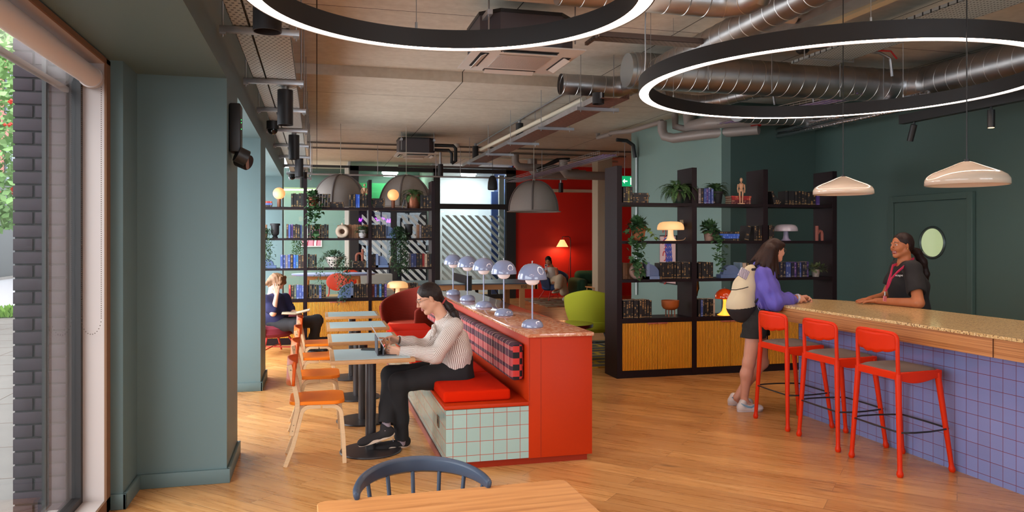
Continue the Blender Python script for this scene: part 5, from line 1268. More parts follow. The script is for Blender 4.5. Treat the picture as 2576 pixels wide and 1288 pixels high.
def plight(loc, e, col, r=.05):
    l = bpy.data.lights.new('lamp_light', 'POINT'); l.energy = e; l.color = col; l.shadow_soft_size = r; o = bpy.data.objects.new('lamp_light', l); link(o); o.location = loc; return o
plight((m2.location.x, m2.location.y - .0, R2 + .10), 1.6, (1, .72, .45), .03); plight((m1.location.x, m1.location.y, L4 + .11), 1.2, (1, .72, .45), .03)
t = thing('orange_lamp', 'glowing orange domed lamp with flared yellow foot on the lowest shelf', 'lamp', (at_(1823, RY + .12), RY + .12, R4))
MB().lathe([(0, 0), (.088, 0), (.09, .005), (.06, .022), (.035, .05), (.022, .10), (.018, .16), (.022, .20), (0, .20)], seg=36).build('base', emis('glowing_amber_foot', (255, 160, 40), 1.2, (255, 190, 90)), t)
MB().lathe([(.118, .205), (.120, .215), (.116, .25), (.098, .285), (.065, .315), (.03, .328), (0, .33)], seg=44).build('lamp_shade', mat('orange_shade', (190, 58, 14), .12, coat=.6, emit=(200, 60, 10), estr=.15), t).modifiers.new('s', 'SOLIDIFY').thickness = .003
MB().sph((0, 0, .342), .008, 10, 8).build('finial', M_galv, t)
plight((t.location.x, t.location.y - .02, R4 + .235), 1.3, (1, .55, .2), .03)
# terracotta bowl on legs
t = thing('terracotta_bowl', 'round terracotta bowl on four thin legs on the lowest shelf', 'bowl', (at_(1686, RY + .12), RY + .12, R4))
MB().lathe([(0, .082), (.05, .084), (.085, .10), (.103, .13), (.108, .20), (.103, .20), (.098, .135), (.08, .108), (0, .09)], seg=40).build('bowl', mat('orange_terracotta', (168, 88, 36), .55), t)
for k in range(4): a = PI / 4 + k * PI / 2; MB().cyl((.055 * math.cos(a), .055 * math.sin(a), 0), (.055 * math.cos(a), .055 * math.sin(a), .09), .007, seg=10).build('leg', M_terr, t)
# wooden artist figures
M_fig = mat('pale_figure_wood', (206, 158, 122), .5)
def figure(x, y, z, s, lb, sit=False, rz=0):
    t = thing('wooden_figure', lb, 'figurine', (x, y, z), rz)
    if not sit:
        MB().cyl((0, 0, 0), (0, 0, .012 * s), .045 * s, seg=28).build('base', M_fig, t)
        mb = MB()
        for sx_ in (-1, 1): mb.tube([(sx_ * .016 * s, 0, .01 * s), (sx_ * .017 * s, 0, .07 * s), (sx_ * .019 * s, 0, .085 * s), (sx_ * .022 * s, 0, .16 * s)], [.007 * s, .009 * s, .008 * s, .013 * s], 10).tube([(sx_ * .042 * s, 0, .245 * s), (sx_ * .05 * s, 0, .19 * s), (sx_ * .044 * s, -.005 * s, .14 * s)], [.010 * s, .008 * s, .006 * s], 8)
        mb.build('limbs', M_fig, t)
        MB().lathe([(0, .155), (.028, .157), (.033, .175), (.022, .19), (.02, .195), (.030, .21), (.036, .245), (.02, .26), (.008, .265), (.008, .275)], seg=20, M=Matrix.Diagonal((s, s * .7, s, 1))).build('torso', M_fig, t)
        MB().sph((0, 0, .30 * s), .021 * s, 16, 12, sc=(.85, .9, 1.3)).build('head', M_fig, t)
    else:
        mb = MB(); mb.sph((0, 0, .035 * s), .03 * s, 14, 10, sc=(1, .8, .8)).tube([(0, 0, .04 * s), (0, 0, .11 * s)], [.022 * s, .032 * s], 12).sph((0, 0, .155 * s), .02 * s, 14, 10, sc=(.9, .9, 1.3))
        mb.build('torso', M_fig, t); mb = MB()
        for sx_ in (-1, 1): mb.tube([(sx_ * .035 * s, 0, .1 * s), (sx_ * .055 * s, -.01 * s, .06 * s), (sx_ * .05 * s, -.03 * s, .01 * s)], .008 * s, 8).tube([(sx_ * .015 * s, -.02 * s, .02 * s), (sx_ * .03 * s, -.07 * s, .06 * s), (sx_ * .035 * s, -.10 * s, .0)], .010 * s, 8)
        mb.build('limbs', M_fig, t)
    return t
figure(at_(1864, RY + .05), RY + .045, R1, 1.0, 'standing pale wooden artist figure in front of the red book stack')
figure(at_(917, LY + .14), LY + .14, L1 + .222, .95, 'small wooden artist figure sitting on top of the far bookcase books', sit=True)
# ---------------------------------------------------------------- plants
M_fern = mat('fern_green', (74, 108, 58), .6, noise=.25, nscale=12); M_ivy = mat('ivy_green', (58, 92, 54), .5, noise=.3, nscale=14); M_ivy2 = mat('small_leaf_green', (54, 80, 50), .55, noise=.3, nscale=14)
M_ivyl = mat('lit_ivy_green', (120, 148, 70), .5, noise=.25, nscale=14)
def fern(t, z0, R, n, seed, m=M_fern, up=1.0, ysc=.75):
    random.seed(seed); f = FM()
    for k in range(n):
        a = 2 * PI * k / n + random.uniform(-.2, .2); e = random.uniform(.35, 1.25) * up; L = R * random.uniform(.7, 1.1)
        d = Vector((math.cos(a), math.sin(a) * ysc, 0)); p = Vector((0, 0, z0)); pts = []
        ang = e
        for i in range(13):
            pts.append(p.copy()); p = p + (d * math.cos(ang) + Vector((0, 0, 1)) * math.sin(ang)) * L / 12; ang -= .16 + .05 * random.random()
        f.strip(pts, .0018)
        s = d.cross(Vector((0, 0, 1))).normalized()
        for i in range(1, 13):
            for q in (0, .5):
                if i == 12 and q: break
                P = pts[i] + ((pts[i + 1] - pts[i]) * q if i < 12 else Vector((0, 0, 0))); l = L * .17 * math.sin(PI * min(1, (i + q) / 12 * .85 + .12)) + .004
                tg = (pts[min(i + 1, 12)] - pts[i - 1]).normalized()
                for sg in (-1, 1):
                    v = (s * sg + tg * .45 + Vector((0, 0, random.uniform(-.25, .05)))).normalized(); w = tg * l * .16
                    f.quad(P - w * .6, P + v * l * .5 - w, P + v * l, P + v * l * .5 + w)
    return f.build('foliage', m, t)
def leaf(f, p, u, s, kind):
    v = u.cross(Vector((0, 0, 1))); v = v.normalized() if v.length > 1e-3 else Vector((1, 0, 0))
    if kind == 'ivy':
        pr = ((0, 0), (-.10, .42), (.22, .38), (.38, .56), (.52, .26), (1.0, 0), (.52, -.26), (.38, -.56), (.22, -.38), (-.10, -.42))
        f.quad(*[p + u * a * s + v * b * s for a, b in pr])
    else: f.quad(p, p + u * s * .45 + v * s * .24, p + u * s, p + u * s * .45 - v * s * .24)
def trailing(t, strands, n, size, kind, seed, m, spread=.02):
    random.seed(seed); f = FM()
    for P in strands:
        P = [Vector(p) for p in P]; f.stem(P, .0014, 3)
        seg = [(a, b) for a, b in zip(P, P[1:])]; tot = sum((b - a).length for a, b in seg); cnt = int(n * tot)
        for k in range(cnt):
            r = random.random() * tot
            for a, b in seg:
                l = (b - a).length
                if r <= l: q = a + (b - a) * (r / l); break
                r -= l
            else: q = P[-1]
            q = q + Vector((random.gauss(0, spread), random.gauss(0, spread * .7), random.gauss(0, spread * .5)))
            ang = random.uniform(0, 2 * PI); u = Vector((math.cos(ang), -abs(math.sin(ang)) * .6, -.9 + random.uniform(-.3, .9))).normalized()
            leaf(f, q, u, size * random.uniform(.6, 1.15), kind)
    return f.build('foliage', m, t)
def bush(t, c, R, n, size, kind, seed, m):
    random.seed(seed); f = FM(); c = Vector(c)
    for k in range(n):
        a = random.uniform(0, 2 * PI); b = math.asin(random.uniform(-.3, 1)); d = Vector((math.cos(a) * math.cos(b), math.sin(a) * math.cos(b), math.sin(b)))
        p = c + Vector((d.x * R[0], d.y * R[1], d.z * R[2])) * random.uniform(.5, 1); u = (d + Vector((0, 0, random.uniform(-.9, .3)))).normalized(); leaf(f, p, u, size * random.uniform(.6, 1.2), kind)
    return f.build('foliage', m, t)
def pot(t, prof, m, s=1.0, name='pot'): return MB().lathe([(r * s, z * s) for r, z in prof], seg=36).build(name, m, t)
STD = [(0, 0), (.055, 0), (.060, .01), (.075, .12), (.082, .125), (.084, .15), (.076, .15), (.07, .12), (0, .11)]
# ferns
t = thing('potted_fern', 'big arching fern in a glazed dark green pot on top of the bookcase', 'plant', (at_(1706, RY + .15), RY + .15, R1))
pot(t, [(0, 0), (.055, 0), (.062, .01), (.066, .03), (.085, .13), (.096, .15), (.098, .165), (.088, .165), (.08, .14), (0, .14)], mat('dark_green_glaze', (44, 56, 48), .2, coat=.6), t and 1.0)
fern(t, .15, .36, 46, 4, up=.95)
t = thing('potted_fern', 'smaller upright fern above the blue books beside the tall dark upright', 'plant', (at_(1800, RY + .28), RY + .27, R1))
pot(t, STD, M_bv, 1.1); fern(t, .16, .27, 34, 9, mat('deep_fern_green', (60, 94, 52), .6, noise=.25, nscale=12), up=1.15, ysc=.35)
t = thing('potted_fern', 'feathery fern in a speckled copper pot on the far bookcase', 'plant', (at_(1040, LY + .16), LY + .16, L1))
pot(t, [(0, 0), (.10, 0), (.107, .01), (.116, .23), (.11, .235), (.10, .2), (0, .2)], mat('speckled_copper', (150, 92, 66), .4, metal=.5, noise=.35, nscale=90)); fern(t, .21, .30, 46, 6, up=1.0)
# ivies
t = thing('trailing_ivy', 'large leaved ivy in a copper pot trailing past the top two far shelves', 'plant', (at_(788, LY + .06), LY + .06, L1))
pot(t, STD, mat('copper_pot', (150, 84, 60), .4, metal=.6), 1.05); bush(t, (0, 0, .17), (.10, .09, .08), 130, .06, 'ivy', 2, M_ivy)
trailing(t, [[(-.03, -.05, .17), (-.06, -.12, .12), (-.07, -.12, -.1), (-.05, -.12, -.28)], [(.03, -.06, .17), (.04, -.13, .1), (.03, -.12, -.2), (.06, -.12, -.42), (.04, -.12, -.52)], [(0, -.06, .17), (-.02, -.14, .05), (-.02, -.12, -.3), (0, -.12, -.5)], [(.06, -.05, .15), (.12, -.1, .08), (.12, -.12, -.15)]], 90, .07, 'ivy', 3, M_ivy, .03)
t = thing('trailing_ivy', 'ivy in a terracotta pot trailing down beside the speckled ring vase', 'plant', (at_(1606, RY + .08), RY + .08, R2))
pot(t, STD, mat('warm_terracotta', (186, 110, 66), .6), 1.15); bush(t, (-.02, -.02, .19), (.12, .09, .08), 140, .065, 'ivy', 5, M_ivy)
trailing(t, [[(-.05, -.06, .18), (-.08, -.12, .1), (-.09, -.13, -.2), (-.06, -.12, -.36)], [(0, -.08, .18), (-.02, -.14, .0), (-.03, -.13, -.3), (-.02, -.13, -.45)], [(-.1, -.05, .16), (-.13, -.11, .0), (-.11, -.12, -.15), (-.08, -.12, -.30)]], 110, .066, 'ivy', 6, M_ivy, .035)
trailing(t, [[(.05, -.02, .17), (.1, -.05, .15), (.16, -.06, .08), (.22, -.07, .02)]], 90, .055, 'ivy', 8, M_ivyl, .02)
t = thing('trailing_ivy', 'ivy spilling from a pinkish pot before the dark wall corner', 'plant', (at_(1783, RY + .1), RY + .1, R2))
pot(t, STD, mat('pinkish_pot', (186, 150, 134), .7), .85); bush(t, (0, -.02, .13), (.12, .09, .10), 170, .058, 'ivy', 11, M_ivy)
trailing(t, [[(.03, -.06, .12), (.06, -.13, .02), (.08, -.13, -.2), (.10, -.12, -.36)], [(0, -.06, .1), (.03, -.14, .0), (.05, -.12, -.22)], [(.08, -.05, .12), (.12, -.1, .0), (.12, -.12, -.12), (.11, -.12, -.27)]], 95, .055, 'ivy', 12, M_ivy, .028)
t = thing('trailing_plant', 'small leaved plant trailing past the edge of the piers at the second far shelf', 'plant', (at_(664, LY + .08), LY + .08, L2))
pot(t, STD, M_bv, .8); trailing(t, [[(x, -.05, .15), (x + .01, -.12, .05), (x + .03, -.13, -.25), (x + .02 * k, -.12, -.5 + .06 * k)] for k, x in enumerate((-.04, 0, .04, .07))], 330, .042, 'leaf', 21, M_ivy2, .035)
t = thing('trailing_plant', 'small leaved plant hanging below the second far shelf near the blue books', 'plant', (at_(748, LY + .25), LY + .25, L2))
pot(t, STD, M_bv, .7); trailing(t, [[(x, .10, .1), (x, .16, -.02), (x + .01, .16, -.12), (x - .01 * k, .16, -.25)] for k, x in enumerate((-.07, -.02, .03, .08))], 420, .040, 'leaf', 22, mat('bright_small_leaf', (84, 124, 60), .55, noise=.2, nscale=14), .022)
t = thing('planted_bowl', 'white bowl with black spots overflowing with small leaved plants', 'plant', (at_(840, LY + .08), LY + .08, L3))
def spot_mat():
    m = mat('black_spotted_white', (204, 196, 190), .5); nt = m.node_tree; tc = N(nt, 'TexCoord'); v = N(nt, 'TexVoronoi'); v.inputs['Scale'].default_value = 26; v.inputs['Randomness'].default_value = .35; nt.links.new(tc.outputs['Object'], v.inputs[0])
    nt.links.new(mixcol(nt, math_node(nt, 'LESS_THAN', v.outputs['Distance'], .36), lin((204, 196, 190)), lin((24, 22, 26))), bsdf(m).inputs['Base Color']); return m
pot(t, [(0, 0), (.055, 0), (.07, .02), (.15, .17), (.155, .175), (.145, .175), (.13, .15), (0, .14)], spot_mat(), name='bowl')
bush(t, (0, 0, .17), (.2, .10, .09), 620, .045, 'leaf', 24, M_ivy2)
trailing(t, [[(-.15, -.04, .18), (-.21, -.12, .1), (-.22, -.14, -.1), (-.18, -.13, -.32)], [(.15, -.04, .18), (.2, -.12, .08), (.22, -.13, -.15), (.25, -.13, -.30)], [(.08, -.08, .17), (.1, -.16, .05), (.1, -.15, -.25), (.13, -.14, -.5)], [(.12, -.08, .17), (.15, -.16, .0), (.16, -.15, -.3), (.11, -.14, -.55)], [(-.2, -.03, .16), (-.25, -.1, .04)], [(.0, -.08, .17), (.06, -.16, .06), (.05, -.15, -.1)]], 330, .042, 'leaf', 25, M_ivy2, .035)
t = thing('trailing_plant', 'dense small leaved plant cascading over two shelves before the striped glass', 'plant', (at_(1002, LY + .06), LY + .06, L2))
pot(t, STD, M_bv, .8); bush(t, (0, -.02, .10), (.12, .1, .07), 420, .045, 'leaf', 27, M_ivy2)
trailing(t, [[(x, -.06, .12), (x * 1.1, -.13, .02), (x * 1.2, -.14, -.25), (x * 1.1 + .02, -.13, -.46 - .05 * (k % 3))] for k, x in enumerate((-.09, -.05, -.01, .03, .07, .1))], 460, .045, 'leaf', 28, M_ivy2, .03)
t = thing('potted_succulent', 'small leafy plant in a white zigzag patterned pot before the tan books', 'plant', (at_(912, LY + .05), LY + .05, L2))
def zig_mat():
    m = mat('black_zigzag_white', (204, 200, 200), .5); nt = m.node_tree; tc = N(nt, 'TexCoord'); s = N(nt, 'SeparateXYZ'); nt.links.new(tc.outputs['Object'], s.inputs[0])
    a = math_node(nt, 'ARCTAN2', s.outputs[1], s.outputs[0]); zz = math_node(nt, 'PINGPONG', math_node(nt, 'MULTIPLY', a, .055), .008)
    f = math_node(nt, 'FRACT', math_node(nt, 'DIVIDE', math_node(nt, 'ADD', s.outputs[2], zz), .022)); nt.links.new(mixcol(nt, math_node(nt, 'LESS_THAN', f, .42), lin((204, 200, 200)), lin((24, 22, 26))), bsdf(m).inputs['Base Color']); return m
pot(t, [(0, 0), (.034, 0), (.040, .01), (.036, .015), (.055, .03), (.060, .06), (.060, .125), (.052, .125), (0, .11)], zig_mat()); bush(t, (0, 0, .11), (.12, .07, .07), 260, .045, 'leaf', 31, M_ivy2)
t = thing('potted_plant', 'small leafy plant in a two tone white pot on the dark end of bookcase', 'plant', (at_(2052, RY + .06), RY + .06, R3))
pot(t, [(0, 0), (.040, 0), (.055, .09), (.052, .092), (0, .08)], mat('white_speckled_pot', (150, 142, 136), .7, noise=.2, nscale=90)); MB().lathe([(.0505, .066), (.0565, .092), (.0525, .094), (0, .088)], seg=30).build('pot_rim', mat('cream_pot_rim', (190, 174, 160), .6), t); bush(t, (0, 0, .10), (.15, .09, .05), 190, .055, 'leaf', 33, mat('sage_leaf', (98, 112, 74), .55, noise=.25, nscale=14))
# ---------------------------------------------------------------- far lounge: domes, table tennis, chairs, lamp, rug
M_felt = mat('grey_felt', (158, 148, 142), .95, noise=.08, nscale=160, bump=.3, bscale=500)
M_felt2 = mat('grey_felt_rib', (112, 102, 100), .95)
def dome(px, pyb, Y, label, R=.47, hgt=.56):
    p = atY(px, pyb, Y); t = thing('dome_pendant', label, 'pendant lamp', tuple(p), 0, 'large grey felt dome pendants')
    prof = [(R * math.cos(a) ** .9 if a < PI / 2 - .01 else 0, .02 + hgt * math.sin(a)) for a in [PI / 2 * k / 18 for k in range(19)]]
    MB().lathe([(R * 1.09, 0), (R * 1.085, .008), (R * 1.02, .012)] + prof, seg=64).build('felt_shell', M_felt, t).modifiers.new('s', 'SOLIDIFY').thickness = .012
    for k in range(5):
        a = 2 * PI * k / 5 - PI / 2 - .35
        MB().tube([((r + .008) * math.cos(a), (r + .008) * math.sin(a), z + .004) for r, z in prof], .016, 8).build('rib', M_felt2, t)
    MB().cyl((0, 0, hgt), (0, 0, CEIL - p.z), .006, seg=6).cyl((0, 0, hgt), (0, 0, hgt + .05), .03, seg=12).build('cord', mat('pale_cord', (190, 180, 168), .6), t)
dome(857, 523, 13.7, 'grey felt dome pendant behind the top shelf nearer the piers'); dome(1022, 523, 13.7, 'grey felt dome pendant behind the fern and second globe lamp'); dome(1343, 533, 13.7, 'grey felt dome pendant in full view before the red wall')
# table tennis table
M_tt = mat('slate_table_surface', (84, 94, 112), .35); M_ttw = mat('table_tennis_timber', (196, 138, 92), .5)
p0 = atY(985, 705, 14.6); x0, x1 = p0.x, atY(1340, 712, 14.5).x + .15; ty = 14.5; zt = .765
t = thing('table_tennis_table', 'table tennis table with slate top and timber frame behind the marble ledge', 'table tennis table', ((x0 + x1) / 2, ty, 0)); hw = (x1 - x0) / 2
for s in (-1, 1):
    MB().b2(min(s * .02, s * hw), max(s * .02, s * hw), 0, 1.45, zt - .022, zt).build('playing_surface', M_tt, t)
    MB().b2(min(s * .04, s * (hw - .03)), max(s * .04, s * (hw - .03)), .03, .07, zt - .125, zt - .022).b2(s * (hw - .07) - .02, s * (hw - .07) + .02, .03, 1.4, zt - .125, zt - .022).build('timber_apron', M_ttw, t)
    for yy in (.08, 1.3):
        MB().b2(s * (hw - .35) - .05, s * (hw - .35) + .05, yy - .035, yy + .035, 0, zt - .03).build('leg', M_ttw, t); MB().b2(s * .45 - .03, s * .45 + .03, yy - .03, yy + .03, 0, zt - .03).build('leg', M_black, t)
    MB().cyl((s * .5, .1, .1), (s * .12, .1, zt - .05), .012, seg=8).cyl((s * .9, .1, .15), (s * .55, .1, zt - .1), .012, seg=8).build('brace', M_black, t)
MB().b2(-.01, .01, -.08, 1.5, zt, zt + .15).build('net', mat('black_net', (54, 50, 54), .9, noise=.4, nscale=200), t); MB().b2(-.06, .06, -.1, -.04, zt - .25, zt + .16).build('net_post', M_black, t)
# lettering 850 on the apron
cu = bpy.data.curves.new('number', 'FONT'); cu.body = '850'; cu.size = .085; cu.extrude = .001; cu.align_x = 'CENTER'; tx = bpy.data.objects.new('t', cu); link(tx); cu.materials.append(M_black); me = bpy.data.meshes.new_from_object(tx); bpy.data.objects.remove(tx)
fo_ = bpy.data.objects.new('number_lettering', me); link(fo_); fo_.parent = t; fo_.location = (atY(1318, 718, ty + .03).x - t.location.x, .028, zt - .105); fo_.rotation_euler = (PI / 2, 0, 0)
# rug, standard lamp, sofa, side table
def rug_mat(name, a, b, c):
    m = mat(name, a, .95, bump=.3, bscale=300); nt = m.node_tree; tc = N(nt, 'TexCoord'); br = N(nt, 'TexBrick'); br.offset = .5; br.inputs['Scale'].default_value = 1; br.inputs['Brick Width'].default_value = .62; br.inputs['Row Height'].default_value = .24; br.inputs['Mortar Size'].default_value = .035; br.inputs['Mortar Smooth'].default_value = 0
    br.inputs['Color1'].default_value = lin(a); br.inputs['Color2'].default_value = lin(b); br.inputs['Mortar'].default_value = lin(c); nt.links.new(tc.outputs['Object'], br.inputs[0]); nt.links.new(br.outputs['Color'], bsdf(m).inputs['Base Color']); return m
one('rug', MB().b2(0, 2.6, 0, 2.7, 0, .012), rug_mat('checked_rug', (104, 100, 66), (190, 172, 150), (140, 76, 46)), 'brown, olive and cream checked rug before the red wall', 'rug', loc=(5.35, 17.3, 0))
t = thing('floor_lamp', 'dark red floor lamp with glowing cream cone shade against the red wall', 'lamp', (6.82, 19.9, 0)); dk = mat('dark_red_metal', (70, 16, 18), .4)
MB().tube([(0, 0, .02), (0, 0, 1.60), (-.02, 0, 1.68), (-.06, 0, 1.70), (-.2, 0, 1.70), (-.235, 0, 1.69), (-.24, 0, 1.62)], .013, 10).build('pole', dk, t); MB().cyl((0, 0, 0), (0, 0, .02), .13, seg=28).build('base', dk, t)
MB().lathe([(.165, 1.42), (.055, 1.615), (.05, 1.615)], seg=36, c=(-.24, 0, 0)).build('lamp_shade', emis('glowing_cream_shade', (255, 196, 120), 1.1, (250, 220, 170)), t).modifiers.new('s', 'SOLIDIFY').thickness = .003
MB().tube([(0, 0, 1.2), (-.04, .02, .9), (-.1, .02, .4), (-.12, .02, .02)], .004, 6).build('cord', M_black, t)
plight((6.58, 19.9, 1.46), 10, (1, .62, .3), .06)
M_gs = mat('bottle_green_fabric', (46, 88, 66), .9, bump=.2, bscale=500)
t = thing('sofa', 'bottle green rounded sofa cut off by the cream column', 'sofa', (7.15, 19.1, 0), 0)
MB().box((0.25, .35, .22), (1.1, .8, .36), bev=.08, seg=4).build('seat_base', M_gs, t); MB().box((.28, .75, .45), (1.0, .28, .62), bev=.12, seg=4).build('backrest', M_gs, t); MB().box((-.3, .3, .3), (.30, .95, .56), bev=.12, seg=4).build('armrest', M_gs, t)
M_lo = mat('light_oak', (206, 150, 92), .5)
def side_table(x, y, w, label, h=.42):
    t = thing('side_table', label, 'side table', (x, y, 0)); MB().b2(-w, w, -w, w, h - .025, h, bev=.004).build('table_top', M_lo, t)
    for a in (-1, 1):
        for b in (-1, 1): MB().cyl((a * w * .9, b * w * .9, 0), (a * w * .85, b * w * .85, h - .02), .016, seg=10).build('leg', M_lo, t)
    MB().b2(-w * .85, w * .85, -w * .88, -w * .84, .16, .185).b2(-w * .85, w * .85, -w * .88, -w * .84, .27, .29).build('rail', M_lo, t)
side_table(7.0, 18.1, .30, 'light oak side table in front of the green sofa')
# lounge chairs (shell on thin red legs)
def lounge_chair(name, x, y, rz, label, mshell, mleg, s=1.0, legs=True, high=.80, cush=None, group=None):
    t = thing(name, label, 'armchair', (x, y, 0), rz, group)
    # shell facing -Y: seat centre at origin
    def sh_(u, v):
        a = PI * 1.5 + (u - .5) * PI * 1.5 + PI                      # from one arm tip round the back to the other
        arm = abs(u - .5) * 2
        top = high * (1 - .30 * arm ** 1.3) if arm < .99 else high * .68
        rx, ry = .36, .34; bulge = 1 + .10 * math.sin(PI * v) * (1 - arm * .3)
        z = .28 + (top - .28) * v; rr_ = (.70 + .30 * v) * bulge
        return Vector((rx * rr_ * math.cos(a) * s, ry * rr_ * math.sin(a) * s - .02, z * s))
    MB().grid(sh_, 40, 10).build('shell', mshell, t, solid=.05, subd=1)
    MB().lathe([(0, .24), (.24, .25), (.30, .30), (.31, .38), (.27, .42), (0, .43)], seg=36, M=Matrix.Diagonal((s, s * .95, s, 1))).build('seat', cush or mshell, t)
    if legs:
        for a in (-1, 1):
            for b in (-1, 1): MB().cyl((a * .30 * s, b * .28 * s, 0), (a * .16 * s, b * .15 * s, .27 * s), .013, .015, seg=10).build('leg', mleg, t)
        MB().tube([(-.26 * s, -.24 * s, .09 * s), (0, 0, .10 * s), (.26 * s, .24 * s, .09 * s)], .009, 8).tube([(.26 * s, -.24 * s, .09 * s), (0, 0, .10 * s), (-.26 * s, .24 * s, .09 * s)], .009, 8).build('stretcher', mleg, t)
    return t
def knit(name, col):
    m = mat(name, col, .95); nt = m.node_tree; tc = N(nt, 'TexCoord'); w = N(nt, 'TexWave'); w.bands_direction = 'Z'; w.inputs['Scale'].default_value = 26; w.inputs['Distortion'].default_value = .5; nt.links.new(tc.outputs['Object'], w.inputs[0])
    nt.links.new(mixcol(nt, w.outputs[0], lin(tuple(int(c * .68) for c in col)), lin(col)), bsdf(m).inputs['Base Color']); return m
M_wine = knit('wine_red_knit', (142, 44, 62)); M_rustk = knit('rust_red_knit', (146, 40, 22)); M_rleg = mat('coral_red_metal', (204, 62, 56), .4)
lounge_chair('lounge_chair', -.62, 11.35, .55, 'wine red knitted armchair on coral legs under the reading person', M_wine, M_rleg, 1.0, high=.70)
lounge_chair('lounge_chair', 1.28, 10.75, -.75, 'rust red knitted armchair with high back beyond the table row', M_rustk, M_rleg, 1.12, high=.86, cush=mat('rust_seat', (190, 62, 34), .9))
lounge_chair('lounge_chair', 6.15, 19.35, .2, 'dark blue armchair on thin red legs under the woman with the phone', mat('dark_blue_fabric', (40, 50, 78), .95), M_rleg, 1.05, high=.82, cush=mat('denim_blue_fabric', (56, 76, 120), .95))
M_lime = mat('lime_green_fabric', (168, 172, 30), .85, bump=.15, bscale=400)
lounge_chair('lounge_chair', 3.95, 10.5, 2.6, 'lime green rounded armchair half hidden behind the dark bookcase', M_lime, M_black, 1.15, high=.80)
t = thing('round_table', 'dark red round low table on a black drum foot behind the ledge', 'table', (3.28, 9.75, 0)); MB().lathe([(0, .45), (.36, .45), (.37, .46), (.37, .50), (0, .50)], seg=48).build('table_top', mat('dark_red_table_top', (84, 20, 24), .2, coat=.5), t)
MB().cyl((0, 0, 0), (0, 0, .45), .22, seg=36).build('drum_foot', M_black, t)
one('rug', MB().b2(0, 2.4, 0, 2.4, 0, .012), rug_mat('yellow_striped_rug', (110, 104, 92), (84, 82, 78), (196, 160, 40)), 'grey rug with yellow stripes showing beneath the round table', 'rug', loc=(2.95, 9.05, 0))
# framed swirl print and sculptures behind the near bookcase
a, b = atX(1661, 592, 5.79), atX(1703, 717, 5.79)
t = thing('framed_print', 'framed pink print with blue and red swirl on the pale teal wall', 'picture', (5.775, (a.y + b.y) / 2, (a.z + b.z) / 2)); hy, hz = abs(a.y - b.y) / 2, abs(a.z - b.z) / 2
MB().b2(0, .02, -hy, hy, -hz, hz).build('frame', M_black, t); MB().b2(-.003, 0, -hy + .02, hy - .02, -hz + .02, hz - .02).build('print', mat('pale_pink_print', (214, 176, 172), .6), t)
def cl(v, a): return max(-a, min(a, v))
sw = MB()
for k in range(8): sw.tube([(-.006, cl(-.02 + .12 * math.cos(q) - .012 * k, hy - .05), cl(.34 - .085 * k + .10 * math.sin(q + .9) , hz - .06)) for q in [2 * PI * i / 22 for i in range(22)]], .012, 6, closed=True, flat=(1, 1))
sw.build('blue_swirl', mat('blue_swirl', (62, 78, 170), .6), t)
sw = MB()
for k in range(5): sw.tube([(-.010, cl(.10 + .06 * math.cos(q), hy - .04), .46 - .2 * k + .08 * math.sin(q)) for q in [2 * PI * i / 18 for i in range(15)]], .009, 6)
sw.build('red_swirl', mat('red_swirl', (206, 64, 60), .6), t)
so = thing('wall_socket', 'metal wall socket with a black plug on the bookcase upright', 'socket', (4.3875, RY + .26, R2 + .2)); MB().b2(-.006, 0, -.045, .045, -.06, .06, bev=.002).build('socket_plate', mat('brass_socket', (150, 132, 104), .35, metal=.6), so); MB().b2(-.05, -.006, -.02, .02, -.03, .02, bev=.006).build('plug', M_black, so)
br_ = thing('bronze_lamp', 'slim bronze and chrome table light behind the black books', 'lamp', (at_(1762, RY + .5), RY + .62, 0)); 
MB().lathe([(0, .90), (.02, .90), (.03, .96), (.045, 1.0), (.035, 1.12), (.02, 1.16), (.0, 1.16)], seg=20).cyl((0, 0, 0), (0, 0, .9), .012).cyl((0, 0, 0), (0, 0, .02), .09, seg=24).build('stem', mat('bronze', (150, 104, 50), .25, metal=.9), br_)
MB().tube([(-.03, 0, 1.14), (-.03, 0, 1.32), (-.02, 0, 1.34), (0, 0, 1.32), (0, 0, 1.14)], .011, 10).tube([(.02, 0, 1.14), (.02, 0, 1.32), (.03, 0, 1.34), (.05, 0, 1.32), (.05, 0, 1.14)], .011, 10).build('chrome_loops', M_galv, br_)
plight((4.62, RY + .75, 1.0), .8, (1, .9, .5), .05)
# red chairs and blue table in the room behind the far bookcase
M_bt = mat('pale_blue_table', (150, 166, 210), .4); M_rc = mat('coral_plastic', (216, 66, 30), .45)
t = thing('blue_table', 'pale blue round table on pale wooden legs seen through the far bookcase', 'table', (.35, 16.3, 0)); MB().lathe([(0, .88), (.84, .88), (.86, .90), (.86, .92), (0, .92)], seg=48, M=Matrix.Diagonal((1, .6, 1, 1))).build('table_top', M_bt, t)
for x, y in ((-.6, -.25), (.5, -.3), (.55, .3), (-.55, .3)): MB().cyl((x * 1.05, y, 0), (x * .95, y * .9, .88), .03, seg=10).build('leg', M_lo, t)
MB().b2(-.58, .5, -.3, -.26, .80, .87).build('rail', M_lo, t)
def red_chair(x, y, rz, label):
    t = thing('red_chair', label, 'chair', (x, y, 0), rz, 'coral red chairs round the blue table')
    MB().sph((0, .2, .78), .22, 24, 14, sc=(1, .09, .8)).build('backrest', M_rc, t); MB().lathe([(0, .44), (.22, .44), (.24, .46), (.22, .475), (0, .47)], seg=30).build('seat', M_rc, t)
    for a in (-1, 1): MB().tube([(a * .15, .2, .85), (a * .16, .2, .55), (a * .17, .1, .44), (a * .19, -.2, .42), (a * .2, -.22, 0)], .013, 8).tube([(a * .17, .1, .44), (a * .19, .24, 0)], .013, 8).build('leg_frame', M_rleg, t)
red_chair(.32, 15.35, -.35, 'coral red chair with oval back seen between the ivy strands'); red_chair(-.85, 16.0, 1.2, 'coral red chair behind the reading person'); red_chair(.75, 17.2, 0.1, 'coral red chair behind the blue table legs')
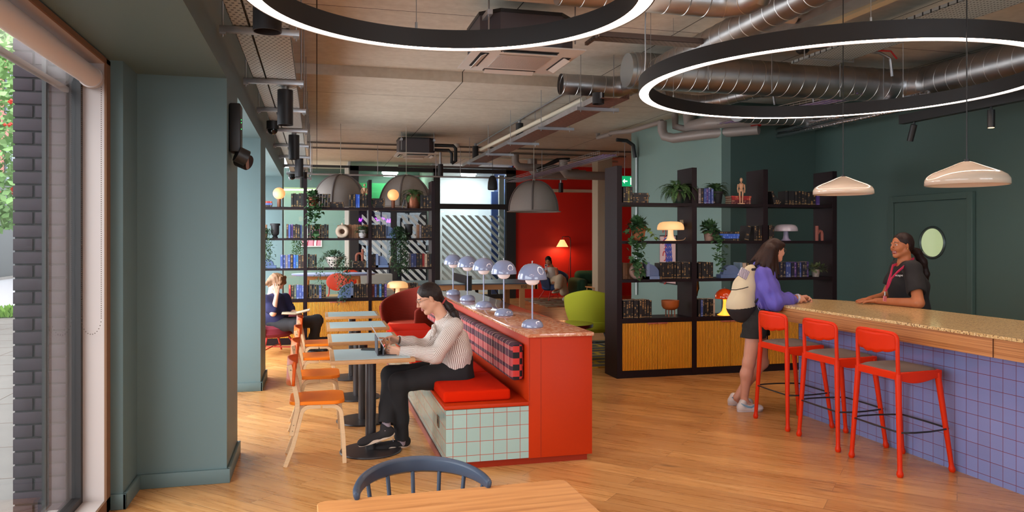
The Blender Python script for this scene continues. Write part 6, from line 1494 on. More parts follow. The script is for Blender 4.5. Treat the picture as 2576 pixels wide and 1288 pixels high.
t = thing('step_shelf', 'low grey stepped bench seen through the lowest far shelf', 'bench', (1.15, 18.0, 0)); MB().b2(-.6, .6, -.2, .2, 0, .45).b2(-.6, .6, .2, .6, 0, .8).build('steps', mat('pale_grey_board', (160, 160, 150), .6), t)
# hanging plant strand behind the low wall end
t = thing('trailing_plant', 'small leafy strand hanging at the far side of the rust red low wall', 'plant', (2.06, 5.9, .0)); trailing(t, [[(0, 0, .62), (.02, 0, .45), (.0, 0, .3)], [(.02, .03, .55), (.03, .02, .4), (.02, .02, .34)]], 90, .045, 'leaf', 41, M_ivy2, .02)
pot(t, STD, M_bv, .7).location = (.0, .12, .0)
# ---------------------------------------------------------------- people: one continuous surface grown from a distance field
import openvdb
V3 = lambda *a: np.array(a, dtype=float)
def nv(v):
    v = np.array(v, float); return v / (np.linalg.norm(v) + 1e-9)
class Field:
    def __init__(s): s.p = []; s.cuts = []; s.subs = []
    def cap(s, a, b, ra, rb=None, k=.02, sq=None):
        """tapered capsule; sq = (direction, factor) flattens it along a direction"""
        s.p.append(('c', np.array(a, float), np.array(b, float), ra, ra if rb is None else rb, k, sq)); return s
    def chain(s, pts, rs, k=.02, sq=None):
        for i in range(len(pts) - 1): s.cap(pts[i], pts[i + 1], rs[i], rs[i + 1], k, sq)
        return s
    def ell(s, c, r, R=None, k=.02):
        s.p.append(('e', np.array(c, float), np.array(r, float), np.eye(3) if R is None else R, k)); return s
    def cut(s, p, n): s.cuts.append((np.array(p, float), nv(n))); return s
    def sub(s, a, b, r, k=.01): s.subs.append((np.array(a, float), np.array(b, float), r, k)); return s
    @staticmethod
    def _cap(P, a, b, ra, rb, sq):
        if sq is not None:
            d, f = nv(sq[0]), sq[1]
            t = (P - a) @ d; P = P + np.multiply.outer(t * (1 / f - 1), d); tb = (b - a) @ d; b = b + d * tb * (1 / f - 1)
        ab = b - a; L2 = float(ab @ ab) + 1e-12
        t = np.clip(((P - a) @ ab) / L2, 0, 1); q = P - a - np.multiply.outer(t, ab)
        dd = np.sqrt((q * q).sum(-1)) - (ra + (rb - ra) * t)
        return dd * (1.0 if sq is None else min(1.0, (1 + sq[1]) / 2))
    def mesh(s, name, h, mats, parent=None, matfn=None, disp=None, attr=False, smooth=True):
        lo = V3(9, 9, 9); hi = -lo
        for q in s.p:
            if q[0] == 'c':
                r = max(q[3], q[4]); 
                if q[6] is not None: r *= max(1, q[6][1])
                lo = np.minimum(lo, np.minimum(q[1], q[2]) - r); hi = np.maximum(hi, np.maximum(q[1], q[2]) + r)
            else: r = q[2].max(); lo = np.minimum(lo, q[1] - r); hi = np.maximum(hi, q[1] + r)
        lo -= 4 * h; hi += 4 * h; n = np.ceil((hi - lo) / h).astype(int) + 1
        D = np.full(n, .1, np.float32)
        def sub_idx(a, b):
            i0 = np.clip(np.floor((a - lo) / h).astype(int), 0, n - 1); i1 = np.clip(np.ceil((b - lo) / h).astype(int) + 1, 1, n); return i0, i1
        def pts(i0, i1):
            g = np.meshgrid(*[lo[k] + h * np.arange(i0[k], i1[k]) for k in range(3)], indexing='ij'); return np.stack(g, -1)
        for q in s.p:
            if q[0] == 'c':
                _, a, b, ra, rb, k, sq = q; m = max(ra, rb) * (max(1, sq[1]) if sq is not None else 1) + k + 3 * h
                i0, i1 = sub_idx(np.minimum(a, b) - m, np.maximum(a, b) + m); P = pts(i0, i1); d = s._cap(P, a, b, ra, rb, sq)
            else:
                _, c, r, R, k = q; m = r.max() + k + 3 * h; i0, i1 = sub_idx(c - m, c + m); P = (pts(i0, i1) - c) @ R
                e = np.sqrt(((P / r) ** 2).sum(-1)); g = np.sqrt(((P / (r * r)) ** 2).sum(-1)) + 1e-9; d = e * (e - 1) / g
            v = D[i0[0]:i1[0], i0[1]:i1[1], i0[2]:i1[2]]; d = np.clip(d, -.2, .2)
            hh = np.maximum(k - np.abs(v - d), 0) / k; v[...] = np.minimum(v, d) - hh * hh * k * .25
        for (a, b, r, k) in s.subs:
            m = r + k + 3 * h; i0, i1 = sub_idx(np.minimum(a, b) - m, np.maximum(a, b) + m)
            if (i1 <= i0).any(): continue
            d = -s._cap(pts(i0, i1), a, b, r, r, None); v = D[i0[0]:i1[0], i0[1]:i1[1], i0[2]:i1[2]]
            hh = np.maximum(k - np.abs(v - d), 0) / k; v[...] = np.maximum(v, d) + hh * hh * k * .25
        if s.cuts or disp is not None:
            P = pts(np.zeros(3, int), n)
            if disp is not None: D += disp(P).astype(np.float32)
            for (p, nn) in s.cuts: D = np.maximum(D, ((P - p) @ nn).astype(np.float32))
        g = openvdb.FloatGrid(background=.1); g.copyFromArray(np.ascontiguousarray(np.clip(D, -.1, .1)))
        vs, tr, qd = g.convertToPolygons(isovalue=0.0, adaptivity=0.0)
        vs = vs * h + lo; qd = qd[:, ::-1]
        me = bpy.data.meshes.new(name); me.vertices.add(len(vs)); me.vertices.foreach_set('co', vs.astype(np.float32).ravel())
        me.loops.add(qd.size); me.loops.foreach_set('vertex_index', qd.ravel().astype(np.int32)); me.polygons.add(len(qd)); me.polygons.foreach_set('loop_start', (np.arange(len(qd)) * 4).astype(np.int32))
        me.update(calc_edges=True); me.validate()
        for m in (mats if isinstance(mats, (list, tuple)) else [mats]): me.materials.append(m)
        me.polygons.foreach_set('use_smooth', np.ones(len(me.polygons), bool))
        if matfn is not None:
            C_ = vs[qd].mean(1); me.polygons.foreach_set('material_index', matfn(C_).astype(np.int32)[:len(me.polygons)])
        if attr:
            best = np.full(len(vs), 9.0); U = np.zeros(len(vs)); 
            for q in s.p:
                if q[0] != 'c': continue
                _, a, b, ra, rb, k, sq = q; d = s._cap(vs, a, b, ra, rb, sq)
                ax = nv(b - a); ref = np.array([0, 1.0, 0]) if abs(ax[1]) < .8 else np.array([1.0, 0, 0]); e1 = nv(np.cross(ax, ref)); e2 = np.cross(ax, e1)
                w = vs - a; ang = np.arctan2(w @ e2, w @ e1) * (ra + rb) / 2 * (1 if sq is None else 1.0); f = d < best; U[f] = ang[f]; best[f] = d[f]
            at = me.attributes.new('stripe', 'FLOAT', 'POINT'); at.data.foreach_set('value', U.astype(np.float32))
        # light smoothing
        o = bpy.data.objects.new(name, me); link(o)
        if smooth: md = o.modifiers.new('smooth', 'SMOOTH'); md.factor = .5; md.iterations = 2
        if parent is not None: o.parent = parent
        return o
def basis(f, u):
    f = nv(f); u = nv(np.array(u, float) - f * (np.array(u) @ f)); l = np.cross(u, f); return np.stack([f, l, u], 1)      # columns: forward, left, up
def head(F, H, f, u, s=1.0, smile=0.0, neck=None, nr=.052):
    R = basis(f, u); H = np.array(H, float)
    def T(x, y, z): return H + R @ (V3(x, y, z) * s)
    F.ell(T(-.014, 0, .026), V3(.093, .073, .086) * s, R, .02); F.ell(T(.024, 0, -.034), V3(.060, .054, .074) * s, R, .03)
    F.ell(T(.060, 0, -.096), V3(.020, .024, .017) * s, R, .025)
    for y in (-1, 1):
        F.cap(T(-.010, y * .048, -.052), T(.052, y * .016, -.096), .016 * s, .014 * s, .03); F.ell(T(.058, y * .034, -.028), V3(.026, .022, .026) * s, R, .025)
        F.ell(T(-.010, y * .074, -.008), V3(.017, .007, .030) * s, basis(R @ V3(1, y * .45, -.1), R[:, 2]), .006)
        F.ell(T(.071, y * .030, .006), V3(.0135, .0135, .0125) * s, R, .003)
        F.cap(T(.080, y * .014, .026), T(.070, y * .044, .024), .008 * s, .006 * s, .012)
        F.ell(T(.090, y * .0105, -.031), V3(.0085, .0070, .0065) * s, R, .006)
    F.cap(T(.084, 0, .016), T(.106, 0, -.024), .006 * s, .0095 * s, .010)
    w = .020 + .009 * smile
    F.cap(T(.087, -.0, -.055), T(.076 - .01 * smile, w, -.058 + .006 * smile), .0058 * s, .0035 * s, .005); F.cap(T(.087, 0, -.055), T(.076 - .01 * smile, -w, -.058 + .006 * smile), .0058 * s, .0035 * s, .005)
    F.cap(T(.086, -.012, -.068 - .004 * smile), T(.086, .012, -.068 - .004 * smile), .0068 * s, .0068 * s, .006)
    if neck is not None: F.cap(T(-.028, 0, -.045), neck, nr * s, (nr + .006) * s, .03)
    def mfn(C_):
        L = (C_ - H) @ R / s; x, y, z = L[:, 0], np.abs(L[:, 1]), L[:, 2]; m = np.zeros(len(C_), int)
        d = np.sqrt((x - .071) ** 2 + (y - .030) ** 2 + (z - .006) ** 2); eye = (d < .0155) & (x > .074) & (np.abs(z - .005) < .0040 - .0012 * smile) & (np.abs(y - .030) < .0115)
        m[eye] = 2; m[eye & (np.hypot(y - .030, z - .006) < .0070)] = 3; m[(d < .0165) & (x > .073) & (np.abs(z - .0105 + smile * .001) < .0016) & (np.abs(y - .031) < .014)] = 3
        m[(x > .055) & (np.abs(z - .030 + (y - .03) * .12) < .0030) & (y > .012) & (y < .048)] = 3
        lip = (x > .070) & (y < w + .001) & (z < -.049) & (z > -.0745 - .004 * smile); m[lip] = 1
        if smile: m[(x > .072) & (y < w - .007) & (np.abs(z + .0610) < .0024)] = 2
        return m
    return T, R, mfn
def hand(F, Wp, d, n, side=1, curl=(.3, .3, .35, .4), s=1.0, spread=.12, thumb=(.5, .75, .35), k=.006):
    """wrist Wp, finger direction d, palm normal n (towards what the palm faces), side = which side the thumb leaves"""
    d = nv(d); n = nv(np.array(n, float) - d * (np.array(n) @ d)); sd = np.cross(d, n) * side; Wp = np.array(Wp, float)
    for i in range(4):
        off = (.030 - .0195 * i) * s; kn = Wp + d * (.086 - .004 * abs(i - 1) - (.006 if i == 3 else 0)) * s + sd * off - n * .004 * s
        F.cap(Wp + sd * off * .55 + d * .012 * s, kn, .0135 * s, .0105 * s, .012)
        L = [(.040, .026, .020), (.045, .029, .021), (.041, .027, .021), (.032, .021, .018)][i]; p = kn; a = curl[i] * .6; dd = nv(d + sd * spread * (1 - i * .66))
        for j in range(3):
            q = p + (dd * math.cos(a) + n * math.sin(a)) * L[j] * s; F.cap(p, q, (.0092 - .0008 * j - (.0008 if i == 3 else 0)) * s, (.0084 - .0009 * j - (.0008 if i == 3 else 0)) * s, .004); p = q; a += curl[i] * (1.0 if j == 0 else .7)
    F.ell(Wp + d * .045 * s - sd * .0 + n * .002, V3(.042, .036, .014) * s, np.stack([d, sd, n], 1), .012)
    b = Wp + d * .022 * s + sd * .024 * s + n * .006 * s; t1 = b + nv(sd * thumb[0] + d * thumb[1] + n * thumb[2]) * .042 * s; t2 = t1 + nv(sd * thumb[0] * .4 + d * 1.0 + n * thumb[2]) * .030 * s
    F.cap(b, t1, .0145 * s, .0105 * s, .012); F.cap(t1, t2, .0102 * s, .0078 * s, .004); t3 = t2 + nv(d + n * thumb[2]) * .016 * s; F.cap(t2, t3, .008 * s, .007 * s, .004)
    return F
def folds(amp, fs, seed=0, axis=None):
    r = np.random.RandomState(seed); K = r.randn(5, 3) * fs; ph = r.rand(5) * 6.28
    def f(P):
        o = 0
        for i in range(5): o = o + np.sin(P @ K[i] + ph[i] + 1.2 * np.sin(P @ K[(i + 1) % 5] * .6))
        return o * amp / 3
    return f
def skin(name, col): return mat('skin_' + name, col, .5, noise=.03, nscale=14, sss=.06, spec=.4)
def hair_mat(name, c0, c1):
    m = mat('hair_' + name, c0, .5, spec=.3); nt = m.node_tree; tc = N(nt, 'TexCoord'); mp = N(nt, 'Mapping'); mp.inputs['Scale'].default_value = (60, 60, 5); nt.links.new(tc.outputs['Object'], mp.inputs[0])
    nz = N(nt, 'TexNoise'); nz.inputs['Scale'].default_value = 2.2; nz.inputs['Detail'].default_value = 3; nt.links.new(mp.outputs[0], nz.inputs[0])
    nt.links.new(mixcol(nt, nz.outputs[0], lin(c0), lin(c1)), bsdf(m).inputs['Base Color']); bp = N(nt, 'Bump'); bp.inputs['Strength'].default_value = .6; bp.inputs['Distance'].default_value = .004; nt.links.new(nz.outputs[0], bp.inputs['Height']); nt.links.new(bp.outputs[0], bsdf(m).inputs['Normal']); return m
def shoe(F, heel, toe, up, s=1.0, w=.044):
    heel, toe = np.array(heel, float), np.array(toe, float); d = nv(toe - heel); u = nv(np.array(up, float) - d * (np.array(up) @ d)); L = np.linalg.norm(toe - heel); R = np.stack([d, np.cross(u, d), u], 1)
    F.ell(heel + d * .045 + u * .040, V3(.055, w * .82, .048), R, .02); F.ell(heel + d * L * .55 + u * .030, V3(L * .42, w * .95, .034), R, .03); F.ell(toe - d * .05 + u * .024, V3(.055, w, .026), R, .03)
    F.cap(heel + d * .05 + u * .06, heel + d * .055 + u * .085, .036, .036, .02)
    return R
def sole(mb_parent, heel, toe, up, m, w=.046, th=.024, name='sole'):
    heel, toe = np.array(heel, float), np.array(toe, float); d = nv(toe - heel); u = nv(np.array(up, float) - d * (np.array(up) @ d)); l = np.cross(u, d); L = np.linalg.norm(toe - heel); P = []
    for i in range(36):
        a = 2 * PI * i / 36; x = math.cos(a); y = math.sin(a); wx = w * (.82 if x < 0 else 1.0) * (1 - .12 * math.exp(-((x + .1) / .3) ** 2)); P.append((L / 2 + x * L / 2, y * wx))
    mb = MB(); vs = []
    for (hh, sc_) in ((0, .97), (th * .5, 1.0), (th, .96)): vs.append([mb.bm.verts.new(tuple(heel + d * (L / 2 + (a - L / 2) * sc_) + l * b * sc_ + u * hh)) for a, b in P])
    for A, B in zip(vs, vs[1:]):
        for i in range(36): mb.bm.faces.new((A[i], A[(i + 1) % 36], B[(i + 1) % 36], B[i]))
    mb.bm.faces.new(vs[0][::-1]); mb.bm.faces.new(vs[-1]); mb._fin(list(mb.bm.verts), None, True); return mb.build(name, m, mb_parent)
def np3(v): return np.array([v[0], v[1], v[2]], float)
def pY(px, py, Y): return np3(atY(px, py, Y))
def glasses(t, T, R, col=(170, 130, 110), r=.021):
    mb = MB()
    for y in (-.031, .031): mb.tube([Vector(T(.094, y + r * math.cos(2 * PI * k / 28), .003 + r * .92 * math.sin(2 * PI * k / 28))) for k in range(28)], .0013, 5, closed=True)
    mb.tube([Vector(T(.095, -.011, .008)), Vector(T(.099, 0, .012)), Vector(T(.095, .011, .008))], .0012, 5)
    for y in (-1, 1): mb.tube([Vector(T(.092, y * .052, .008)), Vector(T(.05, y * .070, .010)), Vector(T(-.005, y * .078, .006)), Vector(T(-.025, y * .076, -.012))], .0012, 5)
    return mb.build('glasses', mat('thin_metal_frame', col, .3, metal=.8), t)
# ---------------------------------------------------------------- woman with a tablet on the bench (faces the tables)
M_lips = mat('lips', (160, 84, 76), .45); M_eye = mat('eye_white', (215, 208, 202), .3); M_iris = mat('dark_iris_and_brow', (38, 26, 22), .5)
YP = 5.98
def person_tablet():
    off = pY(1150, 960, YP); off[2] = 0
    t = thing('person', 'person in a striped shirt and black trousers sitting on the bench using a tablet', 'person', tuple(off))
    O = lambda px, py, Y=YP: pY(px, py, Y) - off
    B = Field(); H = O(1078, 750); f = V3(-.90, -.02, -.43); u = V3(-.43, 0, .90)
    nb = O(1117, 806)
    T, R, mfn = head(B, H, f, u, 1.0, neck=nb, nr=.047)
    sh_n, sh_f = O(1142, 822, 5.81), O(1126, 822, 6.15); hip_n, hip_f = O(1150, 938, 5.90), O(1148, 938, 6.06)
    el_n, wr_n = O(1096, 893, 5.74), O(1010, 884, 5.80); el_f, wr_f = O(1068, 872, 6.20), O(1004, 856, 6.08)
    # torso
    B.chain([O(1122, 822), O(1142, 860), O(1150, 905), O(1152, 940)], [.085, .105, .10, .115], .04, (V3(0, 1, 0), 1.35))
    B.cap(sh_n, sh_f, .05, .05, .04)
    B.chain([sh_n, el_n, wr_n], [.043, .036, .024], .02); B.chain([sh_f, el_f, wr_f], [.043, .036, .024], .02)
    # hands: near one holds the tablet edge, far one points at the screen
    dn = nv(O(968, 880, 5.86) - wr_n); hand(B, wr_n, dn, V3(-.1, .95, .25), side=1, curl=(.55, .6, .65, .7), thumb=(.7, .7, .2))
    df = nv(O(965, 846, 6.05) - wr_f); hand(B, wr_f, df, V3(-.1, -.55, -.8), side=-1, curl=(.08, .75, .85, .9), thumb=(.4, .8, .5))
    # legs
    kn_f, an_f = O(983, 944, 6.04), O(971, 1072, 5.88); kn_n, an_n = O(1003, 962, 5.90), O(1011, 1104, 5.99)
    B.chain([hip_f, kn_f, an_f], [.085, .052, .032], .03); B.chain([hip_n, kn_n, an_n], [.085, .052, .032], .03)
    B.cap(an_f, O(952, 1100, 5.865), .026, .016, .01); B.cap(an_n, O(988, 1120, 5.985), .026, .016, .01)
    B.mesh('body', .0042, [skin('light', (214, 160, 132)), M_lips, M_eye, M_iris], t, matfn=mfn)
    glasses(t, T, R)
    # trousers
    Q = Field(); 
    Q.chain([hip_f, (hip_f + kn_f) / 2 + V3(0, 0, .005), kn_f, kn_f * .35 + an_f * .65, an_f * .93 + kn_f * .07], [.108, .090, .074, .066, .064], .03)
    Q.chain([hip_n, (hip_n + kn_n) / 2, kn_n, kn_n * .35 + an_n * .65, an_n * .95 + kn_n * .05], [.108, .092, .074, .062, .060], .03)
    Q.chain([O(1155, 905), O(1150, 945)], [.115, .125], .05, (V3(0, 1, 0), 1.3)); Q.cap(O(1162, 955, 5.92), O(1162, 955, 6.04), .09, .09, .05)
    sf, sn = nv(an_f - kn_f), nv(an_n - kn_n)
    e1, e2 = an_f - sf * .030, an_n - sn * .006
    Q.subs.append((e1 + sf * .055, e1 + sf * .2, .075, .002)); Q.subs.append((e2 + sn * .055, e2 + sn * .2, .075, .002))
    Q.cut(O(1150, 893), V3(0, 0, 1))
    Q.mesh('trousers', .006, mat('black_trousers', (26, 24, 26), .9, bump=.12, bscale=300), t, disp=folds(.0035, 26, 3))
    # shirt
    S = Field(); sq = (V3(0, 1, 0), 1.35)
    S.chain([O(1121, 822), O(1141, 858), O(1146, 890), O(1143, 912)], [.094, .110, .120, .134], .04, sq)
    S.cap(sh_n + V3(0, .03, 0), sh_f - V3(0, .03, 0), .066, .066, .05)
    S.chain([sh_n, sh_n * .5 + el_n * .5, el_n, el_n * .45 + wr_n * .55, wr_n - nv(wr_n - el_n) * .01], [.066, .066, .064, .055, .040], .03)
    S.chain([sh_f, sh_f * .5 + el_f * .5, el_f, el_f * .45 + wr_f * .55, wr_f - nv(wr_f - el_f) * .01], [.066, .066, .062, .055, .040], .03)
    for e, w in ((el_n, wr_n), (el_f, wr_f)): q = w - nv(w - e) * .004; S.subs.append((q + nv(w - e) * .045, q + nv(w - e) * .12, .046, .001))
    S.cut(O(1150, 919), V3(.25, 0, -1)); S.sub(nb + (H - nb) * .35, nb + (H - nb) * 1.2, .060, .01)
    fo1 = folds(.006, 24, 7); fo2 = folds(.0025, 60, 9)
    m = mat('striped_shirt', (222, 212, 204), .85); nt = m.node_tree; at = N(nt, 'Attribute'); at.attribute_name = 'stripe'
    fr = math_node(nt, 'FRACT', math_node(nt, 'DIVIDE', math_node(nt, 'ADD', at.outputs['Fac'], 3.0), .0108)); nt.links.new(mixcol(nt, math_node(nt, 'LESS_THAN', fr, .30), lin((226, 216, 208)), lin((112, 78, 66))), bsdf(m).inputs['Base Color'])
    shirt = S.mesh('striped_shirt', .005, m, t, disp=lambda P: fo1(P) + fo2(P), attr=True)
    C_ = Field(); ax = nv(H + R @ V3(-.03, 0, -.06) - nb); e1 = nv(V3(-1, 0, 0) - ax * ax[0] * -1); e2 = np.cross(ax, e1); cc = nb + ax * .012
    C_.chain([cc + e1 * .060 * math.cos(a) + e2 * .058 * math.sin(a) + ax * (.016 * -math.cos(a)) for a in [2 * PI * k / 16 for k in range(17)]], [.0125] * 17, .006, (ax, 1.7))
    C_.mesh('collar', .004, m, shirt, attr=True)
    Bw = Field(); c0 = O(1090, 822, 5.93); Bw.chain([nb + V3(-.06, 0, -.03), c0, c0 + V3(-.03, -.01, -.10)], [.014, .018, .008], .01, (V3(1, 0, .3), .6)).chain([nb + V3(-.06, 0, -.03), c0 + V3(-.01, -.05, -.06)], [.014, .016], .01); Bw.mesh('neck_bow', .004, m, shirt, disp=folds(.002, 80, 6), attr=True)
    Kn = Field(); k0 = O(1088, 916, 5.95); Kn.cap(k0, k0 + V3(-.01, 0, -.05), .022, .03, .01).cap(k0 + V3(-.01, 0, -.03), k0 + V3(-.035, -.02, -.06), .014, .02, .01); Kn.mesh('shirt_knot', .004, m, shirt, disp=folds(.003, 70, 4), attr=True)
    # hair with low ponytail
    Hh = Field(); Hm = hair_mat('black', (26, 18, 17), (44, 30, 26))
    Hh.ell(T(-.020, 0, .036), V3(.096, .080, .086), R, .02); Hh.ell(T(-.055, 0, -.005), V3(.058, .068, .066), R, .03)
    Hh.subs.append((T(.09, 0, .015), T(.16, 0, .03), .055, .02)); Hh.subs.append((T(.055, -.07, -.035), T(.055, .07, -.035), .062, .01))
    for y in (-1, 1): Hh.subs.append((T(-.008, y * .085, -.014), T(-.008, y * .12, -.014), .024, .006))
    tie = O(1116, 757); Hh.cap(T(-.07, 0, -.03), tie, .035, .020, .02)
    Hh.chain([tie, O(1130, 772), O(1143, 789, 5.93), O(1152, 806, 5.88), O(1158, 822, 5.86)], [.020, .030, .030, .022, .006], .015)
    hr = Hh.mesh('hair', .004, Hm, t, disp=folds(.0012, 160, 2))
    MB().tube([Vector(tie + V3(.0 + .020 * math.cos(a) * .6, .022 * math.sin(a), .020 * math.cos(a))) for a in [2 * PI * k / 20 for k in range(20)]], .007, 8, closed=True).build('hair_tie', mat('coral_scrunchie', (176, 70, 70), .8), hr)
    MB().tube([Vector(wr_f + nv(wr_f - el_f) * .0 + R @ V3(0, 0, 0) + V3(.004 * math.cos(a), .030 * math.sin(a), .030 * math.cos(a))) for a in [2 * PI * k / 24 for k in range(24)]], .006, 8, closed=True).build('wrist_watch', mat('dark_watch_strap', (60, 48, 44), .4), t)
    # socks and trainers
    M_sock = mat('grey_pink_sock', (158, 138, 146), .9, bump=.3, bscale=500); M_shoe = mat('black_knit_shoe', (34, 30, 32), .85, bump=.25, bscale=400); M_sole = mat('cream_sole', (206, 184, 166), .6)
    So = Field(); So.cap(an_f + sf * -.01, an_f + sf * .03, .036, .034, .01).cap(an_n - sn * .012, an_n + sn * .03, .037, .036, .01); So.mesh('socks', .005, M_sock, t)
    hl, te, up = O(992, 1094, 5.88), O(903, 1124, 5.86), V3(.28, 0, 1)
    s1 = Field(); shoe(s1, hl, te, up); s1.subs.append((hl + nv(te - hl) * .06 + V3(0, 0, .105), hl + nv(te - hl) * .06 + V3(0, 0, .2), .034, .006)); a = s1.mesh('shoe', .004, M_shoe, t); sole(a, hl - nv(te - hl) * .008, te + nv(te - hl) * .004, up, M_sole)
    la = MB()
    for k in range(4): p = hl + nv(te - hl) * (.115 + .024 * k) + nv(up) * (.083 - .011 * k); la.tube([Vector(p + V3(0, -.026, -.012)), Vector(p + V3(0, 0, .004)), Vector(p + V3(0, .026, -.012))], .0028, 6)
    la.build('laces', M_black, a)
    hl, te, up = O(1030, 1134, 6.02), O(944, 1130, 5.94), V3(0, 0, 1); hl[2] = te[2] = .001
    s1 = Field(); shoe(s1, hl, te, up); a = s1.mesh('shoe', .004, M_shoe, t); sole(a, hl - nv(te - hl) * .008, te + nv(te - hl) * .004, up, M_sole)
    la = MB()
    for k in range(4): p = hl + nv(te - hl) * (.115 + .024 * k) + nv(up) * (.083 - .011 * k); la.tube([Vector(p + V3(0, -.026, -.012)), Vector(p + V3(0, 0, .004)), Vector(p + V3(0, .026, -.012))], .0028, 6)
    la.build('laces', mat('grey_laces', (130, 126, 140), .8), a)
person_tablet()
# tablet with folding cover, phone on the table
tb = thing('tablet', 'grey tablet propped on its folding cover on the first blue topped table', 'tablet', tuple(atY(962, 868, 5.93)))
p0 = atY(935, 823, 5.93) - tb.location; p1 = atY(961, 868, 5.93) - tb.location; dv = (p1 - p0).normalized(); zt_ = .7585 - tb.location.z
nrm = Vector((-dv.z, 0, dv.x)); q1 = p1
mb = MB(); w = .125
mb.prism([(p0.x, p0.z), (q1.x, q1.z), (q1.x + nrm.x * .007, q1.z + nrm.z * .007), (p0.x + nrm.x * .007, p0.z + nrm.z * .007)], -w, w, axis='y'); mb.build('tablet_body', mat('light_grey_tablet', (190, 186, 192), .3, metal=.3), tb, bev=.002)
g = mat('dark_grey_cover', (70, 68, 74), .7); mb = MB(); xa = (p0.x + q1.x) / 2 - .0; za = (p0.z + q1.z) / 2
mb.prism([(xa - .002, za), (xa - .008, za), (q1.x - .045, zt_), (q1.x - .038, zt_)], -w, w, axis='y').prism([(q1.x - .045, zt_), (q1.x + .10, zt_), (q1.x + .10, zt_ + .006), (q1.x - .045, zt_ + .006)], -w, w, axis='y').prism([(q1.x - .002, q1.z + .004), (q1.x + .004, q1.z), (q1.x + .004, zt_), (q1.x - .006, zt_)], -w, w, axis='y'); mb.build('folding_cover', g, tb, bev=.001)
o = one('phone', MB().box((0, 0, .006), (.075, .15, .010), bev=.003), M_black, 'black phone lying on the table behind the tablet', 'phone', loc=tuple(atZ(934, 880, .758)), rz=1.2)
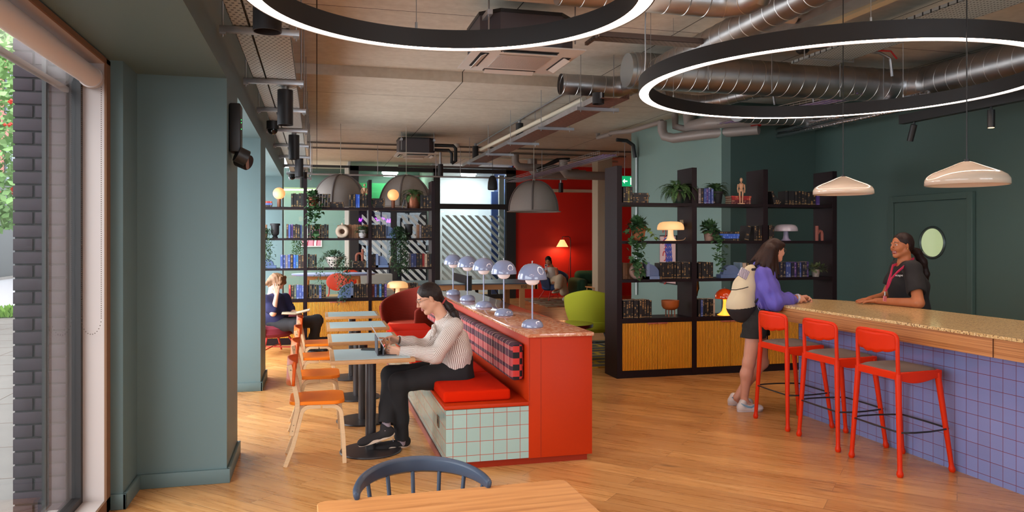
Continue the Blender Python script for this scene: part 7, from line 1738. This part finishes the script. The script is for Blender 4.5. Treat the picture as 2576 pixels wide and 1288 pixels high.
# ---------------------------------------------------------------- visitor with backpack at the end of the bar (faces the staff member)
def person_backpack():
    Y0 = 6.47; off = pY(1887, 1037, Y0); off[2] = 0
    t = thing('person', 'person in a lilac blue hoodie and dark skirt leaning on the bar with a backpack', 'person', tuple(off))
    O = lambda px, py, Y=Y0: pY(px, py, Y) - off
    B = Field(); H = O(1950, 629); f = V3(.985, .02, -.08); u = V3(.10, 0, 1); nb = O(1926, 668)
    T, R, mfn = head(B, H, f, u, .93, smile=1.0, neck=nb, nr=.047)
    sh_n, sh_f = O(1921, 690, 6.31), O(1927, 690, 6.63); hip_n, hip_f = O(1903, 805, 6.39), O(1903, 805, 6.55)
    el_n, wr_n = O(1950, 760, 6.22), O(2003, 751, 6.30); el_f, wr_f = O(1950, 757, 6.68), O(2008, 750, 6.44)
    B.chain([O(1917, 690), O(1907, 735), O(1903, 775), O(1902, 810)], [.085, .10, .09, .105], .04, (V3(0, 1, 0), 1.35)); B.cap(sh_n, sh_f, .048, .048, .04)
    B.chain([sh_n, el_n, wr_n], [.042, .035, .024], .02); B.chain([sh_f, el_f, wr_f], [.042, .035, .024], .02)
    hand(B, wr_n, V3(.97, .22, .03), V3(.1, .7, -.7), side=-1, curl=(.9, 1.0, 1.1, 1.2), thumb=(.3, .8, .5)); hand(B, wr_f, V3(.97, -.25, .02), V3(0, -.6, -.7), side=1, curl=(.8, .9, 1.0, 1.1), thumb=(.3, .8, .5))
    kn_n, an_n = O(1884, 912, 6.40), O(1872, 1006, 6.43); kn_f, an_f = O(1918, 912, 6.58), O(1853, 1000, 6.66)
    B.chain([hip_n, kn_n, kn_n * .7 + an_n * .3 + V3(-.012, 0, 0), an_n], [.088, .056, .055, .034], .03); B.chain([hip_f, kn_f, kn_f * .7 + an_f * .3 + V3(-.012, 0, 0), an_f], [.088, .056, .055, .034], .03)
    B.cap(an_n, an_n + V3(.06, 0, -.05), .03, .025, .02); B.cap(an_f, an_f + V3(.05, 0, -.06), .03, .025, .02)
    B.mesh('body', .0044, [skin('light_b', (206, 150, 126)), M_lips, M_eye, M_iris], t, matfn=mfn)
    glasses(t, T, R, (200, 170, 150))
    K = Field(); K.chain([O(1902, 775), O(1902, 800)], [.112, .118], .04, (V3(0, 1, 0), 1.3)); K.chain([hip_n, hip_n * .48 + kn_n * .52], [.112, .118], .04); K.chain([hip_f, hip_f * .5 + kn_f * .5], [.112, .112], .06); K.cut(O(1900, 846), V3(0, 0, -1)); K.cut(O(1900, 765), V3(0, 0, 1))
    K.mesh('skirt', .006, mat('black_skirt', (30, 28, 26), .85, bump=.2, bscale=120), t, disp=folds(.005, 30, 5))
    S = Field(); S.chain([O(1917, 690), O(1910, 730), O(1912, 757)], [.108, .135, .140], .05, (V3(0, 1, 0), 1.35)); S.cap(sh_n, sh_f, .066, .066, .05)
    S.chain([sh_n, sh_n * .5 + el_n * .5, el_n, el_n * .4 + wr_n * .6, wr_n - nv(wr_n - el_n) * .02], [.070, .082, .080, .060, .036], .04); S.chain([sh_f, sh_f * .5 + el_f * .5, el_f, wr_f], [.070, .080, .075, .040], .04)
    for e, w in ((el_n, wr_n), (el_f, wr_f)): d = nv(w - e); S.subs.append((w + d * .030, w + d * .10, .044, .001))
    S.cut(O(1905, 777), V3(-.2, 0, -1)); S.sub(nb + (H - nb) * .2, nb + (H - nb) * 1.1, .058, .01)
    M_h = mat('lilac_blue_hoodie', (96, 86, 176), .8, bump=.1, bscale=200); a1, a2 = folds(.010, 26, 12), folds(.004, 60, 14)
    so = S.mesh('hoodie', .0055, M_h, t, disp=lambda P: a1(P) + a2(P))
    Hd = Field(); Hd.chain([nb + V3(.03, -.075, -.005), nb + V3(-.05, -.07, .0), nb + V3(-.085, 0, .0), nb + V3(-.05, .07, .0), nb + V3(.03, .075, -.005)], [.022, .034, .040, .034, .022], .02); Hd.mesh('hood', .005, M_h, so, disp=folds(.006, 45, 15))
    MB().tube([Vector(O(*q, 6.27)) for q in ((1908, 762), (1906, 772), (1911, 782), (1916, 772), (1911, 760))], .0022, 6).build('drawcord', mat('lilac_cord', (150, 140, 200), .7), so)
    Hr = Field(); Hr.ell(T(-.018, 0, .036), V3(.099, .083, .086) * .95, R, .02); Hr.ell(T(-.045, 0, -.02), V3(.075, .080, .10) * .95, R, .03)
    for a, b, y0_, y1_, r0_, r1_ in (((1930, 625), (1891, 656), 0, -.02, .06, .012), ((1932, 628), (1903, 664), -.03, -.06, .06, .018), ((1934, 630), (1917, 672), -.05, -.09, .058, .020), ((1938, 632), (1931, 680), -.06, -.11, .052, .020), ((1938, 632), (1943, 690), -.065, -.11, .042, .018), ((1945, 634), (1954, 698), -.065, -.11, .030, .012), ((1950, 634), (1960, 690), -.065, -.10, .020, .008), ((1932, 630), (1912, 664), .03, .06, .06, .02), ((1930, 632), (1935, 690), .06, .10, .05, .02), ((1945, 632), (1950, 696), .065, .11, .035, .01)):
        Hr.cap(O(*a, Y0 + y0_), O(*b, Y0 + y1_), r0_, r1_, .022)
    Hr.subs.append((T(.085, 0, -.01), T(.16, 0, .0), .062, .015)); Hr.subs.append((T(.058, -.09, -.05), T(.058, .09, -.05), .052, .01))
    Hr.cap(T(.06, -.035, .058), T(.06, .035, .058), .026, .026, .02)
    Hr.mesh('hair', .004, hair_mat('dark_brown', (26, 14, 12), (58, 32, 22)), t, disp=folds(.0007, 110, 16))
    mb = MB(); d = nv(wr_n - el_n)
    mb.tube([Vector(wr_n + d * .012 + V3(.006 * math.cos(a), .033 * math.sin(a), .033 * math.cos(a))) for a in [2 * PI * k / 22 for k in range(22)]], [.010 + .003 * (k % 2) for k in range(22)], 8, closed=True); mb.build('white_scrunchie', mat('pale_scrunchie', (196, 196, 206), .8), t)
    MB().tube([Vector(wr_n - d * .012 + V3(.004 * math.cos(a), .030 * math.sin(a), .030 * math.cos(a))) for a in [2 * PI * k / 22 for k in range(22)]], .005, 8, closed=True).build('orange_bracelet', mat('orange_bracelet', (210, 130, 50), .6), t)
    Mw = mat('white_leather_shoe', (216, 210, 208), .45); Ms = mat('off_white_sole', (196, 190, 196), .5); Mb_ = mat('pale_blue_swoosh', (130, 174, 200), .5)
    for (h0, t0, y_, an) in (((1856, 1034), (1926, 1040), 6.42, an_n), ((1833, 1020), (1893, 1024), 6.70, an_f)):
        hl, te = O(*h0, y_), O(*t0, y_); hl[2] = te[2] = .001; te = hl + nv(te - hl) * .262
        F_ = Field(); Rr = shoe(F_, hl, te, V3(0, 0, 1), w=.046); a = F_.mesh('trainer', .0045, Mw, t); sole(a, hl - nv(te - hl) * .01, te + nv(te - hl) * .006, V3(0, 0, 1), Ms, th=.032, w=.05)
        d = nv(te - hl); s_ = np.cross(V3(0, 0, 1), d) * -1
        mb = MB(); P = [hl + d * x + s_ * (.041 + .003 * math.sin(x * 14)) + V3(0, 0, z) for x, z in ((.01, .088), (.04, .070), (.08, .052), (.12, .045), (.150, .060), (.158, .074))]; mb.tube([Vector(p) for p in P], [.003, .008, .010, .011, .006, .002], 6, flat=(.35, 1)); mb.build('side_stripe', Mb_, a)
        mb = MB()
        for k in range(4): p = hl + d * (.11 + .022 * k) + V3(0, 0, .088 - .010 * k); mb.tube([Vector(p + s_ * .022 - V3(0, 0, .01)), Vector(p + V3(0, 0, .003)), Vector(p - s_ * .022 - V3(0, 0, .01))], .003, 6)
        mb.build('laces', Mw, a)
    # backpack
    bp = thing('backpack', 'cream backpack with black base and zip worn by the person at the bar', 'backpack', tuple(off))
    F_ = Field(); F_.chain([O(1890, 684), O(1876, 720), O(1863, 768), O(1868, 784)], [.070, .105, .120, .105], .05, (V3(0, 1, 0), 1.15)); F_.cut(O(1893, 730), V3(1, 0, -.10))
    M_c = mat('cream_canvas', (206, 190, 158), .85, bump=.1, bscale=200); M_bk = mat('black_canvas', (34, 30, 32), .8)
    zc = O(1860, 772)[2]; zt2 = O(1880, 690)[2]
    F_.mesh('bag_shell', .0045, [M_c, M_bk], bp, matfn=lambda C_: ((C_[:, 2] < zc + .15 * (C_[:, 0] - O(1860, 772)[0])) | (C_[:, 0] > O(1886, 730)[0] + .10 * (C_[:, 2] - O(1886, 730)[2]))).astype(int), disp=folds(.004, 22, 18))
    MB().tube([Vector(O(*q, y)) for q, y in (((1839, 729), 6.37), ((1852, 729), 6.335), ((1868, 726), 6.33), ((1882, 722), 6.345))], .0045, 6).build('zip', M_bk, bp)
    st = Field(); st.chain([O(1893, 678, 6.36), O(1912, 676, 6.34), O(1926, 700, 6.34), O(1922, 735, 6.33), O(1900, 760, 6.34)], [.014, .013, .012, .012, .010], .01, (V3(0, 1, 0), .6)); st.mesh('strap', .005, M_bk, bp)
    MB().box(tuple(O(1871, 688, 6.375)), (.10, .02, .09), rot=(0, .5, 0), bev=.008).build('bandana_patch', art_mat('bandana', (200, 190, 200), (40, 36, 50), (200, 190, 200), 14, 9), bp)
person_backpack()
# ---------------------------------------------------------------- staff member behind the bar (faces the visitor)
def person_staff():
    X0, Y0 = 5.44, 6.0; off = V3(X0, Y0, 0)
    t = thing('person', 'smiling staff person in black polo shirt with pink lanyard behind the bar', 'person', tuple(off))
    def O(px, py, dy=0.0): return pY(px, py, Y0 + dy) - off
    B = Field(); H = O(2267, 617); f = V3(-.995, .05, -.02); u = V3(0, 0, 1); nb = O(2276, 664)
    T, R, mfn = head(B, H, f, u, 1.0, smile=1.0, neck=nb, nr=.055)
    sh_n, sh_f = O(2296, 678, -.20), O(2262, 674, .17); 
    el_n = np3(atZ(2311, 762, 1.075)) - off; wr_n = np3(atZ(2204, 757, 1.06)) - off; el_f = O(2228, 745, .24); wr_f = np3(atZ(2188, 752, 1.065)) - off
    fw = V3(-.93, -.36, 0)
    B.chain([O(2280, 685), O(2284, 725), O(2284, 775), V3(.02, 0, .9), V3(.02, 0, .45)], [.095, .105, .105, .11, .11], .05, (V3(-.36, .93, 0), 1.3)); B.cap(sh_n, sh_f, .055, .055, .04)
    B.chain([sh_n, el_n, wr_n], [.056, .046, .028], .02); B.chain([sh_f, el_f, wr_f], [.054, .044, .028], .02)
    for y in (-.09, .09): B.chain([V3(.02, y, .5), V3(.02, y, .09)], [.08, .045], .03); B.ell(V3(-.03, y, .04), V3(.12, .045, .04), None, .02)
    hand(B, wr_n, nv(V3(-.96, .25, -.08)), V3(-.1, 0, -1), side=-1, curl=(.08, .06, .08, .12), thumb=(.8, .6, .1)); hand(B, wr_f, nv(V3(-.98, -.16, -.10)), V3(-.1, 0, -1), side=1, curl=(.06, .06, .06, .08), thumb=(.8, .6, .1))
    B.mesh('body', .0044, [skin('brown', (176, 106, 68)), mat('lips_b', (150, 70, 60), .45), M_eye, M_iris], t, matfn=mfn)
    S = Field(); sq = (V3(-.36, .93, 0), 1.3); S.chain([O(2280, 688), O(2285, 722), O(2286, 775), V3(.02, 0, .88)], [.115, .134, .138, .140], .05, sq); S.cap(sh_n, sh_f, .075, .075, .05); S.chain([sh_n, sh_n * .38 + el_n * .62], [.078, .084], .04); S.chain([sh_f, sh_f * .45 + el_f * .55], [.076, .080], .04)
    q = sh_n * .34 + el_n * .66; d = nv(el_n - sh_n); S.subs.append((q + d * .075, q + d * .16, .085, .002)); q = sh_f * .42 + el_f * .58; d2 = nv(el_f - sh_f); S.subs.append((q + d2 * .075, q + d2 * .16, .085, .002)); S.sub(nb + V3(-.02, 0, .01), nb + V3(-.04, 0, .12), .064, .01); S.cut(V3(0, 0, .86), V3(0, 0, -1))
    M_p = mat('black_polo', (26, 24, 26), .85, bump=.1, bscale=300); ps = S.mesh('polo_shirt', .006, M_p, t, disp=folds(.004, 24, 21))
    Cc = Field(); Cc.chain([nb + V3(.05, -.03, .02), nb + V3(.0, -.072, .005), nb + V3(-.07, -.05, -.025), nb + V3(-.095, -.01, -.06)], [.014, .016, .014, .010], .01).chain([nb + V3(.05, .03, .02), nb + V3(.0, .072, .005), nb + V3(-.07, .04, -.02)], [.014, .016, .012], .01); Cc.mesh('collar', .0045, M_p, ps)
    Tr = Field(); Tr.cap(V3(.02, 0, .93), V3(.02, 0, .80), .145, .15, .04, sq)
    for y in (-.09, .09): Tr.chain([V3(.02, y, .84), V3(.02, y, .12)], [.10, .065], .03)
    Tr.cut(V3(0, 0, .90), V3(0, 0, 1)); Tr.mesh('trousers', .009, mat('black_trousers', (26, 24, 26), .9), t)
    Hh = Field(); Hh.ell(T(-.022, 0, .034), V3(.098, .082, .088), R, .02); Hh.ell(T(-.058, 0, -.01), V3(.060, .070, .070), R, .03); Hh.subs.append((T(.09, 0, .0), T(.16, 0, .01), .062, .02)); Hh.subs.append((T(.055, -.09, -.035), T(.055, .09, -.035), .062, .01))
    for y in (-1, 1): Hh.subs.append((T(-.008, y * .085, -.014), T(-.008, y * .12, -.014), .026, .006))
    Hh.chain([T(-.09, 0, -.04), O(2307, 634), O(2320, 660), O(2328, 690), O(2331, 716)], [.028, .036, .042, .036, .012], .02)
    Hh.mesh('hair', .0045, hair_mat('deep_brown', (16, 9, 9), (44, 20, 16)), t, disp=folds(.0015, 110, 22))
    MB().sph(tuple(T(.000, -.082, -.034)), .0055, 10, 8).sph(tuple(T(.000, .082, -.034)), .0055, 10, 8).build('earrings', mat('gold_stud', (220, 190, 120), .2, metal=1), t)
    # lanyard
    M_ln = mat('pink_lanyard', (206, 52, 92), .6); ln = FM()
    def band(P, w=.009):
        P = [Vector(p) for p in P]; ln.strip(P, w, up=(.93, .36, 0)); return P
    N0 = O(2298, 652, -.01); join = O(2231, 716, -.10) + V3(-.02, -.01, 0)
    mb = MB(); mb.tube([Vector(p) for p in (O(2299, 650, .0), O(2290, 656, -.115), O(2276, 669, -.175), O(2258, 684, -.205), O(2243, 700, -.195), O(2235, 720, -.17), O(2228, 732, -.16))], .013, 6, flat=(.25, 1)); mb.tube([Vector(p) for p in (O(2300, 650, .02), O(2275, 658, .07), O(2246, 668, .0), O(2241, 690, -.09), O(2234, 712, -.14), O(2228, 732, -.155))], .013, 6, flat=(.25, 1)); ly = mb.build('lanyard', M_ln, t)
    mb = MB(); c = O(2226, 738, -.17); mb.cyl(tuple(c + V3(0, 0, .015)), tuple(c + V3(0, 0, -.02)), .005, seg=10); mb.build('clip', M_galv, ly); mb = MB(); mb.box(tuple(c + V3(-.0, -.0, -.05)), (.055, .006, .05), rot=(0, .2, .4)); mb.build('badge', mat('pink_badge', (210, 120, 130), .4), ly)
    # small white logo on the shirt, as on the photograph
    cu = bpy.data.curves.new('logo', 'FONT'); cu.body = 'scape'; cu.size = .030; cu.extrude = .0008; tx = bpy.data.objects.new('shirt_logo', cu); link(tx); cu.materials.append(mat('white_print', (210, 205, 205), .6))
    lo = O(2252, 695, -.235); me = bpy.data.meshes.new_from_object(tx); bpy.data.objects.remove(tx); lg = bpy.data.objects.new('chest_logo', me); link(lg); lg.parent = ps; lg.location = tuple(lo); lg.rotation_euler = (PI / 2, 0, -.35)
person_staff()
# ---------------------------------------------------------------- person reading in the wine red chair
def person_reading():
    Y0 = 11.30; off = pY(705, 860, Y0); off[2] = 0
    t = thing('person', 'person with wavy light brown hair in a navy jumper reading a book in the armchair', 'person', tuple(off))
    O = lambda px, py, dy=0.0: pY(px, py, Y0 + dy) - off
    B = Field(); H = O(697, 711, -.02); f = nv(V3(.72, -.25, -.60)); u = nv(V3(.45, -.18, .87)); nb = O(684, 745)
    T, R, mfn = head(B, H, f, u, 1.02, neck=nb, nr=.055)
    sh_n, sh_f = O(668, 757, -.16), O(716, 752, .12); hip_n, hip_f = O(693, 818, -.08), O(708, 818, .10)
    el_n, wr_n = O(687, 788, -.26), O(696, 742, -.20); el_f, wr_f = O(735, 785, .05), O(748, 788, -.10)
    B.chain([O(690, 758), O(694, 790), O(698, 822)], [.11, .12, .12], .05, (V3(0, 1, 0), 1.3)); B.cap(sh_n, sh_f, .05, .05, .04); B.chain([sh_n, el_n, wr_n], [.05, .042, .027], .02); B.chain([sh_f, el_f, wr_f], [.05, .042, .027], .02)
    hand(B, wr_n, nv(V3(-.02, .16, .98)), nv(V3(-.1, 1, .1)), side=1, curl=(.25, .3, .35, .4)); hand(B, wr_f, nv(V3(.3, -.9, -.1)), V3(0, 0, -1), side=1, curl=(.4, .4, .4, .4))
    kn_f, an_f = O(798, 806, .0), O(786, 868, .05); kn_n, an_n = O(745, 815, -.25), O(758, 868, -.1)
    B.chain([hip_f, kn_f, an_f], [.09, .058, .038], .03); B.chain([hip_n, kn_n, an_n], [.09, .058, .038], .03)
    B.mesh('body', .006, [skin('fair', (218, 166, 140)), M_lips, M_eye, M_iris], t, matfn=mfn)
    S = Field(); S.chain([O(690, 758), O(694, 790), O(697, 812)], [.135, .15, .15], .05, (V3(0, 1, 0), 1.3)); S.cap(sh_n, sh_f, .075, .075, .05); S.chain([sh_n, sh_n * .4 + el_n * .6, el_n * .85 + wr_n * .15], [.078, .070, .060], .04); S.chain([sh_f, el_f * .8 + sh_f * .2], [.078, .066], .04); S.sub(nb, H, .062, .01)
    S.mesh('jumper', .007, mat('navy_jumper', (34, 34, 72), .95, bump=.2, bscale=300), t, disp=folds(.006, 20, 31))
    Q = Field(); Q.chain([hip_f, kn_f, kn_f * .3 + an_f * .7, an_f], [.115, .082, .072, .068], .04); Q.chain([hip_n, kn_n, kn_n * .3 + an_n * .7, an_n], [.115, .082, .07, .066], .04); Q.cap(hip_n, hip_f, .12, .12, .04); Q.mesh('trousers', .008, mat('charcoal_trousers', (40, 38, 42), .9), t, disp=folds(.006, 22, 33))
    Hh = Field(); Hh.ell(T(-.018, 0, .034), V3(.112, .098, .098), R, .02); Hh.ell(T(-.06, 0, -.03), V3(.075, .088, .095), R, .03); Hh.subs.append((T(.105, 0, -.015), T(.18, 0, -.0), .060, .02)); Hh.subs.append((T(.065, -.10, -.06), T(.065, .10, -.06), .045, .01))
    for a, b in ((-.05, .03), (0, .045), (.05, .03), (-.08, -.02), (.08, -.02)): Hh.cap(T(.02, a, .11), T(.075, a * 1.1, .06 - abs(b)), .022, .014, .015)
    for a in (-.07, -.03, .03, .07): Hh.cap(T(-.08, a, -.05), T(-.10, a * 1.2, -.12), .035, .012, .02)
    Hh.mesh('hair', .005, hair_mat('light_brown', (84, 56, 38), (146, 104, 70)), t, disp=folds(.006, 60, 35))
    M_bs = mat('black_boot', (28, 26, 28), .6)
    for (a, y_) in ((an_f, 0), (an_n, 0)):
        hl = a.copy(); hl[2] = .001; hl = hl + V3(-.06, 0, 0); te = hl + V3(.27, -.06, 0); F_ = Field(); shoe(F_, hl, te, V3(0, 0, 1), w=.05); F_.cap(hl + V3(.06, 0, .05), V3(a[0], a[1], .17), .05, .055, .03); F_.mesh('boot', .007, M_bs, t)
    bk = thing('open_book', 'open paperback lying on the lap of the reading person', 'book', tuple(atY(744, 787, Y0 - .22)))
    MB().box((-.09, 0, .0), (.19, .22, .018), rot=(0, .06, 0), bev=.003).box((.10, 0, .022), (.19, .22, .014), rot=(0, -.22, 0), bev=.003).build('pages', mat('book_pages', (196, 176, 150), .9), bk); MB().box((-.09, 0, -.012), (.20, .23, .005), rot=(0, .06, 0)).box((.10, 0, .011), (.20, .23, .005), rot=(0, -.22, 0)).build('cover', mat('brown_cover', (120, 82, 60), .7), bk)
person_reading()
# ---------------------------------------------------------------- woman with phone by the red wall
def person_phone():
    Y0 = 19.2; off = pY(1395, 750, Y0); off[2] = 0
    t = thing('person', 'person in white top and cream trousers holding a phone in the far blue armchair', 'person', tuple(off))
    O = lambda px, py, dy=0.0: pY(px, py, Y0 + dy) - off
    B = Field(); H = O(1379, 656, -.05); f = nv(V3(-.45, -.80, -.35)); u = nv(V3(-.15, -.30, .94)); nb = O(1387, 670)
    T, R, mfn = head(B, H, f, u, 1.0, neck=nb, nr=.05)
    sh_n, sh_f = O(1399, 678, -.05), O(1375, 677, .05); hip = O(1393, 706)
    el_r, wr_r = O(1368, 694, -.18), O(1374, 680, -.34); el_l = O(1402, 698, -.12)
    B.chain([O(1387, 680), O(1389, 694), hip], [.09, .085, .11], .05, (V3(1, 0, 0), 1.25)); B.cap(sh_n, sh_f, .045, .045, .04); B.chain([sh_f, el_r, wr_r], [.042, .036, .025], .02); B.chain([sh_n, el_l, O(1396, 705, -.2)], [.048, .038, .026], .02)
    hand(B, wr_r, V3(-.1, -.2, 1), V3(.9, -.3, 0), side=1, curl=(.8, .8, .8, .8)); hand(B, O(1396, 705, -.2), V3(-.5, -.5, -.3), V3(0, 0, -1), side=1)
    kn1, an1 = O(1408, 700, -.42), O(1405, 733, -.58); an1 = O(1403, 728, -.60); kn2, an2 = O(1414, 705, -.35), O(1421, 748, -.30); a2_ = an2
    B.chain([hip + V3(-.05, -.05, 0), kn1, an1], [.08, .055, .034], .03); B.chain([hip + V3(.05, -.05, 0), kn2, an2], [.08, .055, .034], .03)
    B.cap(an1, an1 + V3(-.14, -.08, -.04), .03, .026, .02); B.cap(an2, an2 + V3(.12, -.1, -.05), .03, .026, .02)
    B.mesh('body', .007, [skin('tan', (196, 128, 92)), M_lips, M_eye, M_iris], t, matfn=mfn)
    S = Field(); S.chain([O(1387, 678), O(1389, 694), hip], [.103, .10, .11], .05, (V3(1, 0, 0), 1.25)); S.cut(O(1387, 672), V3(0, 0, 1)); S.sub(sh_n + V3(.03, 0, .02), sh_n + V3(.1, 0, 0), .05, .01); S.sub(sh_f + V3(-.03, 0, .02), sh_f + V3(-.1, 0, 0), .05, .01); S.mesh('white_top', .008, mat('white_ribbed_top', (214, 206, 196), .9), t)
    Q = Field(); Q.cap(hip + V3(-.05, 0, 0), hip + V3(.05, 0, 0), .12, .12, .04); Q.chain([hip + V3(-.05, -.05, 0), kn1, kn1 * .3 + an1 * .7], [.11, .10, .11], .04); Q.chain([hip + V3(.05, -.05, 0), kn2, kn2 * .35 + an2 * .65], [.11, .10, .12], .05); Q.mesh('cream_trousers', .009, mat('cream_trousers', (200, 178, 150), .9), t, disp=folds(.006, 24, 41))
    Hh = Field(); Hh.ell(T(-.02, 0, .034), V3(.098, .084, .088), R, .02); Hh.ell(T(-.06, 0, -.03), V3(.06, .078, .09), R, .03); Hh.subs.append((T(.09, 0, -.01), T(.16, 0, 0), .060, .02)); Hh.cap(T(-.03, .06, -.03), T(-.03, .07, -.15), .035, .02, .02); Hh.cap(T(-.03, -.06, -.03), T(-.03, -.07, -.12), .03, .015, .02)
    Hh.mesh('hair', .007, hair_mat('black2', (22, 14, 14), (40, 26, 22)), t)
    M_t = mat('white_canvas_shoe', (206, 198, 184), .7)
    for hl, d in ((an1 + V3(.05, .03, -.09), V3(-.9, -.45, -.02)), (an2 + V3(-.05, .06, 0), V3(.92, -.4, 0))):
        if d[0] > 0: hl[2] = .002
        te = hl + nv(d) * .25; F_ = Field(); shoe(F_, hl, te, V3(0, 0, 1)); F_.mesh('shoe', .008, M_t, t)
    ph = one('phone', MB().box((0, 0, 0), (.075, .012, .15), bev=.004), mat('pale_pink_phone', (214, 186, 190), .35), 'pale pink phone held up by the person in the far armchair', 'phone', loc=tuple(pY(1374, 672, Y0 - .38)), rz=-.3)
    MB().box((-.01, -.0075, .04), (.035, .003, .04), bev=.003).build('camera_bump', M_black, ph)
person_phone()
